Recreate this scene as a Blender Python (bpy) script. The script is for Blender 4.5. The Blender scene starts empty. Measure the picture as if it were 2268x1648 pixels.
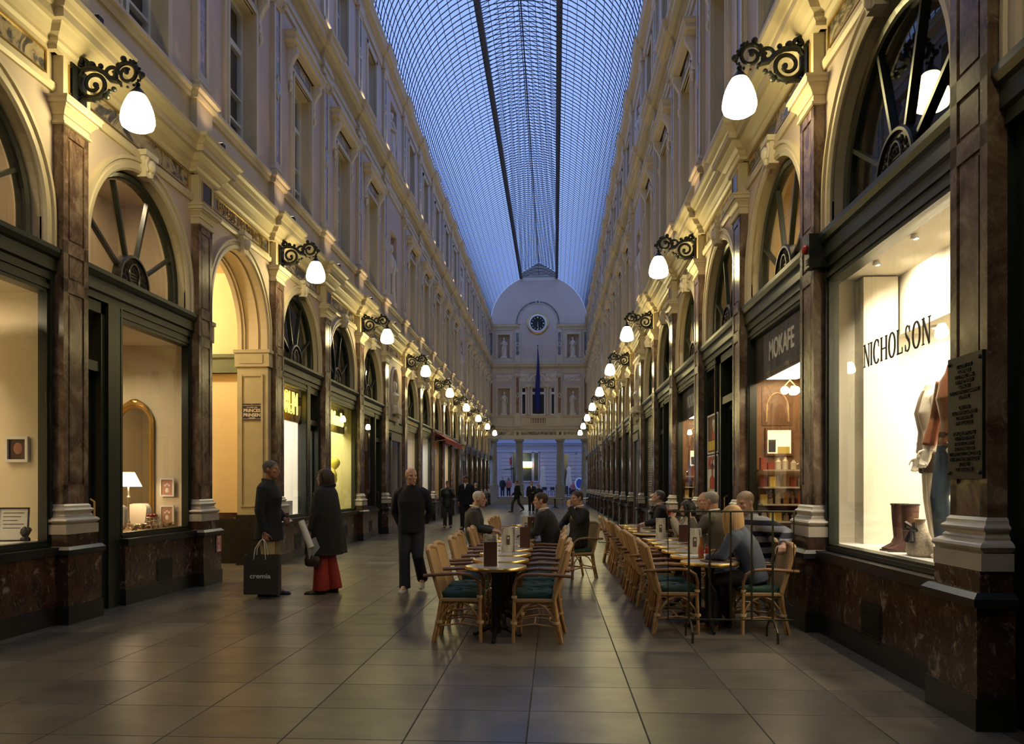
import bpy, bmesh, math, random
from mathutils import Vector, Matrix

# ------------------------------------------------------------------ camera, sky, exposure
PI = math.pi
SC = bpy.context.scene
COL = SC.collection
EYE = 1.48
cam_d = bpy.data.cameras.new('camera')
cam = bpy.data.objects.new('camera', cam_d)
COL.objects.link(cam)
cam.location = (0, 0, EYE)
cam.rotation_euler = (PI / 2, 0, math.radians(3.06))
cam_d.sensor_fit = 'HORIZONTAL'
cam_d.sensor_width = 36.0
cam_d.lens = 1760 / 2268 * 36
cam_d.shift_y = 254 / 2268
cam_d.clip_start = 0.05
cam_d.clip_end = 400
SC.camera = cam

SC.view_settings.view_transform = 'Standard'
SC.view_settings.look = 'None'
SC.view_settings.gamma = 1.0
SC.view_settings.use_curve_mapping = False
SC.view_settings.exposure = 0.22
SC.cycles.max_bounces = 6
SC.cycles.diffuse_bounces = 3
SC.cycles.glossy_bounces = 3
SC.cycles.transmission_bounces = 4
SC.cycles.transparent_max_bounces = 12
SC.cycles.caustics_reflective = False
SC.cycles.caustics_refractive = False
SC.cycles.sample_clamp_indirect = 4.0
SC.cycles.use_denoising = True
SC.cycles.use_adaptive_sampling = True
SC.cycles.adaptive_threshold = 0.03

LAMP_E = 38.0          # street lamp globes
FLOOD_E = 20.0         # cornice uplights, watts
SHOP = 3.0             # shop interiors multiplier
SKY = (0.31, 0.47, 1.00)
world = bpy.data.worlds.new('dusk_sky')
SC.world = world
world.use_nodes = True
wn = world.node_tree
wn.nodes.clear()
w_out = wn.nodes.new('ShaderNodeOutputWorld')
w_bg = wn.nodes.new('ShaderNodeBackground')
w_bg.inputs['Color'].default_value = (*SKY, 1)
w_bg.inputs['Strength'].default_value = 1.0
wn.links.new(w_bg.outputs[0], w_out.inputs[0])

# ------------------------------------------------------------------ layout numbers
PITCH = 3.28
Y0 = 8.55                       # first lamp pilaster
XW = {'left': -5.42, 'right': 2.78}
RZ = {'left': -PI / 2, 'right': PI / 2}
XC = -1.32
YEND = 67.2
NCOL = 18
R_ = random.Random(7)


def ycol(n):
    return Y0 + PITCH * n


ORD = ['first', 'second', 'third', 'fourth', 'fifth', 'sixth', 'seventh', 'eighth', 'ninth', 'tenth', 'eleventh', 'twelfth',
       'thirteenth', 'fourteenth', 'fifteenth', 'sixteenth', 'seventeenth', 'eighteenth', 'nineteenth', 'twentieth',
       'twenty-first', 'twenty-second']

# ------------------------------------------------------------------ materials
MATS = {}


def nt(name):
    m = bpy.data.materials.new(name)
    m.use_nodes = True
    t = m.node_tree
    b = t.nodes['Principled BSDF']
    return m, t, b


def pos_node(t, scale=(1, 1, 1), loc=(0, 0, 0), obj=False):
    mp = t.nodes.new('ShaderNodeMapping')
    mp.inputs['Scale'].default_value = scale
    mp.inputs['Location'].default_value = loc
    if obj:
        tc = t.nodes.new('ShaderNodeTexCoord')
        t.links.new(tc.outputs['Object'], mp.inputs[0])
    else:
        g = t.nodes.new('ShaderNodeNewGeometry')
        t.links.new(g.outputs['Position'], mp.inputs[0])
    return mp.outputs[0]


def noise(t, vec, scale, detail=4, dist=0.0, rough=0.55):
    n = t.nodes.new('ShaderNodeTexNoise')
    n.inputs['Scale'].default_value = scale
    n.inputs['Detail'].default_value = detail
    n.inputs['Distortion'].default_value = dist
    n.inputs['Roughness'].default_value = rough
    t.links.new(vec, n.inputs['Vector'])
    return n.outputs['Fac']


def ramp(t, fac, stops):
    r = t.nodes.new('ShaderNodeValToRGB')
    e = r.color_ramp.elements
    while len(e) < len(stops):
        e.new(0.5)
    for k, (p, c) in enumerate(stops):
        e[k].position = p
        e[k].color = (*c, 1) if len(c) == 3 else c
    t.links.new(fac, r.inputs[0])
    return r.outputs[0]


def mixc(t, fac, a, b, mode='MIX'):
    m = t.nodes.new('ShaderNodeMix')
    m.data_type = 'RGBA'
    m.blend_type = mode
    for s, v in ((m.inputs[0], fac), (m.inputs[6], a), (m.inputs[7], b)):
        if hasattr(v, 'links'):
            t.links.new(v, s)
        elif isinstance(v, (int, float)):
            s.default_value = v
        else:
            s.default_value = (*v, 1)
    return m.outputs[2]


def bump(t, b, h, strength=0.3, dist=0.01):
    bn = t.nodes.new('ShaderNodeBump')
    bn.inputs['Strength'].default_value = strength
    bn.inputs['Distance'].default_value = dist
    t.links.new(h, bn.inputs['Height'])
    t.links.new(bn.outputs[0], b.inputs['Normal'])


def mat(name, col, rough=0.5, metal=0.0, var=0.0, vscale=3.0, bmp=0.0, bscale=40.0, spec=0.5):
    if name in MATS:
        return MATS[name]
    m, t, b = nt(name)
    b.inputs['Base Color'].default_value = (*col, 1)
    b.inputs['Roughness'].default_value = rough
    b.inputs['Metallic'].default_value = metal
    b.inputs['Specular IOR Level'].default_value = spec
    if var or bmp:
        p = pos_node(t)
    if var:
        f = noise(t, p, vscale, 4)
        lo = tuple(max(0, c * (1 - var)) for c in col)
        hi = tuple(min(1, c * (1 + var)) for c in col)
        t.links.new(ramp(t, f, [(0.3, lo), (0.7, hi)]), b.inputs['Base Color'])
    if bmp:
        bump(t, b, noise(t, p, bscale, 3), bmp)
    MATS[name] = m
    return m


def emit(name, col, strength):
    if name in MATS:
        return MATS[name]
    m, t, b = nt(name)
    b.inputs['Base Color'].default_value = (*col, 1)
    b.inputs['Emission Color'].default_value = (*col, 1)
    b.inputs['Emission Strength'].default_value = strength
    MATS[name] = m
    return m


def glass(name, tint=(1, 1, 1), low=0.03, high=0.42, rough=0.0):
    m = bpy.data.materials.new(name)
    m.use_nodes = True
    t = m.node_tree
    t.nodes.clear()
    o = t.nodes.new('ShaderNodeOutputMaterial')
    mx = t.nodes.new('ShaderNodeMixShader')
    lw = t.nodes.new('ShaderNodeLayerWeight')
    lw.inputs['Blend'].default_value = 0.5
    pw = t.nodes.new('ShaderNodeMath')
    pw.operation = 'POWER'
    pw.inputs[1].default_value = 4.0
    t.links.new(lw.outputs['Facing'], pw.inputs[0])
    fr = t.nodes.new('ShaderNodeMath')
    fr.operation = 'MULTIPLY_ADD'
    fr.inputs[1].default_value = high
    fr.inputs[2].default_value = low
    t.links.new(pw.outputs[0], fr.inputs[0])
    tr = t.nodes.new('ShaderNodeBsdfTransparent')
    tr.inputs[0].default_value = (*tint, 1)
    gl = t.nodes.new('ShaderNodeBsdfGlossy')
    gl.inputs['Roughness'].default_value = rough
    t.links.new(fr.outputs[0], mx.inputs[0])
    t.links.new(tr.outputs[0], mx.inputs[1])
    t.links.new(gl.outputs[0], mx.inputs[2])
    t.links.new(mx.outputs[0], o.inputs[0])
    MATS[name] = m
    return m


CREAM = mat('cream_paint', (0.60, 0.51, 0.36), 0.45, var=0.06, vscale=2)
PINK = mat('pink_plaster', (0.55, 0.445, 0.385), 0.6, var=0.05, vscale=1.2)
OCHRE = mat('ochre_plaster', (0.78, 0.60, 0.33), 0.6, var=0.06, vscale=1.5)
WHITEM = mat('white_marble', (0.47, 0.42, 0.35), 0.28, var=0.12, vscale=5)
BLACKST = mat('black_stone', (0.018, 0.018, 0.017), 0.3, var=0.3, vscale=6)
GREEN = mat('green_black_paint', (0.016, 0.022, 0.016), 0.32)
OLIVE = mat('olive_green_paint', (0.10, 0.125, 0.075), 0.4)
IRON = mat('black_iron', (0.016, 0.017, 0.014), 0.38, metal=0.4)
GOLD = mat('gilding', (0.62, 0.40, 0.12), 0.3, metal=0.9)
BRASS = mat('brass', (0.62, 0.43, 0.16), 0.28, metal=1.0)
STEEL = mat('steel', (0.6, 0.6, 0.6), 0.25, metal=1.0)
WHITEP = mat('white_paint', (0.75, 0.74, 0.70), 0.4)
STONE = mat('carved_stone', (0.70, 0.62, 0.50), 0.55, var=0.1, vscale=8, bmp=0.2)
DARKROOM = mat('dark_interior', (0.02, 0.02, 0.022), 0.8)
WALLSHOP = mat('shop_wall', (0.72, 0.62, 0.44), 0.6)
WHITEWALL = mat('white_shop_wall', (0.80, 0.76, 0.66), 0.6)
WOODBR = mat('brown_wood', (0.16, 0.075, 0.032), 0.4, var=0.3, vscale=6)
OAKL = mat('light_wood', (0.45, 0.27, 0.12), 0.45, var=0.2, vscale=6)
GLASS = glass('window_glass')
ROOFGLASS = glass('roof_glass', (0.95, 0.965, 0.98), 0.01, 0.06, 0.1)
ROOFIRON = mat('roof_iron', (0.045, 0.05, 0.065), 0.5, metal=0.2)
BLACK = mat('black', (0.008, 0.008, 0.009), 0.5)
PAPER = mat('white_paper', (0.78, 0.75, 0.68), 0.6)
LETTER_DK = mat('dark_lettering', (0.03, 0.025, 0.02), 0.5)
LETTER_LT = mat('pale_lettering', (0.72, 0.68, 0.58), 0.5)


def marble(name, stops, scale, stretch=(1, 1, 0.6), rough=0.22, vein=(0.55, 0.47, 0.36), vs=3.0, vw=0.018, vmix=0.25, fs=3.2, ft=0.60):
    m, t, b = nt(name)
    p = pos_node(t, stretch)
    f = noise(t, p, scale, 7, 1.6, 0.62)
    c = ramp(t, f, stops)
    f2 = noise(t, p, vs, 5, 2.5, 0.6)
    v = ramp(t, f2, [(0.5 - vw, (0, 0, 0)), (0.5, (0.4, 0.4, 0.4)), (0.5 + vw, (0, 0, 0))])
    f3 = noise(t, p, scale * fs, 6, 0.9, 0.72)
    v3 = ramp(t, f3, [(ft, (0, 0, 0)), (ft + 0.08, (0.85, 0.85, 0.85))])
    vm = t.nodes.new('ShaderNodeMix')
    vm.data_type = 'RGBA'
    vm.inputs[0].default_value = vmix
    t.links.new(c, vm.inputs[6])
    vm.inputs[7].default_value = (*vein, 1)
    vc = vm.outputs[2]
    c = mixc(t, v, c, vc)
    c = mixc(t, v3, c, vc)
    t.links.new(c, b.inputs['Base Color'])
    b.inputs['Roughness'].default_value = rough
    MATS[name] = m
    return m


MARBLE = marble('red_brown_marble', [(0.28, (0.050, 0.027, 0.018)), (0.45, (0.125, 0.072, 0.048)), (0.57, (0.21, 0.14, 0.095)), (0.72, (0.36, 0.27, 0.19))], 2.6, (1, 1, 0.75), fs=5.0, ft=0.585, vmix=0.35)
MARBLE_D = marble('dark_red_marble', [(0.30, (0.018, 0.011, 0.009)), (0.5, (0.055, 0.026, 0.018)), (0.66, (0.085, 0.045, 0.032)), (0.78, (0.22, 0.18, 0.14))], 3.2, (1, 1, 0.8), vein=(0.36, 0.31, 0.24), vmix=0.7, fs=1.9, ft=0.565, vw=0.010)
BRECHE = marble('breccia_marble', [(0.36, (0.030, 0.030, 0.036)), (0.47, (0.09, 0.085, 0.085)), (0.53, (0.34, 0.27, 0.18)), (0.66, (0.46, 0.38, 0.27))], 2.4, (1, 1, 1.4), vein=(0.5, 0.45, 0.36), vs=2)
INLAY_B = marble('brown_inlay_marble', [(0.3, (0.10, 0.05, 0.028)), (0.5, (0.24, 0.13, 0.07)), (0.7, (0.42, 0.28, 0.16))], 5, (1, 1, 0.7), vs=6)
INLAY_G = marble('grey_inlay_marble', [(0.3, (0.05, 0.055, 0.07)), (0.5, (0.16, 0.17, 0.2)), (0.7, (0.38, 0.37, 0.38))], 4, (1, 1, 0.7), vs=6)
BLUESLAB = mat('dark_blue_marble', (0.035, 0.038, 0.05), 0.2, var=0.4, vscale=9)


def floor_material():
    m, t, b = nt('slate_flags')
    p = pos_node(t, (1, 1, 1), (0.164, -5.24 + 0.645 * 20, 0))
    br = t.nodes.new('ShaderNodeTexBrick')
    br.offset = 0.0
    br.squash = 1.0
    br.inputs['Scale'].default_value = 1.0
    br.inputs['Mortar Size'].default_value = 0.006
    br.inputs['Mortar Smooth'].default_value = 0.3
    br.inputs['Brick Width'].default_value = 0.7145
    br.inputs['Row Height'].default_value = 0.645
    br.inputs['Color1'].default_value = (0.165, 0.145, 0.11, 1)
    br.inputs['Color2'].default_value = (0.078, 0.074, 0.066, 1)
    br.inputs['Mortar'].default_value = (0.04, 0.037, 0.032, 1)
    t.links.new(p, br.inputs['Vector'])
    f = noise(t, pos_node(t), 1.8, 3, 0.0)
    f2 = noise(t, pos_node(t, (1, 1.6, 1)), 2.6, 3)
    f5 = noise(t, pos_node(t, (1, 1.5, 1)), 11, 6, 0.8, 0.7)
    c0 = mixc(t, 0.6, br.outputs['Color'], ramp(t, f5, [(0.35, (0.65, 0.65, 0.65)), (0.7, (1.0, 1.0, 1.0))]), 'MULTIPLY')
    c = mixc(t, 0.6, c0, ramp(t, f, [(0.3, (0.5, 0.5, 0.5)), (0.7, (1.3, 1.22, 1.1))]), 'MULTIPLY')
    t.links.new(c, b.inputs['Base Color'])
    r = ramp(t, f2, [(0.3, (0.285, 0.285, 0.285)), (0.7, (0.37, 0.37, 0.37))])
    rm_ = mixc(t, br.outputs['Fac'], r, (0.7, 0.7, 0.7))
    t.links.new(rm_, b.inputs['Roughness'])
    sp_ = t.nodes.new('ShaderNodeMath')
    sp_.operation = 'MULTIPLY_ADD'
    sp_.inputs[1].default_value = -0.3
    sp_.inputs[2].default_value = 0.5
    t.links.new(br.outputs['Fac'], sp_.inputs[0])
    t.links.new(sp_.outputs[0], b.inputs['Specular IOR Level'])
    mm = t.nodes.new('ShaderNodeMath')
    mm.operation = 'MULTIPLY_ADD'
    t.links.new(br.outputs['Fac'], mm.inputs[0])
    mm.inputs[1].default_value = -1.0
    mm.inputs[2].default_value = 1.0
    bump(t, b, mm.outputs[0], 0.35, 0.006)
    return m


FLAGS = floor_material()
# ------------------------------------------------------------------ mesh builder


class MB:
    def __init__(self):
        self.v, self.f, self.m, self.s = [], [], [], []
        self.M = None

    def pt(self, p):
        p = Vector(p)
        if self.M is not None:
            p = self.M @ p
        self.v.append(p)
        return len(self.v) - 1

    def face(self, idx, m=0, s=False):
        self.f.append(tuple(idx))
        self.m.append(m)
        self.s.append(s)

    def poly(self, pts, m=0):
        self.face([self.pt(p) for p in pts], m)

    def box(self, x0, x1, y0, y1, z0, z1, m=0):
        i = [self.pt((x, y, z)) for z in (z0, z1) for y in (y0, y1) for x in (x0, x1)]
        for q in ((0, 2, 3, 1), (4, 5, 7, 6), (0, 1, 5, 4), (1, 3, 7, 5), (3, 2, 6, 7), (2, 0, 4, 6)):
            self.face([i[k] for k in q], m)

    def cbox(self, c, d, m=0):
        self.box(c[0] - d[0] / 2, c[0] + d[0] / 2, c[1] - d[1] / 2, c[1] + d[1] / 2, c[2] - d[2] / 2, c[2] + d[2] / 2, m)

    def prism(self, poly, a, b, ax='y', m=0):
        def P(u, w, k):
            return (u, k, w) if ax == 'y' else (u, w, k) if ax == 'z' else (k, u, w)
        A = [self.pt(P(u, w, a)) for u, w in poly]
        B = [self.pt(P(u, w, b)) for u, w in poly]
        n = len(poly)
        self.face(A, m)
        self.face(B[::-1], m)
        for k in range(n):
            self.face((A[k], B[k], B[(k + 1) % n], A[(k + 1) % n]), m)

    def loft(self, rings, m=0, s=True, cap=True, closed=True, loop=False):
        ids = [[self.pt(p) for p in r] for r in rings]
        n = len(ids[0])
        R = list(zip(ids, ids[1:] + ([ids[0]] if loop else [])))
        for a, b in R:
            for k in range(n if closed else n - 1):
                j = (k + 1) % n
                self.face((a[k], a[j], b[j], b[k]), m, s)
        if cap and not loop and closed:
            self.face(ids[0][::-1], m, s)
            self.face(ids[-1], m, s)

    def tube(self, pts, r, n=8, m=0, s=True, loop=False, flat=1.0, up=None):
        pts = [Vector(p) for p in pts]
        N = len(pts)
        rs = r if isinstance(r, (list, tuple)) else [r] * N
        rings, u = [], None
        for k in range(N):
            a = pts[(k - 1) % N] if loop or k else pts[k]
            b = pts[(k + 1) % N] if loop or k < N - 1 else pts[k]
            d = (b - a)
            d = d.normalized() if d.length > 1e-9 else Vector((0, 0, 1))
            if u is None:
                h = Vector(up) if up else (Vector((0, 0, 1)) if abs(d.z) < 0.9 else Vector((1, 0, 0)))
                u = (h - d * h.dot(d)).normalized()
            else:
                u = u - d * u.dot(d)
                u = u.normalized() if u.length > 1e-6 else d.orthogonal().normalized()
            w = d.cross(u)
            rings.append([pts[k] + u * (rs[k] * math.cos(2 * PI * q / n)) + w * (rs[k] * flat * math.sin(2 * PI * q / n)) for q in range(n)])
        self.loft(rings, m, s, True, True, loop)

    def lathe(self, prof, c=(0, 0, 0), n=24, m=0, s=True, sx=1.0, sy=1.0, cap=True):
        rings = [[(c[0] + max(r, 1e-4) * sx * math.cos(2 * PI * k / n), c[1] + max(r, 1e-4) * sy * math.sin(2 * PI * k / n), c[2] + z) for k in range(n)] for r, z in prof]
        self.loft(rings, m, s, cap)

    def ball(self, c, r, n=12, m=0, sc=(1, 1, 1)):
        k = max(6, n // 2 + 2)
        rings = []
        for i in range(k):
            a = -PI / 2 + PI * i / (k - 1)
            rr = max(math.cos(a), 1e-3) * r
            rings.append([(c[0] + rr * sc[0] * math.cos(2 * PI * q / n), c[1] + rr * sc[1] * math.sin(2 * PI * q / n), c[2] + r * sc[2] * math.sin(a)) for q in range(n)])
        self.loft(rings, m, True)

    def sweep(self, prof, path, m=0, s=False, loop=False, cap=True):
        """prof (out, z) carried along a plan path (x, y); out is to the left of travel."""
        P = [Vector((x, y)) for x, y in path]
        N = len(P)
        rows = []
        for k in range(N):
            nn = []
            if loop or k:
                d = (P[k] - P[k - 1]).normalized()
                nn.append(Vector((-d.y, d.x)))
            if loop or k < N - 1:
                d = (P[(k + 1) % N] - P[k]).normalized()
                nn.append(Vector((-d.y, d.x)))
            if len(nn) == 1:
                mv = nn[0]
            else:
                b = nn[0] + nn[1]
                mv = b / max(0.2, (1 + nn[0].dot(nn[1])))
            rows.append([(P[k].x + mv.x * o, P[k].y + mv.y * o, z) for o, z in prof])
        self.loft(rows, m, s, cap, True, loop) if False else self._strip(rows, m, s, loop, cap)

    def _strip(self, rows, m, s, loop, cap):
        ids = [[self.pt(p) for p in r] for r in rows]
        n = len(ids[0])
        for a, b in list(zip(ids, ids[1:])) + ([(ids[-1], ids[0])] if loop else []):
            for k in range(n - 1):
                self.face((a[k], b[k], b[k + 1], a[k + 1]), m, s)
        if cap and not loop:
            self.face(ids[0], m)
            self.face(ids[-1][::-1], m)

    def arch(self, prof, R, cz, zb, n=28, m=0, s=False):
        """prof (dr, y) carried round an arch in the x-z plane, stilted down to zb."""
        path = [(1, 0, R, zb)] if zb < cz else []
        path += [(math.cos(PI * k / n), math.sin(PI * k / n), None, None) for k in range(n + 1)]
        rows = []
        if zb < cz:
            rows.append([(R + dr, y, zb) for dr, y in prof])
        for k in range(n + 1):
            c, q = math.cos(PI * k / n), math.sin(PI * k / n)
            rows.append([((R + dr) * c, y, cz + (R + dr) * q) for dr, y in prof])
        if zb < cz:
            rows.append([(-(R + dr), y, zb) for dr, y in prof])
        ids = [[self.pt(p) for p in r] for r in rows]
        K = len(prof)
        for a, b in zip(ids, ids[1:]):
            for k in range(K):
                j = (k + 1) % K
                self.face((a[k], b[k], b[j], a[j]), m, s)
        self.face(ids[0], m)
        self.face(ids[-1][::-1], m)

    def mesh(self, name, mats, sharp=35, recalc=True):
        me = bpy.data.meshes.new(name)
        me.from_pydata([tuple(p) for p in self.v], [], self.f)
        for mm in (mats if isinstance(mats, (list, tuple)) else [mats]):
            me.materials.append(mm)
        me.polygons.foreach_set('material_index', self.m)
        me.polygons.foreach_set('use_smooth', self.s)
        if recalc:
            bm = bmesh.new()
            bm.from_mesh(me)
            bmesh.ops.recalc_face_normals(bm, faces=bm.faces)
            bm.to_mesh(me)
            bm.free()
        me.update()
        if any(self.s):
            me.set_sharp_from_angle(angle=math.radians(sharp))
        return me

    def build(self, name, mats, parent=None, kind=None, label=None, cat=None, group=None, loc=None, rz=None, sharp=35):
        o = bpy.data.objects.new(name, self.mesh(name, mats, sharp))
        COL.objects.link(o)
        if parent is not None:
            o.parent = parent
        tag(o, label, cat, group, kind)
        if loc is not None:
            o.location = loc
        if rz is not None:
            o.rotation_euler = (0, 0, rz)
        return o


def rim_boxes(b, w, h, f, y0, y1, x=0.0, m=0):
    for x0, x1, z0, z1 in ((-w / 2, w / 2, 0, f), (-w / 2, w / 2, h - f, h), (-w / 2, -w / 2 + f, f, h - f), (w / 2 - f, w / 2, f, h - f)):
        b.box(x + x0, x + x1, y0, y1, z0, z1, m)


def tag(o, label=None, cat=None, group=None, kind=None):
    for k, v in (('label', label), ('category', cat), ('group', group), ('kind', kind)):
        if v:
            o[k] = v
    return o


def empty(name, loc=(0, 0, 0), rz=0.0, label=None, cat=None, group=None, kind=None):
    o = bpy.data.objects.new(name, None)
    o.empty_display_size = 0.1
    COL.objects.link(o)
    o.location = loc
    o.rotation_euler = (0, 0, rz)
    return tag(o, label, cat, group, kind)


KIDS = {}


def copy_tree(o, parent=None, name=None):
    c = o.copy()
    if name:
        c.name = name
    COL.objects.link(c)
    if parent is not None:
        c.parent = parent
    for ch in list(o.children):
        copy_tree(ch, c)
    return c


def drop(o):
    for ch in list(o.children):
        drop(ch)
    bpy.data.objects.remove(o)


def at_wall(o, side, y):
    o.location = (XW[side], y, 0)
    o.rotation_euler = (0, 0, RZ[side])
    return o


def text_obj(body, size, name, m, parent=None, loc=(0, 0, 0), rot=(PI / 2, 0, 0), ext=0.004, align='CENTER', sx=1.0, space=1.0, bold=0.0, kind=None, neon=0.0):
    cu = bpy.data.curves.new(name, 'FONT')
    cu.body = body
    cu.size = size
    cu.extrude = ext
    cu.offset = bold
    cu.align_x = align
    cu.align_y = 'CENTER'
    cu.space_character = space
    if neon:
        cu.fill_mode = 'NONE'
        cu.bevel_depth = neon
        cu.bevel_resolution = 1
    tmp = bpy.data.objects.new(name, cu)
    COL.objects.link(tmp)
    dg = bpy.context.evaluated_depsgraph_get()
    me = bpy.data.meshes.new_from_object(tmp.evaluated_get(dg))
    bpy.data.objects.remove(tmp)
    me.name = name
    me.materials.clear()
    me.materials.append(m)
    o = bpy.data.objects.new(name, me)
    COL.objects.link(o)
    o.parent = parent
    o.location = loc
    o.rotation_euler = rot
    o.scale = (sx, 1, 1)
    return tag(o, kind=kind)


COUNT = {}


def nxt(kind):
    COUNT[kind] = COUNT.get(kind, 0) + 1
    return f'{kind}_{COUNT[kind]}'


def arc(cx, cz, r0, r1, a0, a1, n=16):
    out = []
    for k in range(n + 1):
        f = k / n
        a = math.radians(a0 + (a1 - a0) * f)
        r = r0 + (r1 - r0) * f
        out.append((cx + r * math.cos(a), cz + r * math.sin(a)))
    return out
# ------------------------------------------------------------------ floor
fl = MB()
fl.box(-8.5, 6.2, -9.2, 66.3, -0.2, 0.0)
fl.box(-13, -8.5, 11.9, 15.2, -0.2, 0.0)
fl.build('floor', FLAGS, kind='structure')

# ------------------------------------------------------------------ side walls with real openings
HB = PITCH / 2
RA, CZ, ZSP = 1.22, 4.34, 4.05      # arch radius, centre height, springing
BAYS = range(-3, 18)
NICHES = (5, 11)


def bay_type(side, k):
    if k in NICHES:
        return 'niche'
    if side == 'left' and k == 1:
        return 'passage'
    return 'shop'


def yb(k):
    return ycol(k) + HB


def quad_xz(mb, x0, x1, z0, z1, y=0.0, m=0):
    mb.poly([(x0, y, z0), (x1, y, z0), (x1, y, z1), (x0, y, z1)], m)


def rect_hole(mb, xc, z0, z1, hw, h0, h1, dep, m, mr):
    a, b = xc - HB, xc + HB
    quad_xz(mb, a, xc - hw, z0, z1, 0, m)
    quad_xz(mb, xc + hw, b, z0, z1, 0, m)
    quad_xz(mb, xc - hw, xc + hw, z0, h0, 0, m)
    quad_xz(mb, xc - hw, xc + hw, h1, z1, 0, m)
    for sx in (-hw, hw):
        mb.poly([(xc + sx, 0, h0), (xc + sx, -dep, h0), (xc + sx, -dep, h1), (xc + sx, 0, h1)], mr)
    for z in (h0, h1):
        mb.poly([(xc - hw, 0, z), (xc + hw, 0, z), (xc + hw, -dep, z), (xc - hw, -dep, z)], mr)


def arch_wall(mb, xc, zb, R, cz, hw, top, dep, m, mr, n=28):
    """Wall above zb with an arched opening of radius R, between xc-hw and xc+hw."""
    for s in (-1, 1):
        quad_xz(mb, xc + s * R, xc + s * hw, zb, top, 0, m)
    if zb < cz:
        for s in (-1, 1):
            mb.poly([(xc + s * R, 0, zb), (xc + s * R, -dep, zb), (xc + s * R, -dep, cz), (xc + s * R, 0, cz)], mr)
    for k in range(n):
        a, b = PI * k / n, PI * (k + 1) / n
        x0, q0, x1, q1 = xc + R * math.cos(a), cz + R * math.sin(a), xc + R * math.cos(b), cz + R * math.sin(b)
        mb.poly([(x0, 0, q0), (x0, 0, top), (x1, 0, top), (x1, 0, q1)], m)
        mb.face([mb.pt(p) for p in ((x0, 0, q0), (x1, 0, q1), (x1, -dep, q1), (x0, -dep, q0))], mr, True)


for side in ('left', 'right'):
    w = MB()
    sg = -1 if side == 'left' else 1
    for k in BAYS:
        xc = sg * yb(k)
        ty = bay_type(side, k)
        if ty == 'shop':
            for s in (-1, 1):
                w.box(xc + s * 1.41, xc + s * HB, -0.12, 0, 0, 4.04, 2)
                quad_xz(w, xc + s * 1.41, xc + s * HB, 4.04, 5.85, 0, 0)
            arch_wall(w, xc, ZSP, RA, CZ, 1.41, 5.85, 0.3, 0, 1)
        elif ty == 'passage':
            quad_xz(w, xc - HB, xc - 1.25, 0, 4.3, 0, 1)
            quad_xz(w, xc + 1.25, xc + HB, 0, 4.3, 0, 1)
            for s in (-1, 1):
                w.poly([(xc + s * 1.25, 0, 0), (xc + s * 1.25, -0.55, 0), (xc + s * 1.25, -0.55, 4.3), (xc + s * 1.25, 0, 4.3)], 1)
                quad_xz(w, xc + s * 1.25, xc + s * HB, 0, 5.85, -0.55, 1)
            arch_wall(w, xc, 4.3, 1.25, 4.3, HB, 5.85, 0.55, 0, 1)
        else:
            # niche bay: door below, oval recess above
            for s in (-1, 1):
                w.box(xc + s * 0.62, xc + s * HB, -0.35, 0, 0, 3.2, 0)
            n = 28
            oc, ox, oz = 4.70, 0.48, 0.72
            E = [(xc + ox * math.cos(2 * PI * q / n), oc + oz * math.sin(2 * PI * q / n)) for q in range(n)]
            top, bot = 5.85, 3.2
            for q in range(n):
                (x0, z0), (x1, z1) = E[q], E[(q + 1) % n]
                tz = top if math.sin(2 * PI * (q + 0.5) / n) > 0 else bot
                w.poly([(x0, 0, z0), (x1, 0, z1), (x1, 0, tz), (x0, 0, tz)], 0)
                w.face([w.pt(p) for p in ((x0, 0, z0), (x1, 0, z1), (x1, -0.3, z1), (x0, -0.3, z0))], 0, True)
            w.poly([(x, -0.3, z) for x, z in E], 0)
            for s in (-1, 1):
                quad_xz(w, xc + s * ox, xc + s * HB, bot, top, 0, 0)
        quad_xz(w, xc - HB, xc + HB, 5.85, 7.42, 0, 1)
        if ty == 'niche':
            rect_hole(w, xc, 7.42, 11.05, 0.5, 7.55, 10.0, 0.4, 0, 0)
            quad_xz(w, xc - 0.5, xc + 0.5, 7.55, 10.0, -0.4, 0)
            rect_hole(w, xc, 11.87, 15.3, 0.5, 12.4, 14.3, 0.4, 0, 0)
            quad_xz(w, xc - 0.5, xc + 0.5, 12.4, 14.3, -0.4, 0)
        else:
            rect_hole(w, xc, 7.42, 11.05, 0.6, 7.48, 10.0, 0.3, 0, 1)
            rect_hole(w, xc, 11.87, 15.3, 0.55, 12.4, 14.3, 0.3, 0, 1)
        quad_xz(w, xc - HB, xc + HB, 11.05, 11.87, 0, 1)
    o = w.build(f'wall_{side}', [PINK, CREAM, GREEN], kind='structure')
    o.location = (XW[side], 0, 0)
    o.rotation_euler = (0, 0, RZ[side])


b = MB()
b.box(XW['left'] - 0.3, XW['left'], -9.2, -1.2, 0, 19.5)
b.box(XW['right'], XW['right'] + 0.3, -9.2, -1.2, 0, 19.5)
b.box(XW['left'] - 0.3, XW['right'] + 0.3, -9.5, -9.2, 0, 20.5)
b.build('wall_back', mat('dim_plaster', (0.34, 0.27, 0.22), 0.7), kind='structure')  # side walls run on; unseen end wall added to block sky light behind camera


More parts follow.
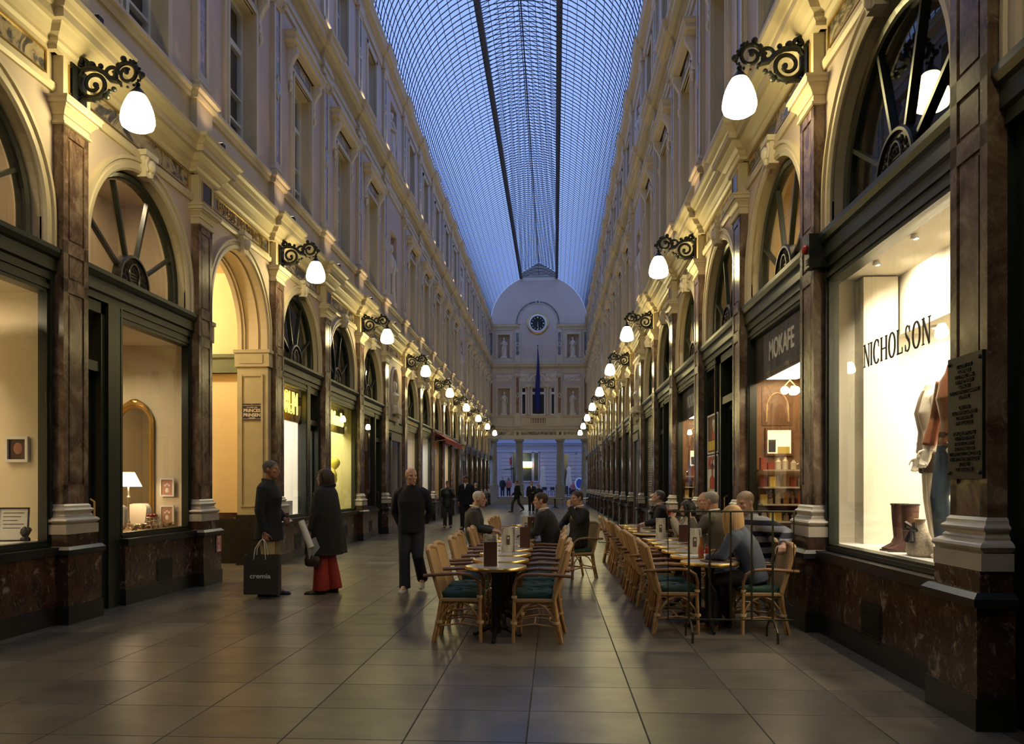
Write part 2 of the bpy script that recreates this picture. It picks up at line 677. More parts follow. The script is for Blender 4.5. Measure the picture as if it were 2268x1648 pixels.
# ------------------------------------------------------------------ long cornices, breaking forward over each pilaster
def long_trim(prof, jog, hw, mats, base=0.0, side='left', matidx=0, every=1, sharp=35):
    sg = -1 if side == 'left' else 1
    xs = sorted(sg * ycol(n) for n in range(-3, 18))
    x_a, x_b = min(sg * -3.2, sg * 67.25), max(sg * -3.2, sg * 67.25)
    path = [(x_a, base)]
    for x in xs:
        if x - hw <= x_a or x + hw >= x_b:
            continue
        path += [(x - hw, base), (x - hw, base + jog), (x + hw, base + jog), (x + hw, base)]
    path.append((x_b, base))
    mb = MB()
    mb.sweep(prof, path)
    o = mb.build(nxt('trim'), mats, kind='structure')
    o.location = (XW[side], 0, 0)
    o.rotation_euler = (0, 0, RZ[side])
    return o


P_LOW = [(-0.02, 6.13), (0.05, 6.13), (0.05, 6.17), (0.08, 6.20), (0.08, 6.24), (0.13, 6.27), (0.17, 6.33), (0.19, 6.35), (0.25, 6.35), (0.25, 6.44), (0.27, 6.45),
         (0.30, 6.50), (0.34, 6.53), (0.35, 6.58), (0.30, 6.60), (-0.02, 6.64)]
P_MID = [(-0.02, 11.05), (0.04, 11.05), (0.04, 11.18), (0.07, 11.20), (0.07, 11.30), (0.03, 11.32), (0.03, 11.46), (0.09, 11.50), (0.12, 11.56), (0.20, 11.58), (0.26, 11.64),
         (0.26, 11.72), (0.31, 11.78), (0.33, 11.85), (0.28, 11.88), (-0.02, 11.92)]
P_TOP = [(-0.02, 14.62), (0.05, 14.62), (0.05, 14.76), (0.08, 14.80), (0.05, 14.84), (0.05, 14.92), (0.14, 14.98), (0.22, 15.0), (0.22, 15.08), (0.28, 15.16), (0.28, 15.22), (-0.3, 15.26)]
P_PED = [(-0.02, 7.26), (0.03, 7.26), (0.05, 7.30), (0.05, 7.34), (0.09, 7.37), (0.09, 7.42), (-0.02, 7.44)]
P_ATB = [(-0.02, 11.9), (0.05, 11.9), (0.05, 12.24), (0.08, 12.26), (0.08, 12.32), (-0.02, 12.34)]
P_STR = [(-0.02, 5.74), (0.03, 5.74), (0.05, 5.78), (0.05, 5.83), (0.02, 5.85), (-0.02, 5.87)]
for side in ('left', 'right'):
    long_trim(P_LOW, 0.10, 0.34, CREAM, side=side)
    long_trim(P_MID, 0.08, 0.31, CREAM, side=side)
    long_trim(P_TOP, 0.06, 0.29, CREAM, side=side)
    long_trim(P_PED, 0.11, 0.29, CREAM, side=side)
    long_trim(P_ATB, 0.08, 0.26, CREAM, side=side)
    long_trim(P_STR, 0.0, 0.25, CREAM, side=side)


# ------------------------------------------------------------------ ground floor pilasters
def rect_path(hw, y):
    return [(-hw, 0.0), (-hw, y), (hw, y), (hw, 0.0)]


def make_pilaster():
    r = empty('marble_pilaster')
    b = MB()
    b.box(-0.33, 0.33, 0.0, 0.24, 0, 0.2)
    b.build('base_block', BLACKST, r)
    b = MB()
    b.box(-0.315, 0.315, 0.0, 0.225, 0.2, 0.745)
    b.build('dado', MARBLE_D, r)
    b = MB()
    b.sweep([(0, 0.745), (0.035, 0.75), (0.035, 0.80), (0.0, 0.835), (-0.2, 0.836)], rect_path(0.315, 0.225))
    b.build('band', BLACKST, r)
    b = MB()
    b.box(-0.29, 0.29, 0.0, 0.195, 0.83, 0.965)
    b.build('block', MARBLE_D, r)
    b = MB()
    pr = [(0, 0.965), (0.075, 0.965), (0.075, 1.07), (0.055, 1.072)]
    pr += [(0.05 + 0.035 * math.sin(PI * k / 6), 1.075 + 0.07 * k / 6) for k in range(7)]
    pr += [(0.035, 1.15), (0.035, 1.165), (0.022, 1.18), (0.022, 1.20)]
    pr += [(0.022 + 0.022 * math.sin(PI * k / 5), 1.20 + 0.045 * k / 5) for k in range(6)]
    pr += [(0.018, 1.25), (0.018, 1.27), (0.0, 1.29)]
    b.sweep(pr, rect_path(0.23, 0.12), s=True)
    b.build('column_base', WHITEM, r, sharp=40)
    b = MB()
    b.box(-0.23, 0.23, 0.0, 0.105, 1.27, 5.44)
    for z0, z1 in ((1.29, 1.50), (3.60, 3.74), (4.02, 4.16), (5.30, 5.43)):
        b.box(-0.23, 0.23, 0.10, 0.12, z0, z1)
    for s in (-1, 1):
        b.box(s * 0.23, s * 0.145, 0.10, 0.12, 1.29, 5.43)
    for z0, z1 in ((1.53, 3.57), (3.77, 3.99), (4.19, 5.27)):
        b.prism([(-0.115, z0), (0.115, z0), (0.115, z1), (-0.115, z1)], 0.10, 0.114)
    b.build('shaft', MARBLE, r)
    b = MB()
    pr = [(0, 5.40), (0.02, 5.41), (0.02, 5.435), (0.0, 5.44), (0.0, 5.50), (0.015, 5.505), (0.02, 5.53), (0.05, 5.57), (0.07, 5.585), (0.07, 5.60), (0.095, 5.605), (0.095, 5.65), (0.11, 5.66), (0.11, 5.68), (-0.03, 5.69)]
    b.sweep(pr, rect_path(0.235, 0.125))
    b.build('capital', CREAM, r)
    b = MB()
    b.box(-0.25, 0.25, 0.0, 0.13, 5.68, 6.14, 0)
    b.prism([(-0.15, 5.78), (0.15, 5.78), (0.15, 6.06), (-0.15, 6.06)], 0.12, 0.134, m=1)
    for x0, x1, z0, z1 in ((-0.165, 0.165, 5.765, 5.78), (-0.165, 0.165, 6.06, 6.075), (-0.165, -0.15, 5.765, 6.075), (0.15, 0.165, 5.765, 6.075)):
        b.box(x0, x1, 0.12, 0.145, z0, z1, 2)
    b.build('entablature_block', [CREAM, BLUESLAB, GOLD], r)
    return r


pil0 = make_pilaster()
first = True
for side in ('left', 'right'):
    for n in range(-3, 18):
        if ycol(n) < (7 if side == 'left' else 4.5):
            continue
        o = pil0 if first else copy_tree(pil0)
        first = False
        at_wall(o, side, ycol(n))
        q = n if side == 'left' else n + 1
        where = 'left' if side == 'left' else 'right'
        tag(o, f'red-brown marble pilaster on white base, {ORD[q]} from the front along the {where} wall', 'pilaster', f'marble pilasters of the {where} wall')
# the hidden ones behind the camera
for side, lim in (('left', 7), ('right', 4.5)):
    for n in range(-3, 3):
        if ycol(n) < lim:
            b = MB()
            b.box(-0.23, 0.23, 0, 0.12, 0, 5.68)
            at_wall(b.build(nxt('trim'), MARBLE, kind='structure'), side, ycol(n))


# ------------------------------------------------------------------ upper pilasters
def make_upper():
    r = empty('upper_pilaster')
    r['kind'] = 'structure'
    b = MB()
    b.box(-0.27, 0.27, -0.02, 0.105, 6.60, 7.28)
    b.build('pedestal', CREAM, r)
    b = MB()
    b.sweep([(0, 7.42), (0.06, 7.42), (0.06, 7.50), (0.035, 7.53), (0.045, 7.56), (0.02, 7.60), (0.0, 7.64)], rect_path(0.2, 0.085))
    b.build('pilaster_base', CREAM, r)
    b = MB()
    b.box(-0.2, 0.2, -0.02, 0.07, 7.6, 10.85)
    for s in (-1, 1):
        b.box(s * 0.2, s * 0.11, 0.06, 0.085, 7.64, 10.82)
    b.box(-0.2, 0.2, 0.06, 0.085, 7.60, 7.74)
    b.box(-0.2, 0.2, 0.06, 0.085, 10.72, 10.85)
    b.build('shaft', CREAM, r)
    b = MB()
    b.box(-0.11, 0.11, 0.05, 0.073, 7.74, 10.72, 0)
    d = [(0, 8.95), (0.13, 9.2), (0, 9.45), (-0.13, 9.2)]
    b.prism(d, 0.06, 0.09, m=1)
    d = [(0, 9.03), (0.085, 9.2), (0, 9.37), (-0.085, 9.2)]
    b.prism(d, 0.06, 0.094, m=2)
    b.build('inlay', [INLAY_B, CREAM, INLAY_G], r)
    b = MB()
    b.sweep([(0, 10.74), (0.015, 10.75), (0.0, 10.78), (0.03, 10.86), (0.05, 10.95), (0.07, 10.97), (0.07, 11.05), (-0.05, 11.06)], rect_path(0.2, 0.085))
    for s in (-1, 1):
        b.tube([(s * 0.2, 0.12, 10.9), (s * 0.2, 0.16, 10.87), (s * 0.2, 0.13, 10.82)], 0.04, 6)
    b.build('capital', CREAM, r)
    b = MB()
    b.box(-0.2, 0.2, -0.02, 0.06, 12.3, 14.65, 0)
    for s in (-1, 1):
        b.box(s * 0.2, s * 0.1, 0.05, 0.08, 12.34, 14.6, 0)
    b.box(-0.1, 0.1, 0.05, 0.066, 12.5, 14.4, 1)
    b.box(-0.1, 0.1, 0.05, 0.08, 12.34, 12.5, 0)
    b.box(-0.1, 0.1, 0.05, 0.08, 14.4, 14.6, 0)
    cir = [(0.12 * math.cos(2 * PI * k / 14), 13.45 + 0.15 * math.sin(2 * PI * k / 14)) for k in range(14)]
    b.prism(cir, 0.06, 0.085, m=0)
    cir = [(0.08 * math.cos(2 * PI * k / 14), 13.45 + 0.1 * math.sin(2 * PI * k / 14)) for k in range(14)]
    b.prism(cir, 0.06, 0.09, m=1)
    b.sweep([(0, 12.3), (0.04, 12.3), (0.04, 12.38), (0, 12.42)], rect_path(0.2, 0.08))
    b.sweep([(0, 14.5), (0.03, 14.52), (0.05, 14.6), (0.05, 14.66), (-0.02, 14.67)], rect_path(0.2, 0.08))
    b.build('attic_pilaster', [CREAM, INLAY_G], r)
    return r


up0 = make_upper()
up0.name = nxt('trim')
first = True
for side in ('left', 'right'):
    for n in range(-1, 18):
        o = up0 if first else copy_tree(up0, name=nxt('trim'))
        first = False
        at_wall(o, side, ycol(n))


# ------------------------------------------------------------------ per bay: frieze, upper windows, fanlights
def make_frieze():
    r = empty('trim')
    r['kind'] = 'structure'
    b = MB()
    b.box(-1.38, 1.38, -0.02, 0.012, 5.86, 6.14, 0)
    b.box(-1.24, 1.24, 0.0, 0.02, 5.89, 6.11, 1)
    b.build('panel', [CREAM, BRECHE], r)
    b = MB()
    b.sweep([(0, 0), (0.02, 0), (0.02, 0.03), (0, 0.03)], [(-1.26, 5.87), (1.26, 5.87), (1.26, 6.125), (-1.26, 6.125)], loop=True)
    b.v = [Vector((p.x, p.z + 0.005, p.y)) for p in b.v]
    b.build('frame', GOLD, r)
    return r


def make_window_first():
    r = empty('window')
    r['kind'] = 'structure'
    b = MB()
    for s in (-1, 1):
        b.box(s * 0.588, s * 0.74, -0.02, 0.045, 7.44, 10.14)
        b.box(s * 0.582, s * 0.64, 0.03, 0.065, 7.44, 10.04)
    b.box(-0.74, 0.74, -0.02, 0.045, 10.0, 10.14)
    b.box(-0.64, 0.64, 0.03, 0.065, 10.0, 10.04)
    b.build('surround', CREAM, r)
    b = MB()
    b.box(-0.7, 0.7, -0.02, 0.02, 10.16, 10.42, 0)
    b.box(-0.56, 0.56, -0.02, 0.03, 10.19, 10.36, 1)
    for k in (-1, 0, 1):
        b.M = Matrix.Translation((k * 0.12, 0.035, 10.275)) @ Matrix.Rotation(PI / 2, 4, 'X')
        b.lathe([(0.03, 0), (0.045, 0.008), (0.06, 0)], n=12, m=0, sy=1.3)
    b.M = None
    b.build('inlay_panel', [CREAM, INLAY_G], r)
    b = MB()
    b.sweep([(0, 10.42), (0.08, 10.42), (0.1, 10.47), (0.16, 10.5), (0.16, 10.58), (0.2, 10.63), (0.2, 10.68), (0, 10.72)], [(-0.86, 0), (-0.86, 0.06), (0.86, 0.06), (0.86, 0)])
    b.build('hood', CREAM, r)
    for s in (-1, 1):
        b = MB()
        side_prof = [(0, 9.75), (0.05, 9.78), (0.07, 9.86), (0.05, 9.95), (0.06, 10.05), (0.13, 10.2), (0.2, 10.3), (0.2, 10.42), (0, 10.42)]
        b.prism(side_prof, s * 0.74, s * 0.86, 'x')
        b.tube([(s * 0.8, 0.05, 9.72), (s * 0.8, 0.06, 9.62), (s * 0.8, 0.03, 9.54)], [0.05, 0.04, 0.012], 6)
        b.build('console', STONE, r)
    b = MB()
    for x0, x1, z0, z1 in ((-0.6, -0.53, 7.48, 10.0), (0.53, 0.6, 7.48, 10.0), (-0.6, 0.6, 9.93, 10.0), (-0.6, 0.6, 7.48, 7.58), (-0.6, 0.6, 9.2, 9.3), (-0.035, 0.035, 7.48, 9.2), (-0.6, 0.6, 8.38, 8.41), (-0.6, 0.6, 7.9, 7.94)):
        e_ = 0.004 if z1 - z0 > 1 else 0.0
        b.box(x0, x1, -0.28 - e_, -0.2 + e_, z0, z1)
    b.build('sash', WHITEP, r)
    b = MB()
    b.box(-0.55, 0.55, -0.245, -0.24, 7.5, 9.97)
    b.build('pane', GLASS, r)
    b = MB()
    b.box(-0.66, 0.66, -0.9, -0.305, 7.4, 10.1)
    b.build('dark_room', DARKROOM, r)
    return r


def make_window_attic():
    r = empty('window')
    r['kind'] = 'structure'
    b = MB()
    for s in (-1, 1):
        b.box(s * 0.538, s * 0.67, -0.02, 0.04, 12.36, 14.42)
    b.box(-0.67, 0.67, -0.02, 0.04, 14.3, 14.42)
    b.box(-0.72, 0.72, -0.02, 0.07, 12.32, 12.4)
    b.build('surround', CREAM, r)
    b = MB()
    for x0, x1, z0, z1 in ((-0.55, -0.49, 12.4, 14.3), (0.49, 0.55, 12.4, 14.3), (-0.55, 0.55, 14.23, 14.3), (-0.55, 0.55, 12.4, 12.5), (-0.55, 0.55, 13.7, 13.77), (-0.03, 0.03, 12.4, 14.3)):
        e_ = 0.004 if z1 - z0 > 1 else 0.0
        b.box(x0, x1, -0.28 - e_, -0.2 + e_, z0, z1)
    b.build('sash', WHITEP, r)
    b = MB()
    b.box(-0.5, 0.5, -0.245, -0.24, 12.45, 14.27)
    b.build('pane', GLASS, r)
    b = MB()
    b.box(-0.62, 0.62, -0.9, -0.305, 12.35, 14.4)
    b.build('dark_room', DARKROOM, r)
    return r


def make_fanlight(number=None):
    """Green transom beam, half-round fanlight with four spokes and an iron medallion, cream archivolt and keystone."""
    r = empty('window')
    r['kind'] = 'structure'
    b = MB()
    b.arch([(0, -0.02), (0.0, 0.02), (0.03, 0.045), (0.08, 0.045), (0.09, 0.03), (0.13, 0.03), (0.14, 0.055), (0.18, 0.055), (0.185, -0.02)], RA, CZ, ZSP)
    b.build('archivolt', CREAM, r)
    b = MB()
    b.prism([(-0.09, 5.53), (0.09, 5.53), (0.13, 5.80), (-0.13, 5.80)], -0.02, 0.10)
    b.box(-0.16, 0.16, -0.02, 0.14, 5.79, 5.86)
    b.ball((0, 0.12, 5.68), 0.075, 10, 0, (0.9, 0.8, 1.2))
    b.ball((0, 0.11, 5.58), 0.05, 8, 0, (0.8, 0.8, 1.1))
    b.tube([(-0.06, 0.1, 5.78), (-0.1, 0.1, 5.70), (-0.075, 0.11, 5.60)], [0.03, 0.025, 0.015], 6)
    b.tube([(0.06, 0.1, 5.78), (0.1, 0.1, 5.70), (0.075, 0.11, 5.60)], [0.03, 0.025, 0.015], 6)
    b.build('keystone', STONE, r)
    b = MB()
    b.sweep([(0, 3.70), (0.02, 3.70), (0.02, 3.78), (0.05, 3.80), (0.05, 3.93), (0.08, 3.95), (0.10, 4.0), (0.10, 4.05), (-0.2, 4.06), (-0.2, 3.70)], [(-1.41, 0), (1.41, 0)])
    b.build('transom', GREEN, r)
    b = MB()
    b.arch([(0, -0.22), (0, -0.12), (-0.03, -0.10), (-0.07, -0.12), (-0.09, -0.14), (-0.09, -0.22)], RA, CZ, ZSP)
    b.build('arch_frame', GREEN, r)
    for a in (32, 71, 109, 148):
        b = MB()
        ca, sa = math.cos(math.radians(a)), math.sin(math.radians(a))
        q0, q1 = 0.36, 1.16
        b.M = Matrix.Translation((0, -0.16, 4.12)) @ Matrix.Rotation(-math.radians(a), 4, 'Y')
        b.box(q0, q1 + 0.16 * abs(sa), -0.03, 0.03, -0.02, 0.02)
        b.build('spoke', GREEN, r)
    b = MB()
    b.arch([(0, -0.2), (0, -0.10), (-0.015, -0.085), (-0.04, -0.085), (-0.05, -0.2)], 0.38, 4.14, 4.06)
    med = [(0.0, 4.30, 0.14, 0.19)]
    b.prism([(0.34 * math.cos(PI * k / 16), 4.14 + 0.34 * math.sin(PI * k / 16)) for k in range(17)] + [(-0.34, 4.06), (0.34, 4.06)], -0.13, -0.115)
    for a in range(10, 180, 20):
        for rr, r0 in ((0.285, 0.035), (0.215, 0.026)):
            ca, sa = math.cos(math.radians(a + (0 if rr > 0.25 else 10))), math.sin(math.radians(a + (0 if rr > 0.25 else 10)))
            ring = [(rr * ca + q[0], -0.108, 4.12 + rr * sa + q[1]) for q in arc(0, 0, r0, r0 * 0.3, a, a + 520, 12)]
            b.tube(ring, 0.008, 4)
    el = [(0.125 * math.cos(2 * PI * k / 20), -0.108, 4.24 + 0.165 * math.sin(2 * PI * k / 20)) for k in range(20)]
    b.tube(el, 0.014, 6, loop=True)
    for q in range(6):
        b.tube([(-0.11, -0.11, 4.14 + q * 0.04), (0.11, -0.11, 4.14 + q * 0.04)], 0.007, 4)
    b.build('medallion', mat('dark_bronze_iron', (0.04, 0.034, 0.024), 0.35, metal=0.5), r)
    b = MB()
    b.prism([(1.15 * math.cos(PI * k / 24), CZ + 1.15 * math.sin(PI * k / 24)) for k in range(25)] + [(-1.15, 4.05), (1.15, 4.05)], -0.172, -0.168)
    b.build('pane', GLASS, r)
    return r


first = {}


def put(key, maker, side, k, kind):
    if key not in first:
        o = maker()
        first[key] = o
        o.name = nxt(kind)
    else:
        o = copy_tree(first[key], name=nxt(kind))
    return at_wall(o, side, yb(k))


for side in ('left', 'right'):
    for k in range(-2, 18):
        ty = bay_type(side, k)
        put('frieze', make_frieze, side, k, 'trim')
        if ty != 'niche':
            put('w1', make_window_first, side, k, 'window')
            put('w2', make_window_attic, side, k, 'window')
        if ty == 'shop':
            put('fan', make_fanlight, side, k, 'window')

# ------------------------------------------------------------------ glazed vault
ZV, RV = 15.25, 4.12
GH = 1.45                       # half width of the raised lantern
AG = math.acos(GH / RV)
vr = empty('ceiling', (XC, 0, 0))
vr['kind'] = 'structure'


def vpt(a, r=RV):
    return (r * math.cos(a), ZV + r * math.sin(a))


def rib_mb(y, mb=None):
    mb = mb or MB()
    n = 26
    for q in range(n):
        a, b = PI * q / n, PI * (q + 1) / n
        i = []
        for aa in (a, b):
            for r in (RV - 0.03, RV + 0.0):
                x, z = vpt(aa, r)
                i += [mb.pt((x, y - 0.012, z)), mb.pt((x, y + 0.012, z))]
        mb.face((i[0], i[4], i[5], i[1]))
        mb.face((i[2], i[6], i[7], i[3]))
        mb.face((i[0], i[4], i[6], i[2]))
        mb.face((i[1], i[5], i[7], i[3]))
    zg = ZV + RV * math.sin(AG)
    for s in (-1, 1):
        mb.tube([(s * GH, y, zg), (s * GH, y, zg + 0.45)], 0.013, 4, s=False)
        mb.tube([(s * (GH + 0.12), y, zg + 0.42), (0, y, zg + 1.35)], 0.016, 4, s=False)
    return mb


RIB = PITCH / 10
ys = []
y = 66.9
while y > -3:
    ys.append(y)
    y -= RIB
vis = [y for y in ys if y > 21]
vis.sort()
near100 = vis[:100]
rm = rib_mb(0.0).mesh('rib', ROOFIRON)
for y in near100:
    o = bpy.data.objects.new('rib', rm)
    COL.objects.link(o)
    o.parent = vr
    o.location = (0, y, 0)
rest = MB()
for y in ys:
    if y not in near100:
        rib_mb(y, rest)
tag(rest.build('far_ribs', ROOFIRON, vr), kind='stuff')
NP = 13
for s in (-1, 1):
    for q in range(NP + 1):
        a = AG * q / NP
        x, z = vpt(a if s > 0 else PI - a)
        b = MB()
        b.tube([(x, -4, z), (x, 67.2, z)], 0.011 if 0 < q < NP else 0.04, 4, s=False)
        b.build('purlin', ROOFIRON, vr)
zg = ZV + RV * math.sin(AG)
for s in (-1, 1):
    b = MB()
    b.box(s * (GH - 0.06), s * (GH + 0.17), -4, 67.2, zg - 0.05, zg + 0.10)
    b.build('gutter_beam', ROOFIRON, vr)
    b = MB()
    b.box(s * (GH - 0.02), s * (GH + 0.04), -4, 67.2, zg + 0.4, zg + 0.47)
    b.build('lantern_rail', ROOFIRON, vr)
    for q in range(1, 5):
        f = q / 5
        b = MB()
        x, z = s * GH * f, zg + 1.33 - 0.9 * f
        b.tube([(x, -4, z), (x, 67.2, z)], 0.012, 4, s=False)
        b.build('lantern_bar', ROOFIRON, vr)
b = MB()
b.tube([(0, -4, zg + 1.35), (0, 67.2, zg + 1.35)], 0.035, 6)
b.build('ridge_bar', ROOFIRON, vr)
b = MB()
b.tube([(0, -4, ZV + RV - 0.06), (0, 67.2, ZV + RV - 0.06)], 0.02, 5)
b.build('tie_rod', ROOFIRON, vr)
b = MB()
for lo, hi in ((0.0, AG), (PI - AG, PI)):
    n = 14
    for q in range(n):
        a, c = lo + (hi - lo) * q / n, lo + (hi - lo) * (q + 1) / n
        (x0, z0), (x1, z1) = vpt(a, RV + 0.015), vpt(c, RV + 0.015)
        b.face([b.pt(p) for p in ((x0, -4, z0), (x1, -4, z1), (x1, 67.2, z1), (x0, 67.2, z0))], 0, True)
for s in (-1, 1):
    b.poly([(s * (GH + 0.12), -4, zg + 0.44), (s * (GH + 0.12), 67.2, zg + 0.44), (0, 67.2, zg + 1.37), (0, -4, zg + 1.37)])
b.build('glazing', ROOFGLASS, vr)
# ------------------------------------------------------------------ street lamps on scrolled brackets
GLOBE = emit('lamp_globe', (1.0, 0.83, 0.36), LAMP_E)


def make_lamp():
    r = empty('bracket_lamp')
    b = MB()
    b.box(-0.13, 0.13, 0.13, 0.16, 5.72, 6.12)
    b.build('back_plate', IRON, r)
    b = MB()

    def sp(cy, cz, r0, r1, a0, a1, w0, w1, n=40):
        P = arc(cy, cz, r0, r1, a0, a1, n)
        b.tube([(0, y, z) for y, z in P], [w0 + (w1 - w0) * k / n for k in range(n + 1)], 7, flat=1.2)
    sp(0.32, 5.94, 0.17, 0.055, 150, 150 + 540, 0.024, 0.016)
    b.ball((0, 0.345, 5.93), 0.034, 8)
    sp(0.70, 6.05, 0.135, 0.05, -160, -160 - 500, 0.023, 0.014)
    b.ball((0, 0.69, 6.07), 0.03, 8)
    sp(0.52, 6.05, 0.085, 0.03, 0, 420, 0.02, 0.014, 24)
    sp(0.2, 6.17, 0.06, 0.02, -60, 330, 0.024, 0.02, 20)
    b.tube([(0, 0.15, 6.02), (0, 0.19, 6.10), (0, 0.26, 6.12), (0, 0.36, 6.11), (0, 0.45, 6.06), (0, 0.52, 5.98), (0, 0.6, 5.96)], [0.02, 0.026, 0.028, 0.028, 0.028, 0.028, 0.024], 7, flat=1.3)
    b.tube([(0, 0.42, 6.08), (0, 0.48, 6.02), (0, 0.56, 6.0), (0, 0.63, 5.94)], 0.022, 6)
    b.tube([(0, 0.14, 5.72), (0, 0.2, 5.78), (0, 0.3, 5.78), (0, 0.4, 5.80), (0, 0.47, 5.86)], [0.02, 0.026, 0.03, 0.026, 0.016], 7, flat=1.3)
    b.tube([(0, 0.80, 6.13), (0, 0.84, 6.06), (0, 0.86, 5.99)], [0.022, 0.02, 0.02], 6)
    for y, z, q in ((0.3, 6.15, 0.045), (0.66, 6.21, 0.036), (0.87, 6.03, 0.035), (0.55, 5.88, 0.03), (0.47, 5.80, 0.035), (0.40, 6.14, 0.03), (0.60, 6.14, 0.03), (0.18, 6.2, 0.045), (0.50, 5.86, 0.025), (0.22, 5.82, 0.03), (0.77, 6.17, 0.028)):
        b.ball((0, y, z), q, 8)
    for k in range(12):
        a = math.radians(20 + k * 28)
        b.ball((0, 0.32 + 0.185 * math.cos(a), 5.94 + 0.185 * math.sin(a)), 0.019, 6)
        b.ball((0, 0.70 + 0.15 * math.cos(a), 6.05 + 0.15 * math.sin(a)), 0.016, 6)
    b.build('bracket', IRON, r)
    b = MB()
    b.tube([(0, 0.86, 6.0), (0, 0.845, 5.96), (0, 0.82, 5.98), (0, 0.82, 5.93)], 0.01, 6)
    b.lathe([(0.012, 5.95), (0.025, 5.94), (0.03, 5.92), (0.02, 5.90), (0.085, 5.82), (0.085, 5.81), (0.0, 5.81)], (0, 0.82, 0), 20)
    b.build('cap', IRON, r)
    b = MB()
    b.lathe([(0.07, 5.815), (0.095, 5.79), (0.12, 5.745), (0.145, 5.69), (0.165, 5.63), (0.178, 5.56), (0.18, 5.51), (0.165, 5.46), (0.12, 5.43), (0.06, 5.42), (0, 5.418)], (0, 0.82, 0), 24)
    b.build('globe', GLOBE, r)
    return r


lamp0 = make_lamp()
first_l = True
for side in ('left', 'right'):
    for q in range(-1, 9):
        o = lamp0 if first_l else copy_tree(lamp0)
        first_l = False
        at_wall(o, side, ycol(2 * q))
        if q < 0:
            tag(o, f'lit street lamp on scrolled bracket at the near end of the {side} wall', 'lamp', 'lamps out of view')
            continue
        wd = ORD[q] if q else 'first and nearest'
        tag(o, f'lit white globe lamp on black scrolled bracket, {wd} of the {side} wall', 'lamp', f'bracket lamps of the {side} wall')

# ------------------------------------------------------------------ uplights on the cornices
FACE = emit('floodlight_glass', (1.0, 0.72, 0.40), 6.0)


def make_flood(m, z, y0, en):
    r = empty('floodlight')
    b = MB()
    b.box(-0.05, 0.05, y0 - 0.045, y0 + 0.045, z, z + 0.075)
    b.build('housing', m, r)
    b = MB()
    b.box(-0.042, 0.042, y0 - 0.038, y0 + 0.038, z + 0.0755, z + 0.08)
    b.build('lens', FACE, r)
    ld = bpy.data.lights.new('floodlight_beam', 'SPOT')
    ld.energy = en
    ld.color = (1.0, 0.70, 0.40)
    ld.spot_size = math.radians(125)
    ld.spot_blend = 0.9
    ld.shadow_soft_size = 0.04
    lo = bpy.data.objects.new('floodlight_beam', ld)
    COL.objects.link(lo)
    lo.parent = r
    lo.location = (0, y0, z + 0.10)
    lo.rotation_euler = (PI - math.radians(12), 0, 0)
    return r


WHITEBOX = mat('white_metal', (0.78, 0.76, 0.70), 0.4)
f_low = make_flood(BLACK, 6.61, 0.36, FLOOD_E)
f_up = make_flood(WHITEBOX, 11.88, 0.30, FLOOD_E * 0.8)
used = {}
for side in ('left', 'right'):
    for n in range(-1, 17):
        for key, pr, nm in (('l', f_low, 'black floodlight on the lower cornice'), ('u', f_up, 'white floodlight on the upper cornice')):
            o = copy_tree(pr)
            at_wall(o, side, ycol(n))
            q = n + 1
            tag(o, f'small {nm} above the {ORD[q]} pilaster of the {side} wall', 'floodlight', f'{nm}s, {side} wall')
drop(f_low)
drop(f_up)

# ------------------------------------------------------------------ end wall
ct, st = math.cos(math.radians(3.06)), math.sin(math.radians(3.06))
YE = 67.2


def X_at(px, Y):
    t = (px - 1134) / 1760
    return Y * (t * ct - st) / (ct + t * st)


def Z_at(px, py, Y):
    d = Y * ct - X_at(px, Y) * st
    return EYE + (1078 - py) * d / 1760


def ex(px):
    return X_at(px, YE)


def ez(py):
    return Z_at(1191, py, YE)


XL, XR = -5.42, 2.78
e = MB()
e.M = None
colx = [(ex(1141), ex(1159)), (ex(1232.5), ex(1249))]


def eb(mb, x0, x1, z0, z1, out=0.0, back=0.5, m=0):
    mb.box(x0, x1, YE - out, YE + back, z0, z1, m)


# wall with real openings: lower void, three windows, niches
wx = [(ex(1154.5), ex(1165.5)), (ex(1177), ex(1207)), (ex(1219.5), ex(1229.5))]
zw0, zw1 = ez(918.5), ez(857)
nx = [(ex(1103), ex(1129)), (ex(1256), ex(1282))]
n1 = (ez(919), ez(860))
n2 = (ez(792), ez(741))


def holes(mb, z0, z1, hs, m=0):
    """wall strip from z0 to z1 with rectangular holes [(x0,x1,h0,h1)] sorted by x"""
    x = XL
    for x0, x1, h0, h1 in hs:
        eb(mb, x, x0, z0, z1, m=m)
        if h0 > z0:
            eb(mb, x0, x1, z0, h0, m=m)
        if h1 < z1:
            eb(mb, x0, x1, h1, z1, m=m)
        x = x1
    eb(mb, x, XR, z0, z1, m=m)


eb(e, XL, XR, 5.74, zw0, 0, m=1)
holes(e, zw0, ez(813), [(*nx[0], *n1)] + [(a, b, zw0, zw1) for a, b in wx] + [(*nx[1], *n1)], 0)
eb(e, XL, XR, ez(813), ez(800), m=1)
holes(e, ez(800), ez(717), [(*nx[0], *n2), (*nx[1], *n2)], 0)
for a, b in nx:
    for h0, h1 in (n1, n2):
        e.box(a, b, YE + 0.45, YE + 0.5, h0, h1, 0)
g = [(XC + 4.1 * math.cos(PI * k / 40), 15.25 + 4.12 * math.sin(PI * k / 40)) for k in range(41)]
e.prism([(XR, ez(717)), *g, (XL, ez(717))], YE, YE + 0.5, 'y', 0)
e.build('wall_end', [PINK, CREAM], kind='structure')

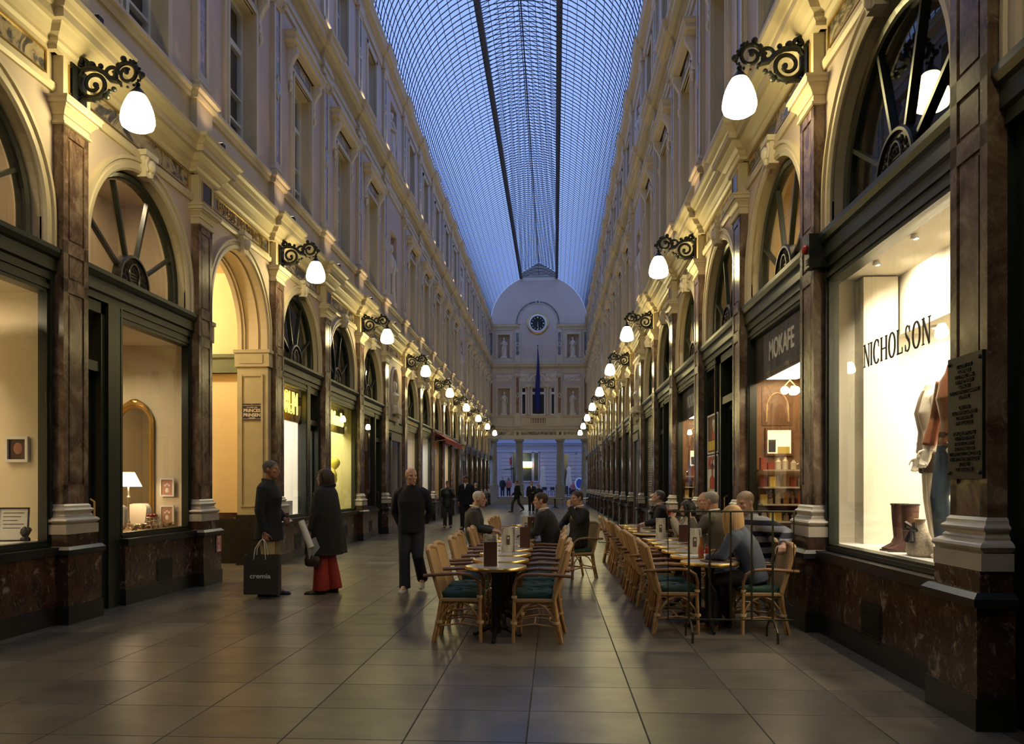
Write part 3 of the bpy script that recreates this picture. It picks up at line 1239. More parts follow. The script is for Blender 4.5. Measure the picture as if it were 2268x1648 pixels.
# louvred infill of the lantern gable
b = MB()
zg_ = ZV + RV * math.sin(AG)
b.prism([(XC - GH, zg_ - 0.2), (XC + GH, zg_ - 0.2), (XC + GH, zg_ + 0.45), (XC, zg_ + 1.35), (XC - GH, zg_ + 0.45)], YE - 0.02, YE + 0.2, 'y', 0)
for q in range(9):
    z = zg_ + 0.1 + q * 0.14
    hw = GH if z < zg_ + 0.45 else GH * (1 - (z - zg_ - 0.45) / 0.9)
    b.box(XC - hw, XC + hw, YE - 0.05, YE, z, z + 0.03, 1)
b.build(nxt('trim'), [mat('grey_louvre', (0.62, 0.58, 0.50), 0.6), ROOFIRON], kind='structure')


def etrim(name, fn, mats, kind='structure'):
    b = MB()
    fn(b)
    return b.build(nxt('trim'), mats, kind=kind)


def corn(prof, gap=False):
    b = MB()
    jog = []
    if gap:
        b.M = Matrix.Translation((0, YE, 0))
        for px, e0 in ((1146, XL), (1238, XR)):
            x0, x1 = ex(px) + 0.36, ex(px) - 0.36
            pth = [(x0, -0.01), (x0, 0.1), (x1, 0.1), (x1, 0), (e0, 0)] if e0 < x1 else [(e0, 0), (x0, 0), (x0, 0.1), (x1, 0.1), (x1, -0.01)]
            b.sweep(prof, pth)
        return b.build(nxt('trim'), CREAM, kind='structure')
    for px in (1146, 1238):
        jog += [(ex(px) + 0.36, 0), (ex(px) + 0.36, 0.1), (ex(px) - 0.36, 0.1), (ex(px) - 0.36, 0)]
    pth = [(XR, 0)] + jog[4:] + jog[:4] + [(XL, 0)]
    b.M = Matrix.Translation((0, YE, 0))
    b.sweep(prof, pth)
    return b.build(nxt('trim'), CREAM, kind='structure')


corn([(0, 11.05), (0.04, 11.05), (0.05, 11.3), (0.03, 11.32), (0.03, 11.46), (0.09, 11.5), (0.2, 11.58), (0.26, 11.64), (0.26, 11.72), (0.33, 11.85), (0.3, 11.9), (0.05, 11.92), (0.05, 12.3), (0, 12.32)])
corn([(0, 14.72), (0.05, 14.74), (0.08, 14.85), (0.16, 14.95), (0.24, 15.05), (0.24, 15.12), (0.28, 15.2), (0, 15.24)], True)
corn([(0, 7.30), (0.04, 7.32), (0.08, 7.40), (0.10, 7.46), (0, 7.48)])


def portico(b):
    b.box(XL, XR, YE - 0.12, YE + 0.4, 5.5, 5.78, 0)
    b.box(XL, XR, YE - 0.06, YE + 0.3, 5.78, 6.14, 0)
    for a, c in ((1098, 1139), (1154, 1233), (1248, 1288)):
        b.box(ex(a), ex(c), YE - 0.085, YE - 0.05, 5.85, 6.10, 1)
    for c in (1146.5, 1240.5):
        b.box(ex(c) - 0.1, ex(c) + 0.1, YE - 0.085, YE - 0.05, 5.85, 6.10, 2)


etrim('entablature', portico, [CREAM, BRECHE, BLUESLAB])
corn([(0, 6.13), (0.08, 6.16), (0.1, 6.24), (0.17, 6.33), (0.25, 6.36), (0.25, 6.44), (0.30, 6.50), (0.35, 6.58), (0.3, 6.62), (0, 6.64)])

SANDCOL = mat('grey_sandstone', (0.24, 0.21, 0.15), 0.5, var=0.15, vscale=3)
for q, (px, w) in enumerate(((1093, 0.62), (1150, 0.64), (1240.7, 0.64), (1296, 0.62))):
    r = empty('portico_column', (ex(px), YE + 0.1, 0))
    b = MB()
    b.box(-w * 0.62, w * 0.62, -w * 0.62, w * 0.62, 0, 1.55)
    b.box(-w * 0.66, w * 0.66, -w * 0.66, w * 0.66, 1.45, 1.58)
    b.build('pedestal', SANDCOL, r)
    b = MB()
    b.lathe([(w * 0.58, 1.58), (w * 0.6, 1.62), (w * 0.58, 1.68), (w * 0.5, 1.70), (w * 0.5, 1.8), (w * 0.5, 3.0), (w * 0.45, 5.15), (w * 0.5, 5.18), (w * 0.46, 5.22), (w * 0.48, 5.28), (w * 0.58, 5.36)], n=24)
    b.build('shaft', SANDCOL, r)
    b = MB()
    b.box(-w * 0.62, w * 0.62, -w * 0.62, w * 0.62, 5.36, 5.5)
    b.build('capital', SANDCOL, r)
    tag(r, ['round stone portico column at the far end beside the left wall', 'round stone portico column at the far end left of the flag',
            'round stone portico column at the far end right of the flag', 'round stone portico column at the far end beside the right wall'][q], 'column', 'portico columns')

# balustrade strip, pedestals, pilasters, windows of the end wall


def dress(b):
    for c in (1146.5, 1239):
        x = ex(c)
        b.box(x - 0.29, x + 0.29, YE - 0.13, YE, 6.62, 7.46, 0)
        b.box(x - 0.33, x + 0.33, YE - 0.17, YE, 7.36, 7.48, 0)
        b.box(x - 0.19, x + 0.19, YE - 0.09, YE, 7.48, 11.05, 0)
        b.box(x - 0.24, x + 0.24, YE - 0.13, YE, 10.85, 11.05, 0)
        b.box(x - 0.12, x + 0.12, YE - 0.10, YE, 7.7, 10.75, 1)
        b.prism([(x, 8.95), (x + 0.16, 9.2), (x, 9.45), (x - 0.16, 9.2)], YE - 0.115, YE, 'y', 0)
        b.prism([(x, 9.04), (x + 0.1, 9.2), (x, 9.36), (x - 0.1, 9.2)], YE - 0.12, YE, 'y', 2)
        b.box(x - 0.27, x + 0.27, YE - 0.12, YE, 11.9, 12.4, 0)
        b.box(x - 0.2, x + 0.2, YE - 0.08, YE, 12.4, 14.72, 0)
        b.box(x - 0.12, x + 0.12, YE - 0.09, YE, 12.6, 14.5, 2)
        cir = [(x + 0.17 * math.cos(2 * PI * k / 16), 13.5 + 0.17 * math.sin(2 * PI * k / 16)) for k in range(16)]
        b.prism(cir, YE - 0.11, YE, 'y', 0)
        b.prism([(x + (p - x) * 0.6, 13.5 + (z - 13.5) * 0.6) for p, z in cir], YE - 0.115, YE, 'y', 2)
    for c in (1088.5, 1296.5):
        x = ex(c)
        b.box(x - 0.15, x + 0.15, YE - 0.06, YE, 7.48, 11.05, 0)
        b.box(x - 0.09, x + 0.09, YE - 0.07, YE, 7.7, 10.75, 1)
        b.box(x - 0.15, x + 0.15, YE - 0.06, YE, 12.3, 14.7, 0)
        b.box(x - 0.09, x + 0.09, YE - 0.07, YE, 12.6, 14.5, 2)
    for (a, c) in nx:
        for h0, h1 in (n1, n2):
            for x0, x1, z0, z1 in ((a - 0.2, a, h0, h1 + 0.2), (c, c + 0.2, h0, h1 + 0.2), (a, c, h1, h1 + 0.2)):
                b.box(x0, x1, YE - 0.06, YE, z0, z1, 0)
    # arch band over the clock
    b.M = Matrix.Translation((ex(1191), YE - 0.0, 0)) @ Matrix.Scale(-1, 4, (0, 1, 0))
    b.arch([(0, 0), (0, 0.06), (0.05, 0.06), (0.05, 0.04)], 1.66, 15.3, 15.3, 40, 0)
    b.arch([(0.05, 0), (0.05, 0.045), (0.2, 0.045), (0.2, 0)], 1.66, 15.3, 15.3, 40, 2)
    b.arch([(0.2, 0), (0.2, 0.06), (0.26, 0.06), (0.26, 0)], 1.66, 15.3, 15.3, 40, 0)
    b.M = None
    cir = [(ex(1191) + 0.19 * math.cos(2 * PI * k / 18), 17.08 + 0.19 * math.sin(2 * PI * k / 18)) for k in range(18)]
    b.prism(cir, YE - 0.09, YE, 'y', 0)
    b.prism([(ex(1191) + (p - ex(1191)) * 0.6, 17.08 + (z - 17.08) * 0.6) for p, z in cir], YE - 0.1, YE, 'y', 2)


etrim('dressings', dress, [CREAM, INLAY_B, INLAY_G])

# lunette and reliefs


def relief(b, x0, x1, z0, z1, n, seed):
    q = random.Random(seed)
    b.box(x0, x1, YE - 0.02, YE, z0, z1, 0)
    for k in range(n):
        x = x0 + (x1 - x0) * (k + 0.5) / n
        z = (z0 + z1) / 2 + q.uniform(-0.12, 0.12)
        b.ball((x, YE - 0.04, z), q.uniform(0.07, 0.12), 8, 0, (1, 0.6, 1))
        b.tube([(x - 0.08, YE - 0.04, z - 0.15), (x, YE - 0.06, z), (x + 0.1, YE - 0.04, z + 0.14)], 0.03, 5)


for k, (a, c) in enumerate(((1098, 1133), (1250, 1285))):
    b = MB()
    relief(b, ex(a), ex(c), ez(844), ez(830), 7, k)
    b.build('relief_panel', STONE, label=f'carved stone relief panel above the lower statue {"left" if k == 0 else "right"} of the flag', cat='relief', group='reliefs of the end wall')
r = empty('relief_panel')
b = MB()
relief(b, ex(1152), ex(1172), ez(845), ez(823), 5, 5)
relief(b, ex(1210), ex(1233), ez(845), ez(823), 5, 6)
b.build('spandrel', STONE, r)
b = MB()
b.M = Matrix.Translation((ex(1191), YE, 0)) @ Matrix.Scale(-1, 4, (0, 1, 0))
b.arch([(0, 0), (0, 0.07), (0.17, 0.07), (0.17, 0)], 0.58, ez(846), ez(846), 24)
b.M = None
for dx in (-0.3, 0, 0.3):
    b.tube([(ex(1191) + dx, YE - 0.05, ez(845)), (ex(1191) + dx, YE - 0.07, ez(837)), (ex(1191) + dx, YE - 0.05, ez(833))], [0.1, 0.08, 0.05], 7)
b.build('lunette', STONE, r)
tag(r, 'carved relief with round lunette over the triple window behind the flag', 'relief')

for k, (a, c) in enumerate(wx):
    r = empty(nxt('window'), ((a + c) / 2, YE, 0), kind='structure')
    hw = (c - a) / 2
    b = MB()
    for x0, x1, z0, z1 in ((-hw, -hw + 0.08, zw0, zw1), (hw - 0.08, hw, zw0, zw1), (-hw, hw, zw0, zw0 + 0.08), (-hw, hw, zw1 - 0.08, zw1), (-hw, hw, ez(873), ez(868))):
        e_ = 0.006 if z1 - z0 > 1 else 0.0
        b.box(x0, x1, 0.1 - e_, 0.2 + e_, z0, z1)
    b.build('sash', WHITEP, r)
    b = MB()
    b.box(-hw + 0.05, hw - 0.05, 0.14, 0.15, zw0 + 0.05, zw1 - 0.05)
    b.build('pane', GLASS, r)
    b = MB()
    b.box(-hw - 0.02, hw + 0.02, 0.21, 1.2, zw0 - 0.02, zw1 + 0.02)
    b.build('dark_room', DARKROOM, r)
for k, c in enumerate((1171, 1213)):
    b = MB()
    b.lathe([(0.13, zw0), (0.13, zw0 + 0.1), (0.1, zw0 + 0.15), (0.09, zw1 - 0.2), (0.13, zw1 - 0.15), (0.15, zw1)], (ex(c), YE - 0.05, 0), 16)
    b.box(ex(c) - 0.28, ex(c) + 0.28, YE - 0.18, YE + 0.05, zw1, zw1 + 0.2)
    b.build(nxt('trim'), CREAM, kind='structure')
r = empty('balustrade', (ex(1192), YE, 0), label='short cream balustrade of turned balusters under the flag', cat='balustrade')
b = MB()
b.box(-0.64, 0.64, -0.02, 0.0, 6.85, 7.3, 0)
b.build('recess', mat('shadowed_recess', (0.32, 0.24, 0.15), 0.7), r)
for q in range(6):
    b = MB()
    b.lathe([(0.05, 6.85), (0.05, 6.88), (0.03, 6.9), (0.06, 7.0), (0.06, 7.05), (0.028, 7.17), (0.045, 7.26), (0.05, 7.3)], (-0.53 + q * 0.212, -0.07, 0), 10)
    b.build('baluster', CREAM, r)
b = MB()
b.box(-0.66, 0.66, -0.13, 0.0, 7.3, 7.36)
b.box(-0.66, 0.66, -0.13, 0.0, 6.78, 6.85)
b.build('rail', CREAM, r)

# clock
r = empty('wall_clock', (ex(1191), YE, ez(716.5)), label='round clock with black face and gilt white ring on the end wall', cat='clock')
b = MB()
b.M = Matrix.Rotation(PI / 2, 4, 'X')
b.lathe([(0.92, 0), (0.92, 0.08), (0.86, 0.12), (0.80, 0.12), (0.80, 0.06)], n=48, m=0, cap=False)
b.lathe([(0.80, 0.02), (0.80, 0.10), (0.66, 0.14), (0.62, 0.12), (0.62, 0.02)], n=48, m=1, cap=False)
b.build('ring', [GOLD, WHITEP], r)
b = MB()
b.M = Matrix.Rotation(PI / 2, 4, 'X')
b.lathe([(0.63, 0.0), (0.63, 0.05), (0.0, 0.051)], n=48, s=False)
b.build('dial', BLACK, r)
b = MB()
for q in range(12):
    b.M = Matrix.Rotation(-2 * PI * q / 12, 4, 'Y')
    w = 0.05 if q % 3 == 0 else 0.025
    b.box(-w, w, -0.062, -0.052, 0.44, 0.57 if q % 3 == 0 else 0.54)
b.build('hour_marks', WHITEP, r)
for nm, L, w, a in (('hour_hand', 0.33, 0.035, 178), ('minute_hand', 0.48, 0.022, 172)):
    b = MB()
    b.M = Matrix.Rotation(math.radians(a), 4, 'Y')
    b.prism([(-w, -0.12), (w, -0.12), (w * 0.6, L * 0.8), (0, L), (-w * 0.6, L * 0.8)], -0.075, -0.065, 'y')
    b.build(nm, WHITEP, r)

# flag on its pole
r = empty('flag', (ex(1191.5), YE - 0.6, 0), label='blue flag hanging furled on a pole below the clock', cat='flag')
b = MB()
b.tube([(0.02, 0.55, ez(918)), (0, 0, ez(770))], [0.035, 0.025], 8)
b.ball((0, 0, ez(768)), 0.06, 8)
b.build('pole', mat('bronze', (0.12, 0.07, 0.03), 0.4, metal=0.6), r)
b = MB()
rings = []
for q in range(15):
    f = q / 14
    z = ez(776) + (ez(913) - ez(776)) * f
    wv = 0.03 + 0.17 * min(1, f * 1.25) * (1 if f < 0.85 else 1 - (f - 0.85) * 3)
    rings.append([(wv * math.cos(2 * PI * k / 20) * (1 + 0.25 * math.sin(5 * 2 * PI * k / 20)) + 0.03 * math.sin(f * 7), 0.02 + f * 0.5 + wv * 0.5 * math.sin(2 * PI * k / 20) * (1 + 0.3 * math.cos(4 * 2 * PI * k / 20)) - 0.08, z) for k in range(20)])
b.loft(rings)
b.build('cloth', mat('blue_cloth', (0.012, 0.020, 0.16), 0.7), r)


# statues
def statue_mb(seed, h=1.75):
    q = random.Random(seed)
    b = MB()
    b.box(-0.26, 0.26, -0.18, 0.18, 0, 0.16)
    s = h / 1.75
    rings = []
    N = 28
    lean = q.uniform(-0.05, 0.05)
    for z, rx, ry in ((0.16, 0.25, 0.19), (0.22, 0.24, 0.18), (0.5, 0.2, 0.16), (0.8, 0.2, 0.15), (1.0, 0.21, 0.15), (1.15, 0.18, 0.13), (1.32, 0.21, 0.14), (1.46, 0.22, 0.13), (1.54, 0.14, 0.1), (1.58, 0.07, 0.07), (1.62, 0.06, 0.065), (1.66, 0.085, 0.10), (1.74, 0.1, 0.115), (1.82, 0.095, 0.11), (1.88, 0.06, 0.07), (1.9, 0.01, 0.01)):
        ww = 0.10 if z < 1.2 else 0.04 if z < 1.5 else 0
        cx = lean * math.sin(z * 2.2)
        rings.append([(cx + rx * math.cos(2 * PI * k / N) * (1 + ww * math.sin(7 * 2 * PI * k / N + z * 2)), ry * math.sin(2 * PI * k / N) * (1 + ww * math.sin(9 * 2 * PI * k / N)) * 1, z * s) for k in range(N)])
    b.loft(rings)
    a = q.choice((-1, 1))
    b.tube([(a * 0.2, 0, 1.44 * s), (a * 0.27, 0.04, 1.2 * s), (a * 0.1, 0.2, 1.12 * s)], [0.065, 0.06, 0.045], 8)
    b.ball((a * 0.08, 0.21, 1.13 * s), 0.05, 8)
    b.tube([(-a * 0.2, 0, 1.44 * s), (-a * 0.27, 0.02, 1.2 * s), (-a * 0.22, 0.12, 1.32 * s) if seed % 2 else (-a * 0.25, 0.08, 0.95 * s)], [0.065, 0.058, 0.045], 8)
    b.tube([(a * 0.18, 0.1, 1.45 * s), (0.0, 0.16, 1.2 * s), (-a * 0.16, 0.14, 0.95 * s), (-a * 0.2, 0.1, 0.4 * s)], [0.05, 0.06, 0.06, 0.04], 7)
    return b


sq = 0
for k, (a, c) in enumerate(nx):
    for (h0, h1), wh in ((n1, 'lower'), (n2, 'upper')):
        o = statue_mb(sq, (h1 - h0) * 0.84).build('statue', STONE, loc=((a + c) / 2, YE + 0.2, h0), rz=PI,
                                                   label=f'draped stone statue in the {wh} niche {"left" if k == 0 else "right"} of the clock', cat='statue', group='statues of the end wall')
        sq += 1
for side in ('left', 'right'):
    for k in NICHES:
        nn = 'nearer' if k == 5 else 'farther'
        for z, wh in ((7.55, 'first-floor'), (12.4, 'attic')):
            o = statue_mb(sq, 1.95 if z < 8 else 1.6).build('statue', STONE, label=f'draped stone statue in the {nn} {wh} niche of the {side} wall', cat='statue', group=f'niche statues of the {side} wall')
            sq += 1
            d = -0.12
            o.location = (XW[side] + (d if side == 'left' else -d), yb(k), z)
            o.rotation_euler = (0, 0, RZ[side])
        # bust in the oval
        b = MB()
        b.lathe([(0.1, 0), (0.12, 0.05), (0.08, 0.12), (0.2, 0.3), (0.24, 0.42), (0.16, 0.5), (0.07, 0.55), (0.07, 0.6), (0.12, 0.68), (0.125, 0.78), (0.09, 0.88), (0.01, 0.92)], n=18, sy=0.7)
        b.build('bust', STONE, label=f'stone bust in the {nn} oval niche of the {side} wall', cat='bust', group=f'busts of the {side} wall')
        o = bpy.context.scene.objects[-1] if False else COL.objects[-1]
        o.location = (XW[side] + (0.02 if side == 'left' else -0.02), yb(k), 4.12)
        o.rotation_euler = (0, 0, RZ[side])
        # oval frame, impost band and grey door
        r = at_wall(empty(nxt('trim'), kind='structure'), side, yb(k))
        b = MB()
        b.tube([(0.53 * math.cos(2 * PI * q / 32), 0.02, 4.70 + 0.78 * math.sin(2 * PI * q / 32)) for q in range(32)], 0.055, 8, loop=True)
        b.box(-0.3, 0.3, 0, 0.22, 3.92, 4.12)
        b.tube([(-0.3, 0.1, 4.0), (0, 0.16, 3.82), (0.3, 0.1, 4.0)], 0.06, 6)
        b.box(-0.07, 0.07, 0, 0.15, 3.55, 3.85)
        b.build('oval_frame', STONE, r)
        b = MB()
        b.sweep([(0, 3.32), (0.05, 3.34), (0.05, 3.6), (0.09, 3.66), (0, 3.7)], [(-1.41, 0), (1.41, 0)])
        b.build('band', OLIVE, r)
        r = at_wall(empty(nxt('door'), kind='structure'), side, yb(k))
        GREYD = mat('grey_door_paint', (0.11, 0.11, 0.10), 0.45)
        b = MB()
        for s in (-1, 1):
            b.box(s * 0.62, s * 0.85, 0, 0.08, 0, 3.1)
        b.box(-0.85, 0.85, 0, 0.1, 3.0, 3.25)
        b.build('frame', GREYD, r)
        b = MB()
        b.box(-0.62, 0.62, -0.32, -0.26, 0, 3.1)
        for z0, z1 in ((0.2, 1.0), (1.15, 2.9)):
            for s in (-1, 1):
                b.box(s * 0.08, s * 0.54, -0.26, -0.24, z0, z1)
        b.build('leaf', BLACK, r)
        b = MB()
        b.box(-0.35, -0.12, -0.25, -0.22, 1.25, 1.85)
        b.build('brass_plate', BRASS, r)
        b = MB()
        for x0, x1 in ((-1.41, -0.85), (0.85, 1.41)):
            b.box(x0, x1, 0, 0.1, 0, 0.2, 0)
            b.box(x0, x1, 0, 0.09, 0.2, 0.83, 1)
        b.build('dado', [BLACKST, MARBLE_D], r)

# steps at the far end
for q in range(4):
    b = MB()
    b.box(XL, XR, 66.2 + q * 0.3, 67.6 if q < 3 else 69.0, q * 0.15, q * 0.15 + 0.15)
    b.build(nxt('floor'), SANDCOL, kind='structure')

# ------------------------------------------------------------------ the street beyond
PAVE = mat('street_paving', (0.32, 0.24, 0.23), 0.6, var=0.15, vscale=2)
b = MB()
b.box(-22, 20, 69.0, 100, 0.2, 0.6)
b.build(nxt('floor'), PAVE, kind='structure')
PALE = mat('pale_rendered_stone', (0.40, 0.34, 0.34), 0.6, var=0.06, vscale=1)
YS = 80.0


def sx(px):
    return X_at(px, YS)


def sz(py):
    return Z_at(1200, py, YS)


bd = empty('street_building', (0, YS, 0), label='pale rusticated stone building across the street beyond the portico', cat='building')
b = MB()
b.box(-22, 18, 0, 1, 0.6, 11)
for q in range(9):
    z = sz(1080) + q * (sz(1010) - sz(1080)) / 8.5
    for a, c in ((1108, 1133), (1196, 1232), (1258, 1290)):
        b.box(sx(a), sx(c), -0.06, 0, z, z + 0.32)
b.build('wall', PALE, bd)
b = MB()
b.box(-22, 18, -0.5, 0, sz(982), sz(975))
b.box(-22, 18, -0.3, 0, sz(986), sz(982))
b.box(-22, 18, -0.12, 0, sz(1001), sz(997))
b.build('cornice', mat('blue_grey_stone', (0.36, 0.36, 0.42), 0.5), bd)
for a, c, t_, z1 in ((1135, 1146, 1002, 1070), (1156, 1178, 1003, 1066), (1183, 1192, 1003, 1065), (1247, 1275, 1006, 1095)):
    b = MB()
    b.box(sx(a), sx(c), -0.02, 0.02, sz(z1), sz(t_))
    w_ = b.build('window', mat('dim_street_window', (0.03, 0.04, 0.035), 0.15), bd)
    b = MB()
    for x in (sx(a) - 0.08, sx(c)):
        b.box(x, x + 0.08, -0.1, 0, sz(z1), sz(t_) + 0.1)
    b.box(sx(a) - 0.08, sx(c) + 0.08, -0.1, 0, sz(t_), sz(t_) + 0.1)
    b.build('window_frame', PALE, w_)
b = MB()
b.box(sx(1155), sx(1194), -0.25, 0, sz(1068), sz(1065))
b.build('sill', PALE, bd)
r = empty('neon_sign', (sx(1168), YS - 0.5, sz(1028)), label='glowing white and red sign in the window across the street', cat='sign')
b = MB()
b.box(-0.5, 0.5, -0.06, 0.06, -0.22, 0.22)
b.build('light_box', emit('sign_white', (0.75, 1.0, 0.95), 9), r)
b = MB()
b.box(-0.42, 0.42, -0.06, 0.06, -0.38, -0.24)
b.build('lower_strip', emit('sign_amber', (1.0, 0.5, 0.08), 6), r)
b = MB()
b.box(0.5, 0.56, -0.04, 0.04, -0.3, 0.15)
b.build('side_strip', emit('sign_red', (1.0, 0.08, 0.03), 4), r)
r = empty('hanging_sign', (sx(1132), YS - 0.9, sz(1022)), label='narrow red and black sign on an iron arm across the street', cat='sign')
b = MB()
b.box(-0.1, 0.06, -0.05, 0.05, -0.35, 0.35)
b.build('board', mat('red_sign', (0.4, 0.02, 0.015), 0.5), r)
b = MB()
b.box(0.06, 0.13, -0.03, 0.03, -1.9, 0.45)
b.tube([(-0.65, 0, -0.85), (-0.3, 0, -0.8), (0.1, 0, -0.82)], 0.04, 6)
b.box(-0.05, 0.3, 0, 0.9, -0.72, -0.66)
b.build('arm', BLACK, r)


def parasol(x, y, lab):
    r = empty('parasol', (x, y, 0.6), label=lab, cat='parasol', group='closed parasols in the street')
    b = MB()
    rings = []
    for z, rr in ((0.95, 0.26), (1.3, 0.27), (1.9, 0.2), (2.3, 0.16), (2.6, 0.2), (2.75, 0.1), (2.85, 0.01)):
        rings.append([(rr * math.cos(2 * PI * k / 24) * (1 + 0.16 * math.sin(8 * 2 * PI * k / 24)), rr * math.sin(2 * PI * k / 24) * (1 + 0.16 * math.sin(8 * 2 * PI * k / 24)), z) for k in range(24)])
    b.loft(rings)
    b.build('canopy', mat('cream_canvas', (0.62, 0.52, 0.40), 0.7), r)
    b = MB()
    b.tube([(0, 0, 0.05), (0, 0, 1.1)], 0.03, 8)
    b.build('pole', STEEL, r)
    b = MB()
    b.lathe([(0.25, 0), (0.25, 0.05), (0.05, 0.09)], n=16)
    b.build('foot', BLACK, r)


parasol(X_at(1202, 76), 76, 'closed cream parasol in the street between the portico columns, left of two')
parasol(X_at(1259.5, 76), 76, 'closed cream parasol in the street in front of the dark doorway')
r = empty('bicycle_sign', (X_at(1283, 74), 74, 0.6), label='round blue and white sign standing in the street beside the right column', cat='sign')
b = MB()
b.tube([(0.36 * math.cos(2 * PI * k / 24), 0, 1.15 + 0.5 * math.sin(2 * PI * k / 24)) for k in range(24)], 0.07, 8, loop=True)
b.build('ring', WHITEP, r)
b = MB()
b.prism([(0.3 * math.cos(2 * PI * k / 24), 1.15 + 0.44 * math.sin(2 * PI * k / 24)) for k in range(24)], -0.02, 0.02, 'y')
b.tube([(0, 0, 0), (0, 0, 0.7)], 0.03, 6)
b.build('disc', mat('blue_enamel', (0.03, 0.07, 0.35), 0.4), r)
# ------------------------------------------------------------------ shopfronts


def W(side, k, u, out, z):
    """world point in bay k: u metres towards the far end, out metres into the gallery"""
    return Vector((XW[side] + (out if side == 'left' else -out), yb(k) + u, z))


def shopfront(side, k, win=(-1.41, 1.41), door=None, top=3.70, shutter=False, frame=None):
    sg = -1 if side == 'left' else 1
    r = at_wall(empty(nxt('window'), kind='structure'), side, yb(k))
    fr = frame or GREEN

    def bx(b, u0, u1, y0, y1, z0, z1, m=0):
        a, c = sorted((sg * u0, sg * u1))
        b.box(a, c, y0, y1, z0, z1, m)
    a, c = win
    b = MB()
    bx(b, a, c, -0.3, 0.10, 0, 0.2)
    b.build('base_block', BLACKST, r)
    b = MB()
    bx(b, a, c, -0.3, 0.09, 0.2, 0.745)
    b.build('stall_riser', MARBLE_D, r)
    b = MB()
    bx(b, a, c, -0.3, 0.13, 0.745, 0.83)
    b.build('sill', BLACKST, r)
    b = MB()
    # low ventilation grille in the riser
    bx(b, -0.22 + (a + c) / 2, 0.22 + (a + c) / 2, 0.08, 0.094, 0.14, 0.5)
    for q in range(7):
        bx(b, -0.2 + (a + c) / 2, 0.2 + (a + c) / 2, 0.09, 0.105, 0.17 + q * 0.046, 0.185 + q * 0.046)
    b.build('vent', IRON, r)
    b = MB()
    for u0, u1 in ((a, a + 0.10), (c - 0.10, c)):
        bx(b, u0, u1, -0.10, 0.0, 0.83, top)
        bx(b, u0 + 0.03, u1 - 0.03, -0.08, 0.02, 0.83, top)
    bx(b, a, c, -0.12, 0.0, 0.83, 0.90)
    bx(b, a, c, -0.12, 0.02, 0.84, 0.875)
    bx(b, a, c, -0.14, 0.0, top - 0.14, top)
    bx(b, a, c, -0.12, 0.015, top - 0.1, top - 0.05)
    b.build('frame', fr, r)
    b = MB()
    bx(b, a + 0.09, c - 0.09, -0.055, -0.05, 0.88, top - 0.12)
    b.build('pane', GLASS, r)
    if shutter:
        b = MB()
        n = 38
        for q in range(n):
            z = 0.9 + q * (top - 1.1) / n
            bx(b, a + 0.11, c - 0.11, -0.095, -0.07, z, z + 0.055)
        b.build('roller_shutter', mat('shutter_slats', (0.55, 0.50, 0.40), 0.35, metal=0.5), r)
    if door:
        d0, d1 = door
        dr = at_wall(empty(nxt('door'), kind='structure'), side, yb(k))
        b = MB()
        for u0, u1 in ((d0 - 0.0, d0 + 0.1), (d1 - 0.1, d1)):
            bx(b, u0, u1, -0.26, -0.02, 0, top)
        bx(b, d0, d1, -0.26, -0.02, top - 0.14, top)
        bx(b, d0, d1, -0.26, -0.04, 2.86, 2.98)
        b.build('frame', fr, dr)
        b = MB()
        e0, e1 = min(d0, d1) + 0.1, max(d0, d1) - 0.1
        bx(b, e0, e0 + 0.08, -0.2, -0.14, 0.04, 2.86)
        bx(b, e1 - 0.08, e1, -0.2, -0.14, 0.04, 2.86)
        bx(b, e0, e1, -0.2, -0.14, 0.04, 0.45)
        bx(b, e0, e1, -0.2, -0.14, 2.76, 2.86)
        b.build('leaf', fr, dr)
        b = MB()
        bx(b, e0 + 0.07, e1 - 0.07, -0.172, -0.168, 0.44, 2.78)
        bx(b, e0, e1, -0.172, -0.168, 2.98, top - 0.12)
        b.build('pane', GLASS, dr)
        b = MB()
        uu = sg * (e1 - 0.04)
        b.tube([(uu, -0.13, 1.05), (uu, -0.08, 1.08), (uu, -0.08, 1.3), (uu, -0.13, 1.33)], 0.014, 6)
        b.build('handle', BRASS, dr)
    return r


def room(side, k, wall, depth=2.4, zf=0.84, zt=3.62, fl_m=None, back=True, upper=None, name='wall'):
    """the room behind a shop window: side walls, back, floor, ceiling, with its mezzanine behind the fanlight"""
    r = at_wall(empty(nxt('wall'), kind='structure'), side, yb(k))
    b = MB()
    x0, x1, y0, y1 = -1.56, 1.56, -depth, -0.12
    for x in (x0, x1):
        b.box(x - 0.02, x + 0.02, y0, y1, zf, zt, 0)
    if back:
        b.box(x0, x1, y0 - 0.04, y0, zf, zt, 0)
    b.box(x0, x1, y0, y1, zt, zt + 0.04, 0)
    b.box(x0, x1, y0, -0.12, zf - 0.05, zf, 1)
    b.build('shop_room', [wall, fl_m or OAKL], r)
    b = MB()
    for x in (x0, x1):
        b.box(x - 0.02, x + 0.02, -1.2, -0.32, 3.76, 5.75, 0)
    b.box(x0, x1, -1.24, -1.2, 3.76, 5.75, 0)
    b.box(x0, x1, -1.2, -0.32, 5.71, 5.75, 0)
    b.box(x0, x1, -1.2, -0.2, 3.70, 3.76, 0)
    b.build('mezzanine', upper or DARKROOM, r)
    return r


LQ = {}


def ceiling_lamp(side, k, u, out, z, su, so, col, en, lab, vertical=False, group='shop ceiling lamps'):
    p = W(side, k, u, out, z)
    r = empty('ceiling_lamp', p, 0, lab, 'lamp', group)
    b = MB()
    b.cbox((0, 0, 0.02), (so + 0.03, su + 0.03, 0.03))
    b.build('housing', WHITEP, r)
    b = MB()
    b.cbox((0, 0, 0.0), (so, su, 0.012))
    key = ('panel', col, en)
    m = LQ.get(key) or emit(f'lamp_panel_{len(LQ)}', col, en * SHOP)
    LQ[key] = m
    b.build('diffuser', m, r)
    return r


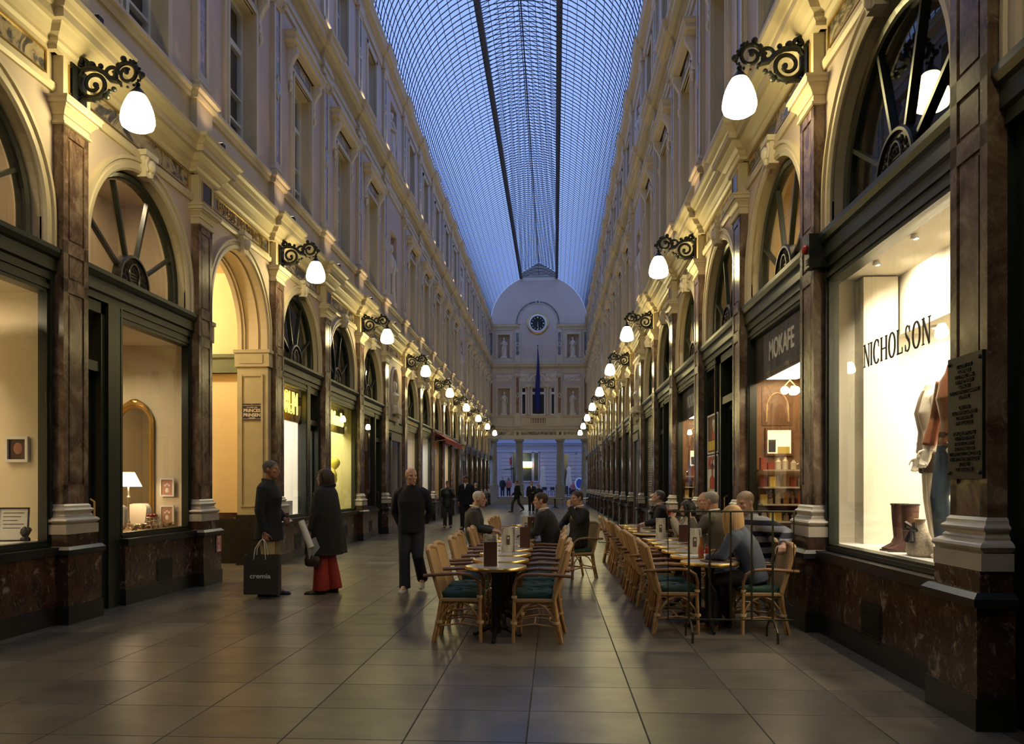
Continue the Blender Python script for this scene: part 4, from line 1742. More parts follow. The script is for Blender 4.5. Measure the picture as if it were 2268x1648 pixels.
WARM = (1.0, 0.80, 0.48)
NEUT = (1.0, 0.88, 0.66)
COOL = (1.0, 0.96, 0.84)
TAN = mat('tan_room', (0.46, 0.36, 0.24), 0.7)
BROWNROOM = mat('brown_panelling', (0.24, 0.12, 0.05), 0.5, var=0.2, vscale=5)

# --- left, nearest bay: cream room with picture and notice
shopfront('left', -1)
room('left', -1, WALLSHOP, zf=0.90, upper=TAN, fl_m=WHITEP)
ceiling_lamp('left', -1, 0.2, -1.2, 3.55, 1.2, 0.5, WARM, 9.0, 'flush ceiling lamp in the shop window nearest on the left')
# --- left bay 0: door near, display window
shopfront('left', 0, win=(-0.58, 1.41), door=(-1.41, -0.82))
b = MB()
b.box(0.57, 0.83, -0.12, 0.02, 0, 3.7)
at_wall(b.build(nxt('trim'), GREEN, kind='structure'), 'left', yb(0))
room('left', 0, WALLSHOP, zf=0.86, upper=TAN)
for kk in (-1, 0):
    ceiling_lamp('left', kk, 0.0, -0.40, 5.66, 1.2, 0.12, WARM, 14.0, f'ceiling lamp behind the {"nearest" if kk < 0 else "second"} fanlight on the left')
ceiling_lamp('left', 0, 0.3, -1.0, 3.2, 1.0, 0.5, WARM, 4.5, 'flush ceiling lamp in the display window with the gilt mirror')
b = MB()
p = W('left', 0, 0.2, -1.7, 3.35)
b.cbox((p.x, p.y, p.z), (1.0, 2.0, 0.25))
b.build(nxt('trim'), WALLSHOP, kind='structure')
# --- left 2, 3: the bright yellow shops
shopfront('left', 2, win=(-1.41, 0.45), door=(0.58, 1.41))
b = MB()
b.box(-0.60, -0.43, -0.10, 0.02, 0, 3.7)
at_wall(b.build(nxt('trim'), GREEN, kind='structure'), 'left', yb(2))
room('left', 2, WHITEWALL, zf=0.86, fl_m=WHITEP)
ceiling_lamp('left', 2, -0.2, -0.8, 3.4, 2.4, 0.6, COOL, 3.4, 'bright ceiling lamp in the bookshop window with the orange neon')
ceiling_lamp('left', 2, 0.0, -1.9, 3.4, 2.4, 0.6, COOL, 3.4, 'bright ceiling lamp at the back of the bookshop')
shopfront('left', 3)
room('left', 3, mat('lemon_wall', (0.80, 0.74, 0.42), 0.6), depth=1.6, zf=0.86, fl_m=WHITEP)
ceiling_lamp('left', 3, 0.0, -0.8, 3.4, 2.4, 0.7, (1.0, 0.93, 0.55), 4.5, 'bright ceiling lamp in the window with yellow balloons')
shopfront('left', 4, win=(-1.41, 0.45), door=(0.58, 1.41))
room('left', 4, BROWNROOM, upper=DARKROOM)
ceiling_lamp('left', 4, -0.2, -1.5, 3.4, 0.8, 0.4, WARM, 1.5, 'dim ceiling lamp in the brown shop before the left niche')
for k, c0, u0, u1 in ((2, (0.50, 0.30, 0.11), -1.5, 1.5), (3, (0.30, 0.27, 0.16), -1.5, 1.5)):
    b = MB()
    p0, p1 = W('left', k, u0, -0.42, 2.92), W('left', k, u1, -0.34, 3.6)
    b.box(p0.x, p1.x, p0.y, p1.y, 2.92, 3.6)
    b.build(nxt('trim'), mat(f'window_bulkhead_{k}', c0, 0.7), kind='structure')
# --- right
shopfront('right', -1)
NW = mat('jacket_shop_wall', (0.82, 0.75, 0.58), 0.6)
room('right', -1, NW, depth=3.2, zf=0.90, fl_m=WHITEP, upper=DARKROOM)
b = MB()
p0, p1 = W('right', -1, 1.30, -0.34, 0.9), W('right', -1, 1.54, -0.68, 3.62)
b.box(p0.x, p1.x, p0.y, p1.y, 0.9, 3.6)
b.build(nxt('wall'), NW, kind='structure')
b = MB()
p0, p1 = W('right', -1, -1.54, -0.72, 3.02), W('right', -1, 1.54, -0.80, 3.62)
b.box(p0.x, p1.x, p0.y, p1.y, 3.02, 3.62)
p1 = W('right', -1, 1.54, -3.2, 3.62)
b.box(p0.x + 0.08, p1.x, p0.y, p1.y, 3.06, 3.1)
b.build(nxt('ceiling'), NW, kind='structure')
for u in (-0.9, 0.0, 0.9):  # added panels, hidden by the bulkhead, brighten the shop beyond its small spotlights
    ceiling_lamp('right', -1, u, -1.5, 3.05, 0.7, 0.35, NEUT, 18.0, f'added light panel hidden behind the bulkhead of the leather jacket window, {["nearest", "middle", "farthest"][int(u / 0.9 + 1)]} of three')
for q, u in enumerate((-0.8, 0.0, 0.8)):  # spotlights added to light the fronts of the mannequins
    p = W('right', -1, u, -0.27, 3.60)
    r = empty('spotlight', p, RZ['right'], f'small added spotlight behind the window head of the jacket shop, {ORD[q]} of three', 'spotlight', 'added front spotlights of the jacket shop')
    b = MB()
    b.lathe([(0.03, 0.015), (0.035, -0.02), (0.028, -0.02), (0.02, 0.0)], n=14)
    b.build('can', WHITEP, r)
    ld = bpy.data.lights.new('added_front_beam', 'SPOT')
    ld.energy = 95
    ld.color = (1.0, 0.88, 0.66)
    ld.spot_size = math.radians(140)
    ld.spot_blend = 0.7
    ld.shadow_soft_size = 0.03
    lo = bpy.data.objects.new('added_front_beam', ld)
    COL.objects.link(lo)
    lo.parent = r
    lo.location = (0, 0, -0.03)
    lo.rotation_euler = (-math.radians(38), 0, 0)
q = 0
for u, o in ((-0.5, -0.98), (0.1, -0.98), (0.65, -0.98), (1.1, -0.98), (0.35, -1.2), (0.9, -1.2)):
    p = W('right', -1, u, o, 3.05)
    r = empty('spotlight', p, 0, f'small round ceiling spotlight in the jacket shop, {ORD[q]} of six', 'spotlight', 'jacket shop spotlights')
    b = MB()
    b.lathe([(0.07, 0.01), (0.07, -0.01), (0.055, -0.015), (0.055, 0.005)], n=16)
    b.build('rim', WHITEP, r)
    b = MB()
    b.lathe([(0.05, 0.0), (0.03, -0.01), (0.0, -0.012)], n=14)
    b.build('bulb', emit('spot_bulb', (1, 0.95, 0.85), 60), r)
    q += 1
for k in (0, 2):
    shopfront('right', k)
    room('right', k, BROWNROOM, upper=mat('amber_room', (0.62, 0.46, 0.20), 0.6), zf=0.86)
    nm = 'nearer' if k == 0 else 'farther'
    for q, (u, o) in enumerate(((0.95, -0.45), (0.05, -0.45), (-0.85, -0.45))):
        ceiling_lamp('right', k, u, o, 3.02, 0.8, 0.45, WARM, 4.5, f'square ceiling lamp in the {nm} brown cafe window, {ORD[q]} of three')
    p = W('right', k, 0, -0.7, 4.9)
    ceiling_lamp('right', k, 0.0, -0.8, 5.62, 1.2, 0.3, WARM, 6.0, f'ceiling lamp behind the fanlight of the {nm} cafe window')
    # dark fascia with sign inside the glass
    r = at_wall(empty('shop_sign'), 'right', yb(k))
    b = MB()
    b.box(-1.3, 1.3, -0.12, -0.085, 2.95, 3.58)
    b.build('board', mat('dark_fascia', (0.016, 0.014, 0.018), 0.6), r)
    o = text_obj('MOKAFE', 0.36, 'lettering', mat('white_lettering', (0.9, 0.88, 0.8), 0.5), r, (0.02, -0.080, 3.27), (PI / 2, 0, PI), 0.006, sx=0.80, bold=0.006)
    b = MB()
    for q in range(6):
        b.box(0.02 + (q - 2.5) * 0.19 - 0.05, 0.02 + (q - 2.5) * 0.19 + 0.02, -0.086, -0.079, 3.05, 3.1)
    tag(r, f'dark fascia board with pale letters MOKAFE in the {nm} brown cafe window', 'sign', 'cafe fascia signs')
shopfront('right', 1, win=(0.35, 1.41), door=(-1.41, 0.2))
room('right', 1, mat('dark_brown_room', (0.05, 0.03, 0.02), 0.6), upper=MATS['amber_room'])
ceiling_lamp('right', 1, 0.0, -0.8, 5.62, 1.0, 0.25, WARM, 1.4, 'ceiling lamp behind the fanlight above the cafe door')
shopfront('right', 3, win=(-1.41, 0.45), door=(0.58, 1.41))
room('right', 3, mat('dim_red_room', (0.16, 0.06, 0.04), 0.6))
ceiling_lamp('right', 3, 0.0, -1.2, 3.4, 0.8, 0.3, WARM, 1.5, 'dim ceiling lamp in the shop with red goods')
for k in (4, 6, 7):
    shopfront('right', k, shutter=True)
    room('right', k, WHITEWALL, depth=1.2)
    if k == 4:
        ceiling_lamp('right', k, 0.0, -0.3, 3.4, 2.2, 0.2, NEUT, 8.0, 'ceiling lamp behind the roller shutter nearest the right niche')
RED = mat('red_canvas', (0.38, 0.03, 0.02), 0.7)
lit_l = {6: (WHITEWALL, WARM, 4.0), 7: (WHITEWALL, COOL, 7.0), 8: (TAN, WARM, 5.0), 9: (WHITEWALL, WARM, 7.0), 10: (TAN, WARM, 2.0)}
for side in ('left', 'right'):
    for k in range(6 if side == 'left' else 8, 17):
        if k in NICHES:
            continue
        shopfront(side, k)
        wm, c, en = lit_l.get(k, (TAN, WARM, 1.2)) if side == 'left' else (TAN, WARM, 0.8)
        room(side, k, wm, depth=1.4)
        ceiling_lamp(side, k, 0.0, -0.8, 3.4, 1.8, 0.4, c, en, f'shop ceiling lamp behind the {ORD[k + 1]} window of the {side} wall', group=f'far shop lamps, {side} wall')
# back of the bays behind the camera
for side, ks in (('left', (-3, -2)), ('right', (-3, -2))):
    for k in ks:
        b = MB()
        b.box(-1.41, 1.41, -0.3, -0.05, 0, 4.05)
        at_wall(b.build(nxt('wall'), GREEN, kind='structure'), side, yb(k))
        b = MB()
        b.box(-1.3, 1.3, -0.5, -0.35, 4.05, 5.7)
        at_wall(b.build(nxt('wall'), DARKROOM, kind='structure'), side, yb(k))

# ------------------------------------------------------------------ the side passage on the left
PX0, PX1 = -12.0, -5.97
ya, yc = yb(1) - 1.55, yb(1) + 1.55
b = MB()
b.box(PX0, PX1, yc, yc + 0.15, 0.98, 5.6, 0)
b.box(PX0, PX1, ya - 0.15, ya, 0.98, 5.6, 0)
b.box(PX0, PX1, yc - 0.03, yc + 0.15, 0, 0.86, 1)
b.box(PX0, PX1, ya - 0.15, ya + 0.03, 0, 0.86, 1)
b.box(PX0, PX1, yc - 0.03, yc + 0.15, 0.86, 0.98, 2)
b.box(PX0, PX1, ya - 0.15, ya + 0.03, 0.86, 0.98, 2)
b.box(PX0 - 0.15, PX0, ya, yc, 0, 5.6, 0)
b.build('wall_passage', [OCHRE, BLACKST, MARBLE_D], kind='structure')
b = MB()
b.box(PX0, PX1, ya - 0.1, yc + 0.1, 5.6, 5.7)
b.build(nxt('ceiling'), OCHRE, kind='structure')
b = MB()
b.box(PX0, PX1, yc - 0.10, yc, 3.66, 4.02)
b.box(PX0, PX1, yc - 0.14, yc, 3.95, 4.02)
b.box(PX0, PX1, yc - 0.14, yc, 3.66, 3.71)
b.build(nxt('trim'), OLIVE, kind='structure')
r = empty('ceiling_lamp', (-8.2, yb(1), 5.3), 0, 'round ceiling lamp inside the arched side passage', 'lamp')
b = MB()
b.lathe([(0.0, -0.12), (0.14, -0.1), (0.2, 0.0), (0.14, 0.1), (0.03, 0.14)], n=20)
b.build('globe', emit('passage_globe', (1.0, 0.82, 0.46), 340), r)
b = MB()
b.tube([(0, 0, 0.12), (0, 0, 0.3)], 0.02, 6)
b.build('stem', BRASS, r)
# passage arch: piers, imposts, archivolt with panelled soffit
OLIVEST = mat('olive_stone', (0.42, 0.37, 0.24), 0.5, var=0.12, vscale=3)
r = at_wall(empty(nxt('trim'), kind='structure'), 'left', yb(1))
b = MB()
for s in (-1, 1):
    b.box(s * 1.232, s * 1.40, -0.56, 0.03, 0.2, 3.72, 0)
    b.box(s * 1.21, s * 1.40, -0.58, 0.05, 0, 0.95, 1)
    b.box(s * 1.2, s * 1.42, -0.60, 0.06, 3.74, 4.03, 0)
    b.box(s * 1.19, s * 1.25, -0.50, -0.06, 3.80, 3.97, 0)
    b.box(s * 1.18, s * 1.42, -0.62, 0.08, 4.0, 4.06, 0)
    for y0, y1 in ((-0.5, -0.46), (-0.1, -0.06)):
        b.box(s * 1.212, s * 1.24, y0, y1, 1.1, 3.6, 0)
    for z in (1.1, 3.56):
        b.box(s * 1.213, s * 1.24, -0.455, -0.105, z, z + 0.04, 0)
b.build('pier', [OLIVEST, BLACKST], r)
b = MB()
b.arch([(0, -0.02), (0.0, 0.02), (0.03, 0.05), (0.08, 0.05), (0.09, 0.03), (0.13, 0.03), (0.15, 0.055), (0.18, 0.055), (0.185, -0.02)], 1.22, 4.3, 4.06)
for y0, y1 in ((-0.55, -0.47), (-0.1, -0.02), (-0.42, -0.405), (-0.165, -0.15)):
    b.arch([(0, y0), (0, y1), (0.035, y1), (0.035, y0)], 1.22, 4.3, 4.06)
b.build('archivolt', CREAM, r)
b = MB()
b.prism([(-0.09, 5.50), (0.09, 5.50), (0.13, 5.80), (-0.13, 5.80)], -0.02, 0.10)
b.box(-0.16, 0.16, -0.02, 0.14, 5.79, 5.86)
b.ball((0, 0.12, 5.66), 0.08, 10, 0, (0.9, 0.8, 1.2))
b.build('keystone', STONE, r)
text_obj('GALERIE DES PRINCES', 0.215, 'inscription', GOLD, r, (0, 0.022, 6.0), (PI / 2, 0, PI), 0.008, sx=0.95)
# street sign on the pier
r = empty('street_sign', (-5.69, yb(1) + 1.225, 2.89), 0, 'dark blue enamel sign reading PRINCES PRINSEN on the passage pier', 'sign')
b = MB()
b.box(-0.195, 0.195, -0.012, 0.0, -0.155, 0.155)
b.build('plate', mat('navy_enamel', (0.012, 0.012, 0.035), 0.25), r)
b = MB()
for z in (-0.135, 0.118):
    b.box(-0.17, 0.17, -0.015, -0.011, z, z + 0.006)
b.lathe([(0.02, 0), (0.02, 0.004)], (0, -0.014, 0.135), 12)
b.build('border', LETTER_LT, r)
text_obj('PRINCES', 0.085, 'lettering', LETTER_LT, r, (0, -0.014, 0.022), (PI / 2, 0, 0), 0.002, bold=0.002)
text_obj('PRINSEN', 0.085, 'lettering', LETTER_LT, r, (0, -0.014, -0.062), (PI / 2, 0, 0), 0.002, bold=0.002)
text_obj('GALERIE DES', 0.036, 'small_lettering', LETTER_LT, r, (0, -0.014, 0.082), (PI / 2, 0, 0), 0.001)
text_obj('GALERIJ', 0.036, 'small_lettering', LETTER_LT, r, (0, -0.014, -0.115), (PI / 2, 0, 0), 0.001)
# hydrant sign on the second pilaster
p = Vector((XW['left'] + 0.232, ycol(1) + 0.2, 0.60))
r = empty('hydrant_sign', p, -PI / 2, 'small white sign with red letter H on the marble plinth beside the passage', 'sign')
r.rotation_euler = (0, 0, PI / 2)
b = MB()
b.box(-0.085, 0.085, -0.008, 0, -0.13, 0.13)
b.build('plate', WHITEP, r)
b = MB()
for x0, x1, z0, z1 in ((-0.085, -0.072, -0.13, 0.13), (0.072, 0.085, -0.13, 0.13), (-0.085, 0.085, 0.117, 0.13), (-0.085, 0.085, -0.13, -0.117), (-0.045, -0.028, -0.09, 0.09), (0.028, 0.045, -0.09, 0.09), (-0.03, 0.03, -0.01, 0.01)):
    b.box(x0, x1, -0.011, -0.007, z0, z1)
b.build('letter', mat('sign_red_paint', (0.5, 0.03, 0.03), 0.4), r)

# alarm box right of the near window
p = W('right', -1, 1.38, 0.1, 3.88)
r = empty('alarm_box', p, 0, 'dark green alarm box with a red lamp above the jacket window', 'alarm')
b = MB()
b.cbox((0.0, 0, 0), (0.2, 0.16, 0.34))
for q in range(3):
    b.cbox((-0.103, -0.02, -0.08 - q * 0.025), (0.01, 0.09, 0.01))
b.build('case', GREEN, r)
b = MB()
b.ball((-0.11, 0.02, 0.03), 0.05, 12, 0, (0.7, 1, 1))
b.build('lamp', mat('red_plastic', (0.45, 0.02, 0.015), 0.25), r)

o = at_wall(empty('number_plate'), 'left', yb(0))
for q, ch in enumerate('12'):
    text_obj(ch, 0.13, 'numeral', GOLD, o, (0.035 - 0.07 * q, -0.135, 4.24), (PI / 2, 0, PI), 0.006)
tag(o, 'gilt number 12 on the iron medallion above the lamp shop', 'number')
# NICHOLSON on the glass
r = at_wall(empty('window_lettering'), 'right', yb(-1))
tag(r, 'dark serif letters NICHOLSON on the glass of the leather jacket window', 'lettering')


def serif_word(word, x0, z0, h, m, parent, y):
    """thick and thin stroke capitals with slab serifs; letters run towards -x"""
    S = {'N': ([((0, 0), (0, 1), 0.07), ((0, 1), (0.62, 0), 0.14), ((0.62, 0), (0.62, 1), 0.07)], 0.62, [(0, 0), (0, 1), (0.62, 1)]),
         'I': ([((0, 0), (0, 1), 0.15)], 0.0, [(0, 0), (0, 1)]),
         'H': ([((0, 0), (0, 1), 0.15), ((0.6, 0), (0.6, 1), 0.15), ((0, 0.5), (0.6, 0.5), 0.06)], 0.6, [(0, 0), (0, 1), (0.6, 0), (0.6, 1)]),
         'L': ([((0, 0), (0, 1), 0.15), ((0, 0.03), (0.5, 0.03), 0.06), ((0.5, 0), (0.5, 0.25), 0.06)], 0.5, [(0, 0), (0, 1)]),
         'C': 'C', 'O': 'O', 'S': 'S'}
    x = 0.0
    for ch in word:
        b = MB()
        d = S[ch]

        def seg(p, q_, w):
            p, q_ = Vector(p), Vector(q_)
            t = (q_ - p).normalized()
            n = Vector((t.y, -t.x)) * (w / 2)
            pts = [p + n, q_ + n, q_ - n, p - n]
            b.prism([(x0 - (x + v.x) * h * 0.8, z0 + v.y * h) for v in pts], y - 0.003, y + 0.003, 'y')
        if isinstance(d, str):
            def curve(fn, n=28):
                P = [fn(k / n) for k in range(n + 1)]
                for (pa, wa), (pb, wb) in zip(P, P[1:]):
                    seg(pa, (pb[0] + (pb[0] - pa[0]) * 0.15, pb[1] + (pb[1] - pa[1]) * 0.15), (wa + wb) / 2)
            if ch == 'O':
                curve(lambda f: ((0.36 + 0.36 * math.cos(2 * PI * f), 0.5 + 0.5 * math.sin(2 * PI * f)), 0.05 + 0.11 * abs(math.cos(2 * PI * f))))
                wd = 0.72
            elif ch == 'C':
                curve(lambda f: ((0.36 + 0.36 * math.cos(math.radians(45 + 270 * f)), 0.5 + 0.5 * math.sin(math.radians(45 + 270 * f))), 0.05 + 0.11 * abs(math.cos(math.radians(45 + 270 * f)))))
                seg((0.62, 0.98), (0.62, 0.68), 0.05)
                wd = 0.66
            else:
                pts = [(0.46, 0.78), (0.40, 0.94), (0.25, 1.0), (0.09, 0.93), (0.05, 0.77), (0.13, 0.62), (0.27, 0.52), (0.42, 0.40), (0.48, 0.24), (0.41, 0.08), (0.25, 0.0), (0.09, 0.05), (0.03, 0.22)]
                ww = [0.05, 0.06, 0.06, 0.08, 0.1, 0.14, 0.16, 0.14, 0.1, 0.08, 0.06, 0.06, 0.05]
                for i in range(len(pts) - 1):
                    seg(pts[i], pts[i + 1], (ww[i] + ww[i + 1]) / 2 * 1.05)
                seg((0.48, 0.98), (0.48, 0.72), 0.05)
                seg((0.01, 0.28), (0.01, 0.02), 0.05)
                wd = 0.5
        else:
            st_, wd, sf = d
            for p, q_, w in st_:
                seg(p, q_, w)
            for sx_, sz_ in sf:
                seg((sx_ - 0.13, sz_ + (0.02 if sz_ == 0 else -0.02)), (sx_ + 0.13, sz_ + (0.02 if sz_ == 0 else -0.02)), 0.045)
        b.build('letter', m, parent)
        x += wd + 0.34
    return x * h * 0.8


serif_word('NICHOLSON', -0.645 + 1.27, 2.555, 0.205, LETTER_DK, r, -0.044) if False else None
r.rotation_euler = (0, 0, RZ['right'])
WL = serif_word('NICHOLSON', 0.50, 2.565, 0.205, LETTER_DK, r, -0.044)
# bronze plaque on the nearest pilaster
r = at_wall(empty('bronze_plaque'), 'right', ycol(-1))
tag(r, 'dark bronze plaque with raised lettering screwed to the nearest pilaster', 'plaque')
BRONZE = mat('dark_bronze', (0.012, 0.010, 0.006), 0.5, metal=0.1)
b = MB()
b.box(-0.21, 0.22, 0.12, 0.14, 1.53, 2.33)
b.build('plate', BRONZE, r)
lines = ['ICI ONT ETE', 'DONNEES', 'LE 1 MARS 1896', 'LES PREMIERES', 'SEANCES', 'DU CINEMATOGRAPHE', 'LUMIERE', '', 'QUI PAR', 'LES FRERES LUMIERE', 'D INITIATIVE', 'EN BELGIQUE', '', 'PLAQUE APPOSEE', 'LE 1 MARS 1995', 'PAR LE COMITE', 'NATIONAL DES', 'ET AVEC LE CONCOURS', 'DE LA CINEMATHEQUE', 'ROYALE', 'DE BELGIQUE']
for q, ln in enumerate(lines):
    if ln:
        text_obj(ln, 0.036, 'raised_line', BRONZE, r, (0, 0.143, 2.26 - q * 0.0335), (PI / 2, 0, PI), 0.004, sx=0.95)
b = MB()
for x in (-0.185, 0.195):
    for z in (1.57, 2.29):
        b.M = Matrix.Translation((x, 0.14, z)) @ Matrix.Rotation(-PI / 2, 4, 'X')
        b.lathe([(0.014, 0), (0.012, 0.01), (0.0, 0.014)], n=10)
b.build('screws', BRONZE, r)

# ------------------------------------------------------------------ neon, posters, awning


def neon_word(word, size, side, k, u, z, col, lab, sx=1.0, depth=0.009):
    r = at_wall(empty('neon_sign'), side, yb(k))
    sg = -1 if side == 'left' else 1
    m = emit('neon_' + lab.split()[0], col, 4.5)
    text_obj(word, size, 'lettering', m, r, (sg * u, -0.13, z), (PI / 2, 0, PI), 0.0, sx=sx, neon=depth)
    b = MB()
    b.box(sg * u - 0.7, sg * u + 0.7, -0.16, -0.145, z - 0.02, z + 0.005)
    b.build('rail', STEEL, r)
    return tag(r, lab, 'sign')


neon_word('ORUM', 0.66, 'left', 2, -0.38, 3.23, (1.0, 0.66, 0.07), 'yellow neon letters ORUM hanging inside the bookshop window', 0.58)
neon_word('il fonds', 0.46, 'left', 3, 0.0, 3.2, (1.0, 0.85, 0.14), 'lemon neon script hanging inside the balloon window', 0.9, 0.02)


def framed(side, k, u, out, z, w, h, fm, bands, lab, cat='poster', group=None, tilt=0.0, facing='gallery', name='poster', t=0.02):
    """a framed flat sheet; bands are (x0,x1,z0,z1,material) in fractions of the sheet"""
    p = W(side, k, u, out, z)
    rz = RZ[side] if facing == 'gallery' else PI
    r = empty(name, p, rz, lab, cat, group)
    b = MB()
    f = 0.03
    rim_boxes(b, w, h, f, 0, t)
    b.build('frame', fm, r)
    for q, (x0, x1, z0, z1, m) in enumerate(bands):
        b = MB()
        b.box(w / 2 - f - x1 * (w - 2 * f), w / 2 - f - x0 * (w - 2 * f), 0.0, 0.006 + 0.001 * q, f + z0 * (h - 2 * f), f + z1 * (h - 2 * f))
        b.build('sheet' if q == 0 else 'print', m, r)
    r.rotation_euler = (tilt, 0, rz)
    return r


YEL = mat('yellow_print', (0.70, 0.52, 0.06), 0.5)
BRN = mat('brown_print', (0.16, 0.07, 0.035), 0.5)
REDP = mat('red_print', (0.50, 0.06, 0.04), 0.5)
SKINP = mat('printed_skin', (0.36, 0.17, 0.09), 0.5)
r = framed('right', 1, 0.72, -0.02, 2.06, 0.92, 0.70, WHITEP, [(0, 1, 0, 1, BRN), (0, 1, 0.06, 0.32, YEL)], 'framed brown poster with a yellow band, topmost of three by the cafe door', group='posters by the cafe door')
b = MB()
b.prism([(0.04, 0.25), (0.10, 0.33), (0.0, 0.38), (-0.2, 0.36), (-0.25, 0.25)], 0.0, 0.010, 'y', 0)
b.prism([(-0.07 + 0.07 * math.cos(2 * PI * q / 16), 0.46 + 0.09 * math.sin(2 * PI * q / 16)) for q in range(16)], 0.0, 0.011, 'y', 1)
b.prism([(-0.05 + 0.10 * math.cos(2 * PI * q / 16), 0.53 + 0.075 * math.sin(2 * PI * q / 16)) for q in range(16)], 0.0, 0.0105, 'y', 2)
b.build('portrait', [REDP, mat('pale_skin_print', (0.6, 0.42, 0.3), 0.5), PAPER], r)
r = framed('right', 1, 0.72, -0.02, 1.36, 0.92, 0.68, WHITEP, [(0, 1, 0, 1, PAPER), (0, 0.2, 0.0, 0.12, YEL)], 'framed white poster with red letters HOC and a figure in red, middle of three', group='posters by the cafe door')
text_obj('HOC', 0.30, 'lettering', REDP, r, (0.15, 0.012, 0.53), (PI / 2, 0, PI), 0.002, sx=0.8, bold=0.008)
b = MB()
b.prism([(0.28, 0.08), (0.26, 0.26), (0.12, 0.32), (-0.02, 0.32), (-0.14, 0.26), (-0.16, 0.08)], 0.0, 0.014, 'y', 0)
b.prism([(0.05 + 0.07 * math.cos(2 * PI * q / 16), 0.40 + 0.09 * math.sin(2 * PI * q / 16)) for q in range(16)], 0.0, 0.015, 'y', 1)
b.prism([(0.05 + 0.10 * math.cos(2 * PI * q / 16), 0.475 + 0.055 * math.sin(2 * PI * q / 16)) for q in range(16)], 0.0, 0.016, 'y', 2)
b.build('figure', [REDP, SKINP, BLACK], r)
r = framed('right', 1, 0.72, -0.02, 0.70, 0.92, 0.64, WHITEP, [(0, 1, 0, 1, PAPER), (0.05, 0.9, 0.80, 0.86, REDP), (0.05, 0.95, 0.70, 0.75, REDP), (0.05, 0.95, 0.55, 0.57, LETTER_DK), (0.05, 0.95, 0.48, 0.50, LETTER_DK), (0.05, 0.95, 0.41, 0.43, LETTER_DK)], 'framed white notice with red heading, lowest of three by the cafe door', group='posters by the cafe door')
for side, k, u in (('left', 4, -0.9), ('left', 6, -0.7)):
    framed(side, k, u, -0.3, 1.0, 0.7, 1.2, OAKL, [(0, 1, 0, 1, mat('orange_print', (0.75, 0.33, 0.10), 0.5))], f'orange printed panel standing in the {"brown shop" if k == 4 else "shop after the niche on the left"}', group='orange panels')

aw = at_wall(empty('awning'), 'left', (yb(8) + yb(9)) / 2)
tag(aw, 'red canvas awning over two shop windows far along the left wall', 'awning')
b = MB()
b.prism([(0.1, 3.95), (0.62, 3.62), (0.62, 3.60), (0.1, 3.90)], -3.0, 3.0, 'x')
b.build('canvas', RED, aw)
b = MB()
b.box(-3.0, 3.0, 0.60, 0.62, 3.42, 3.62)
b.build('valance', RED, aw)
b = MB()
for x in (-2.9, 2.9):
    b.tube([(x, 0.1, 3.5), (x, 0.6, 3.58)], 0.015, 6)
b.build('arms', STEEL, aw)
o = at_wall(empty('gold_lettering'), 'left', yb(6))
b = MB()
for q in range(9):
    x = -0.45 + q * 0.11
    b.box(x, x + 0.022, 0.05, 0.058, 3.81, 3.92)
    b.box(x, x + (0.07 if q % 3 else 0.05), 0.05, 0.057, 3.81 if q % 2 else 3.898, 3.832 if q % 2 else 3.92)
b.build('strokes', GOLD, o)
tag(o, 'worn gilt lettering on the green beam of the shop after the left niche', 'lettering')

# ------------------------------------------------------------------ things in the shop windows
# left bay 0
p = W('left', 0, 1.0, -0.74, 0.86)
r = empty('table_lamp', p, 0, 'lit table lamp with cream conical shade before the gilt mirror', 'lamp')
b = MB()
b.lathe([(0.075, 0), (0.075, 0.02), (0.03, 0.04), (0.025, 0.08), (0.035, 0.1), (0.018, 0.14), (0.016, 0.45), (0.03, 0.47), (0.014, 0.5), (0.014, 0.66), (0.005, 0.67)], n=16)
b.build('base', mat('silver', (0.65, 0.62, 0.55), 0.2, metal=1.0), r)
b = MB()
rings = [[(q * math.cos(2 * PI * k / 24), q * math.sin(2 * PI * k / 24), z) for k in range(24)] for q, z in ((0.185, 0.62), (0.085, 0.83))]
b.loft(rings, cap=False)
b.build('shade', emit('lamp_shade_glow', (1.0, 0.78, 0.48), 2.2), r)
ld = bpy.data.lights.new('lamp_bulb', 'POINT')
ld.energy = 9
ld.color = (1, 0.74, 0.42)
ld.shadow_soft_size = 0.04
lo = bpy.data.objects.new('lamp_bulb', ld)
COL.objects.link(lo)
lo.parent = r
lo.location = (0, 0, 0.60)
p = W('left', 0, 1.50, -0.90, 0.95)
r = empty('gilt_mirror', p, PI, 'tall arched mirror in a gilt frame on the display side wall', 'mirror')
r.rotation_euler = (0, 0, 0)
b = MB()
prof = [(0, 0), (0, -0.03), (0.04, -0.045), (0.06, -0.03), (0.06, 0)]
b.arch(prof, 0.22, 1.5, 0.0, 20)
b.box(-0.28, 0.28, -0.045, 0, -0.05, 0.02)
b.ball((0, -0.04, 1.80), 0.06, 8, 0, (1.6, 0.6, 0.9))
for s in (-1, 1):
    b.tube([(s * 0.05, -0.04, 1.80), (s * 0.14, -0.04, 1.76), (s * 0.2, -0.04, 1.68)], [0.04, 0.03, 0.02], 6)
b.build('frame', GOLD, r)
b = MB()
b.prism([(0.22 * math.cos(PI * k / 20), 1.5 + 0.22 * math.sin(PI * k / 20)) for k in range(21)] + [(-0.22, 0), (0.22, 0)], -0.012, -0.008, 'y')
b.build('glass', mat('mirror_glass', (0.75, 0.72, 0.66), 0.02, metal=1.0), r)
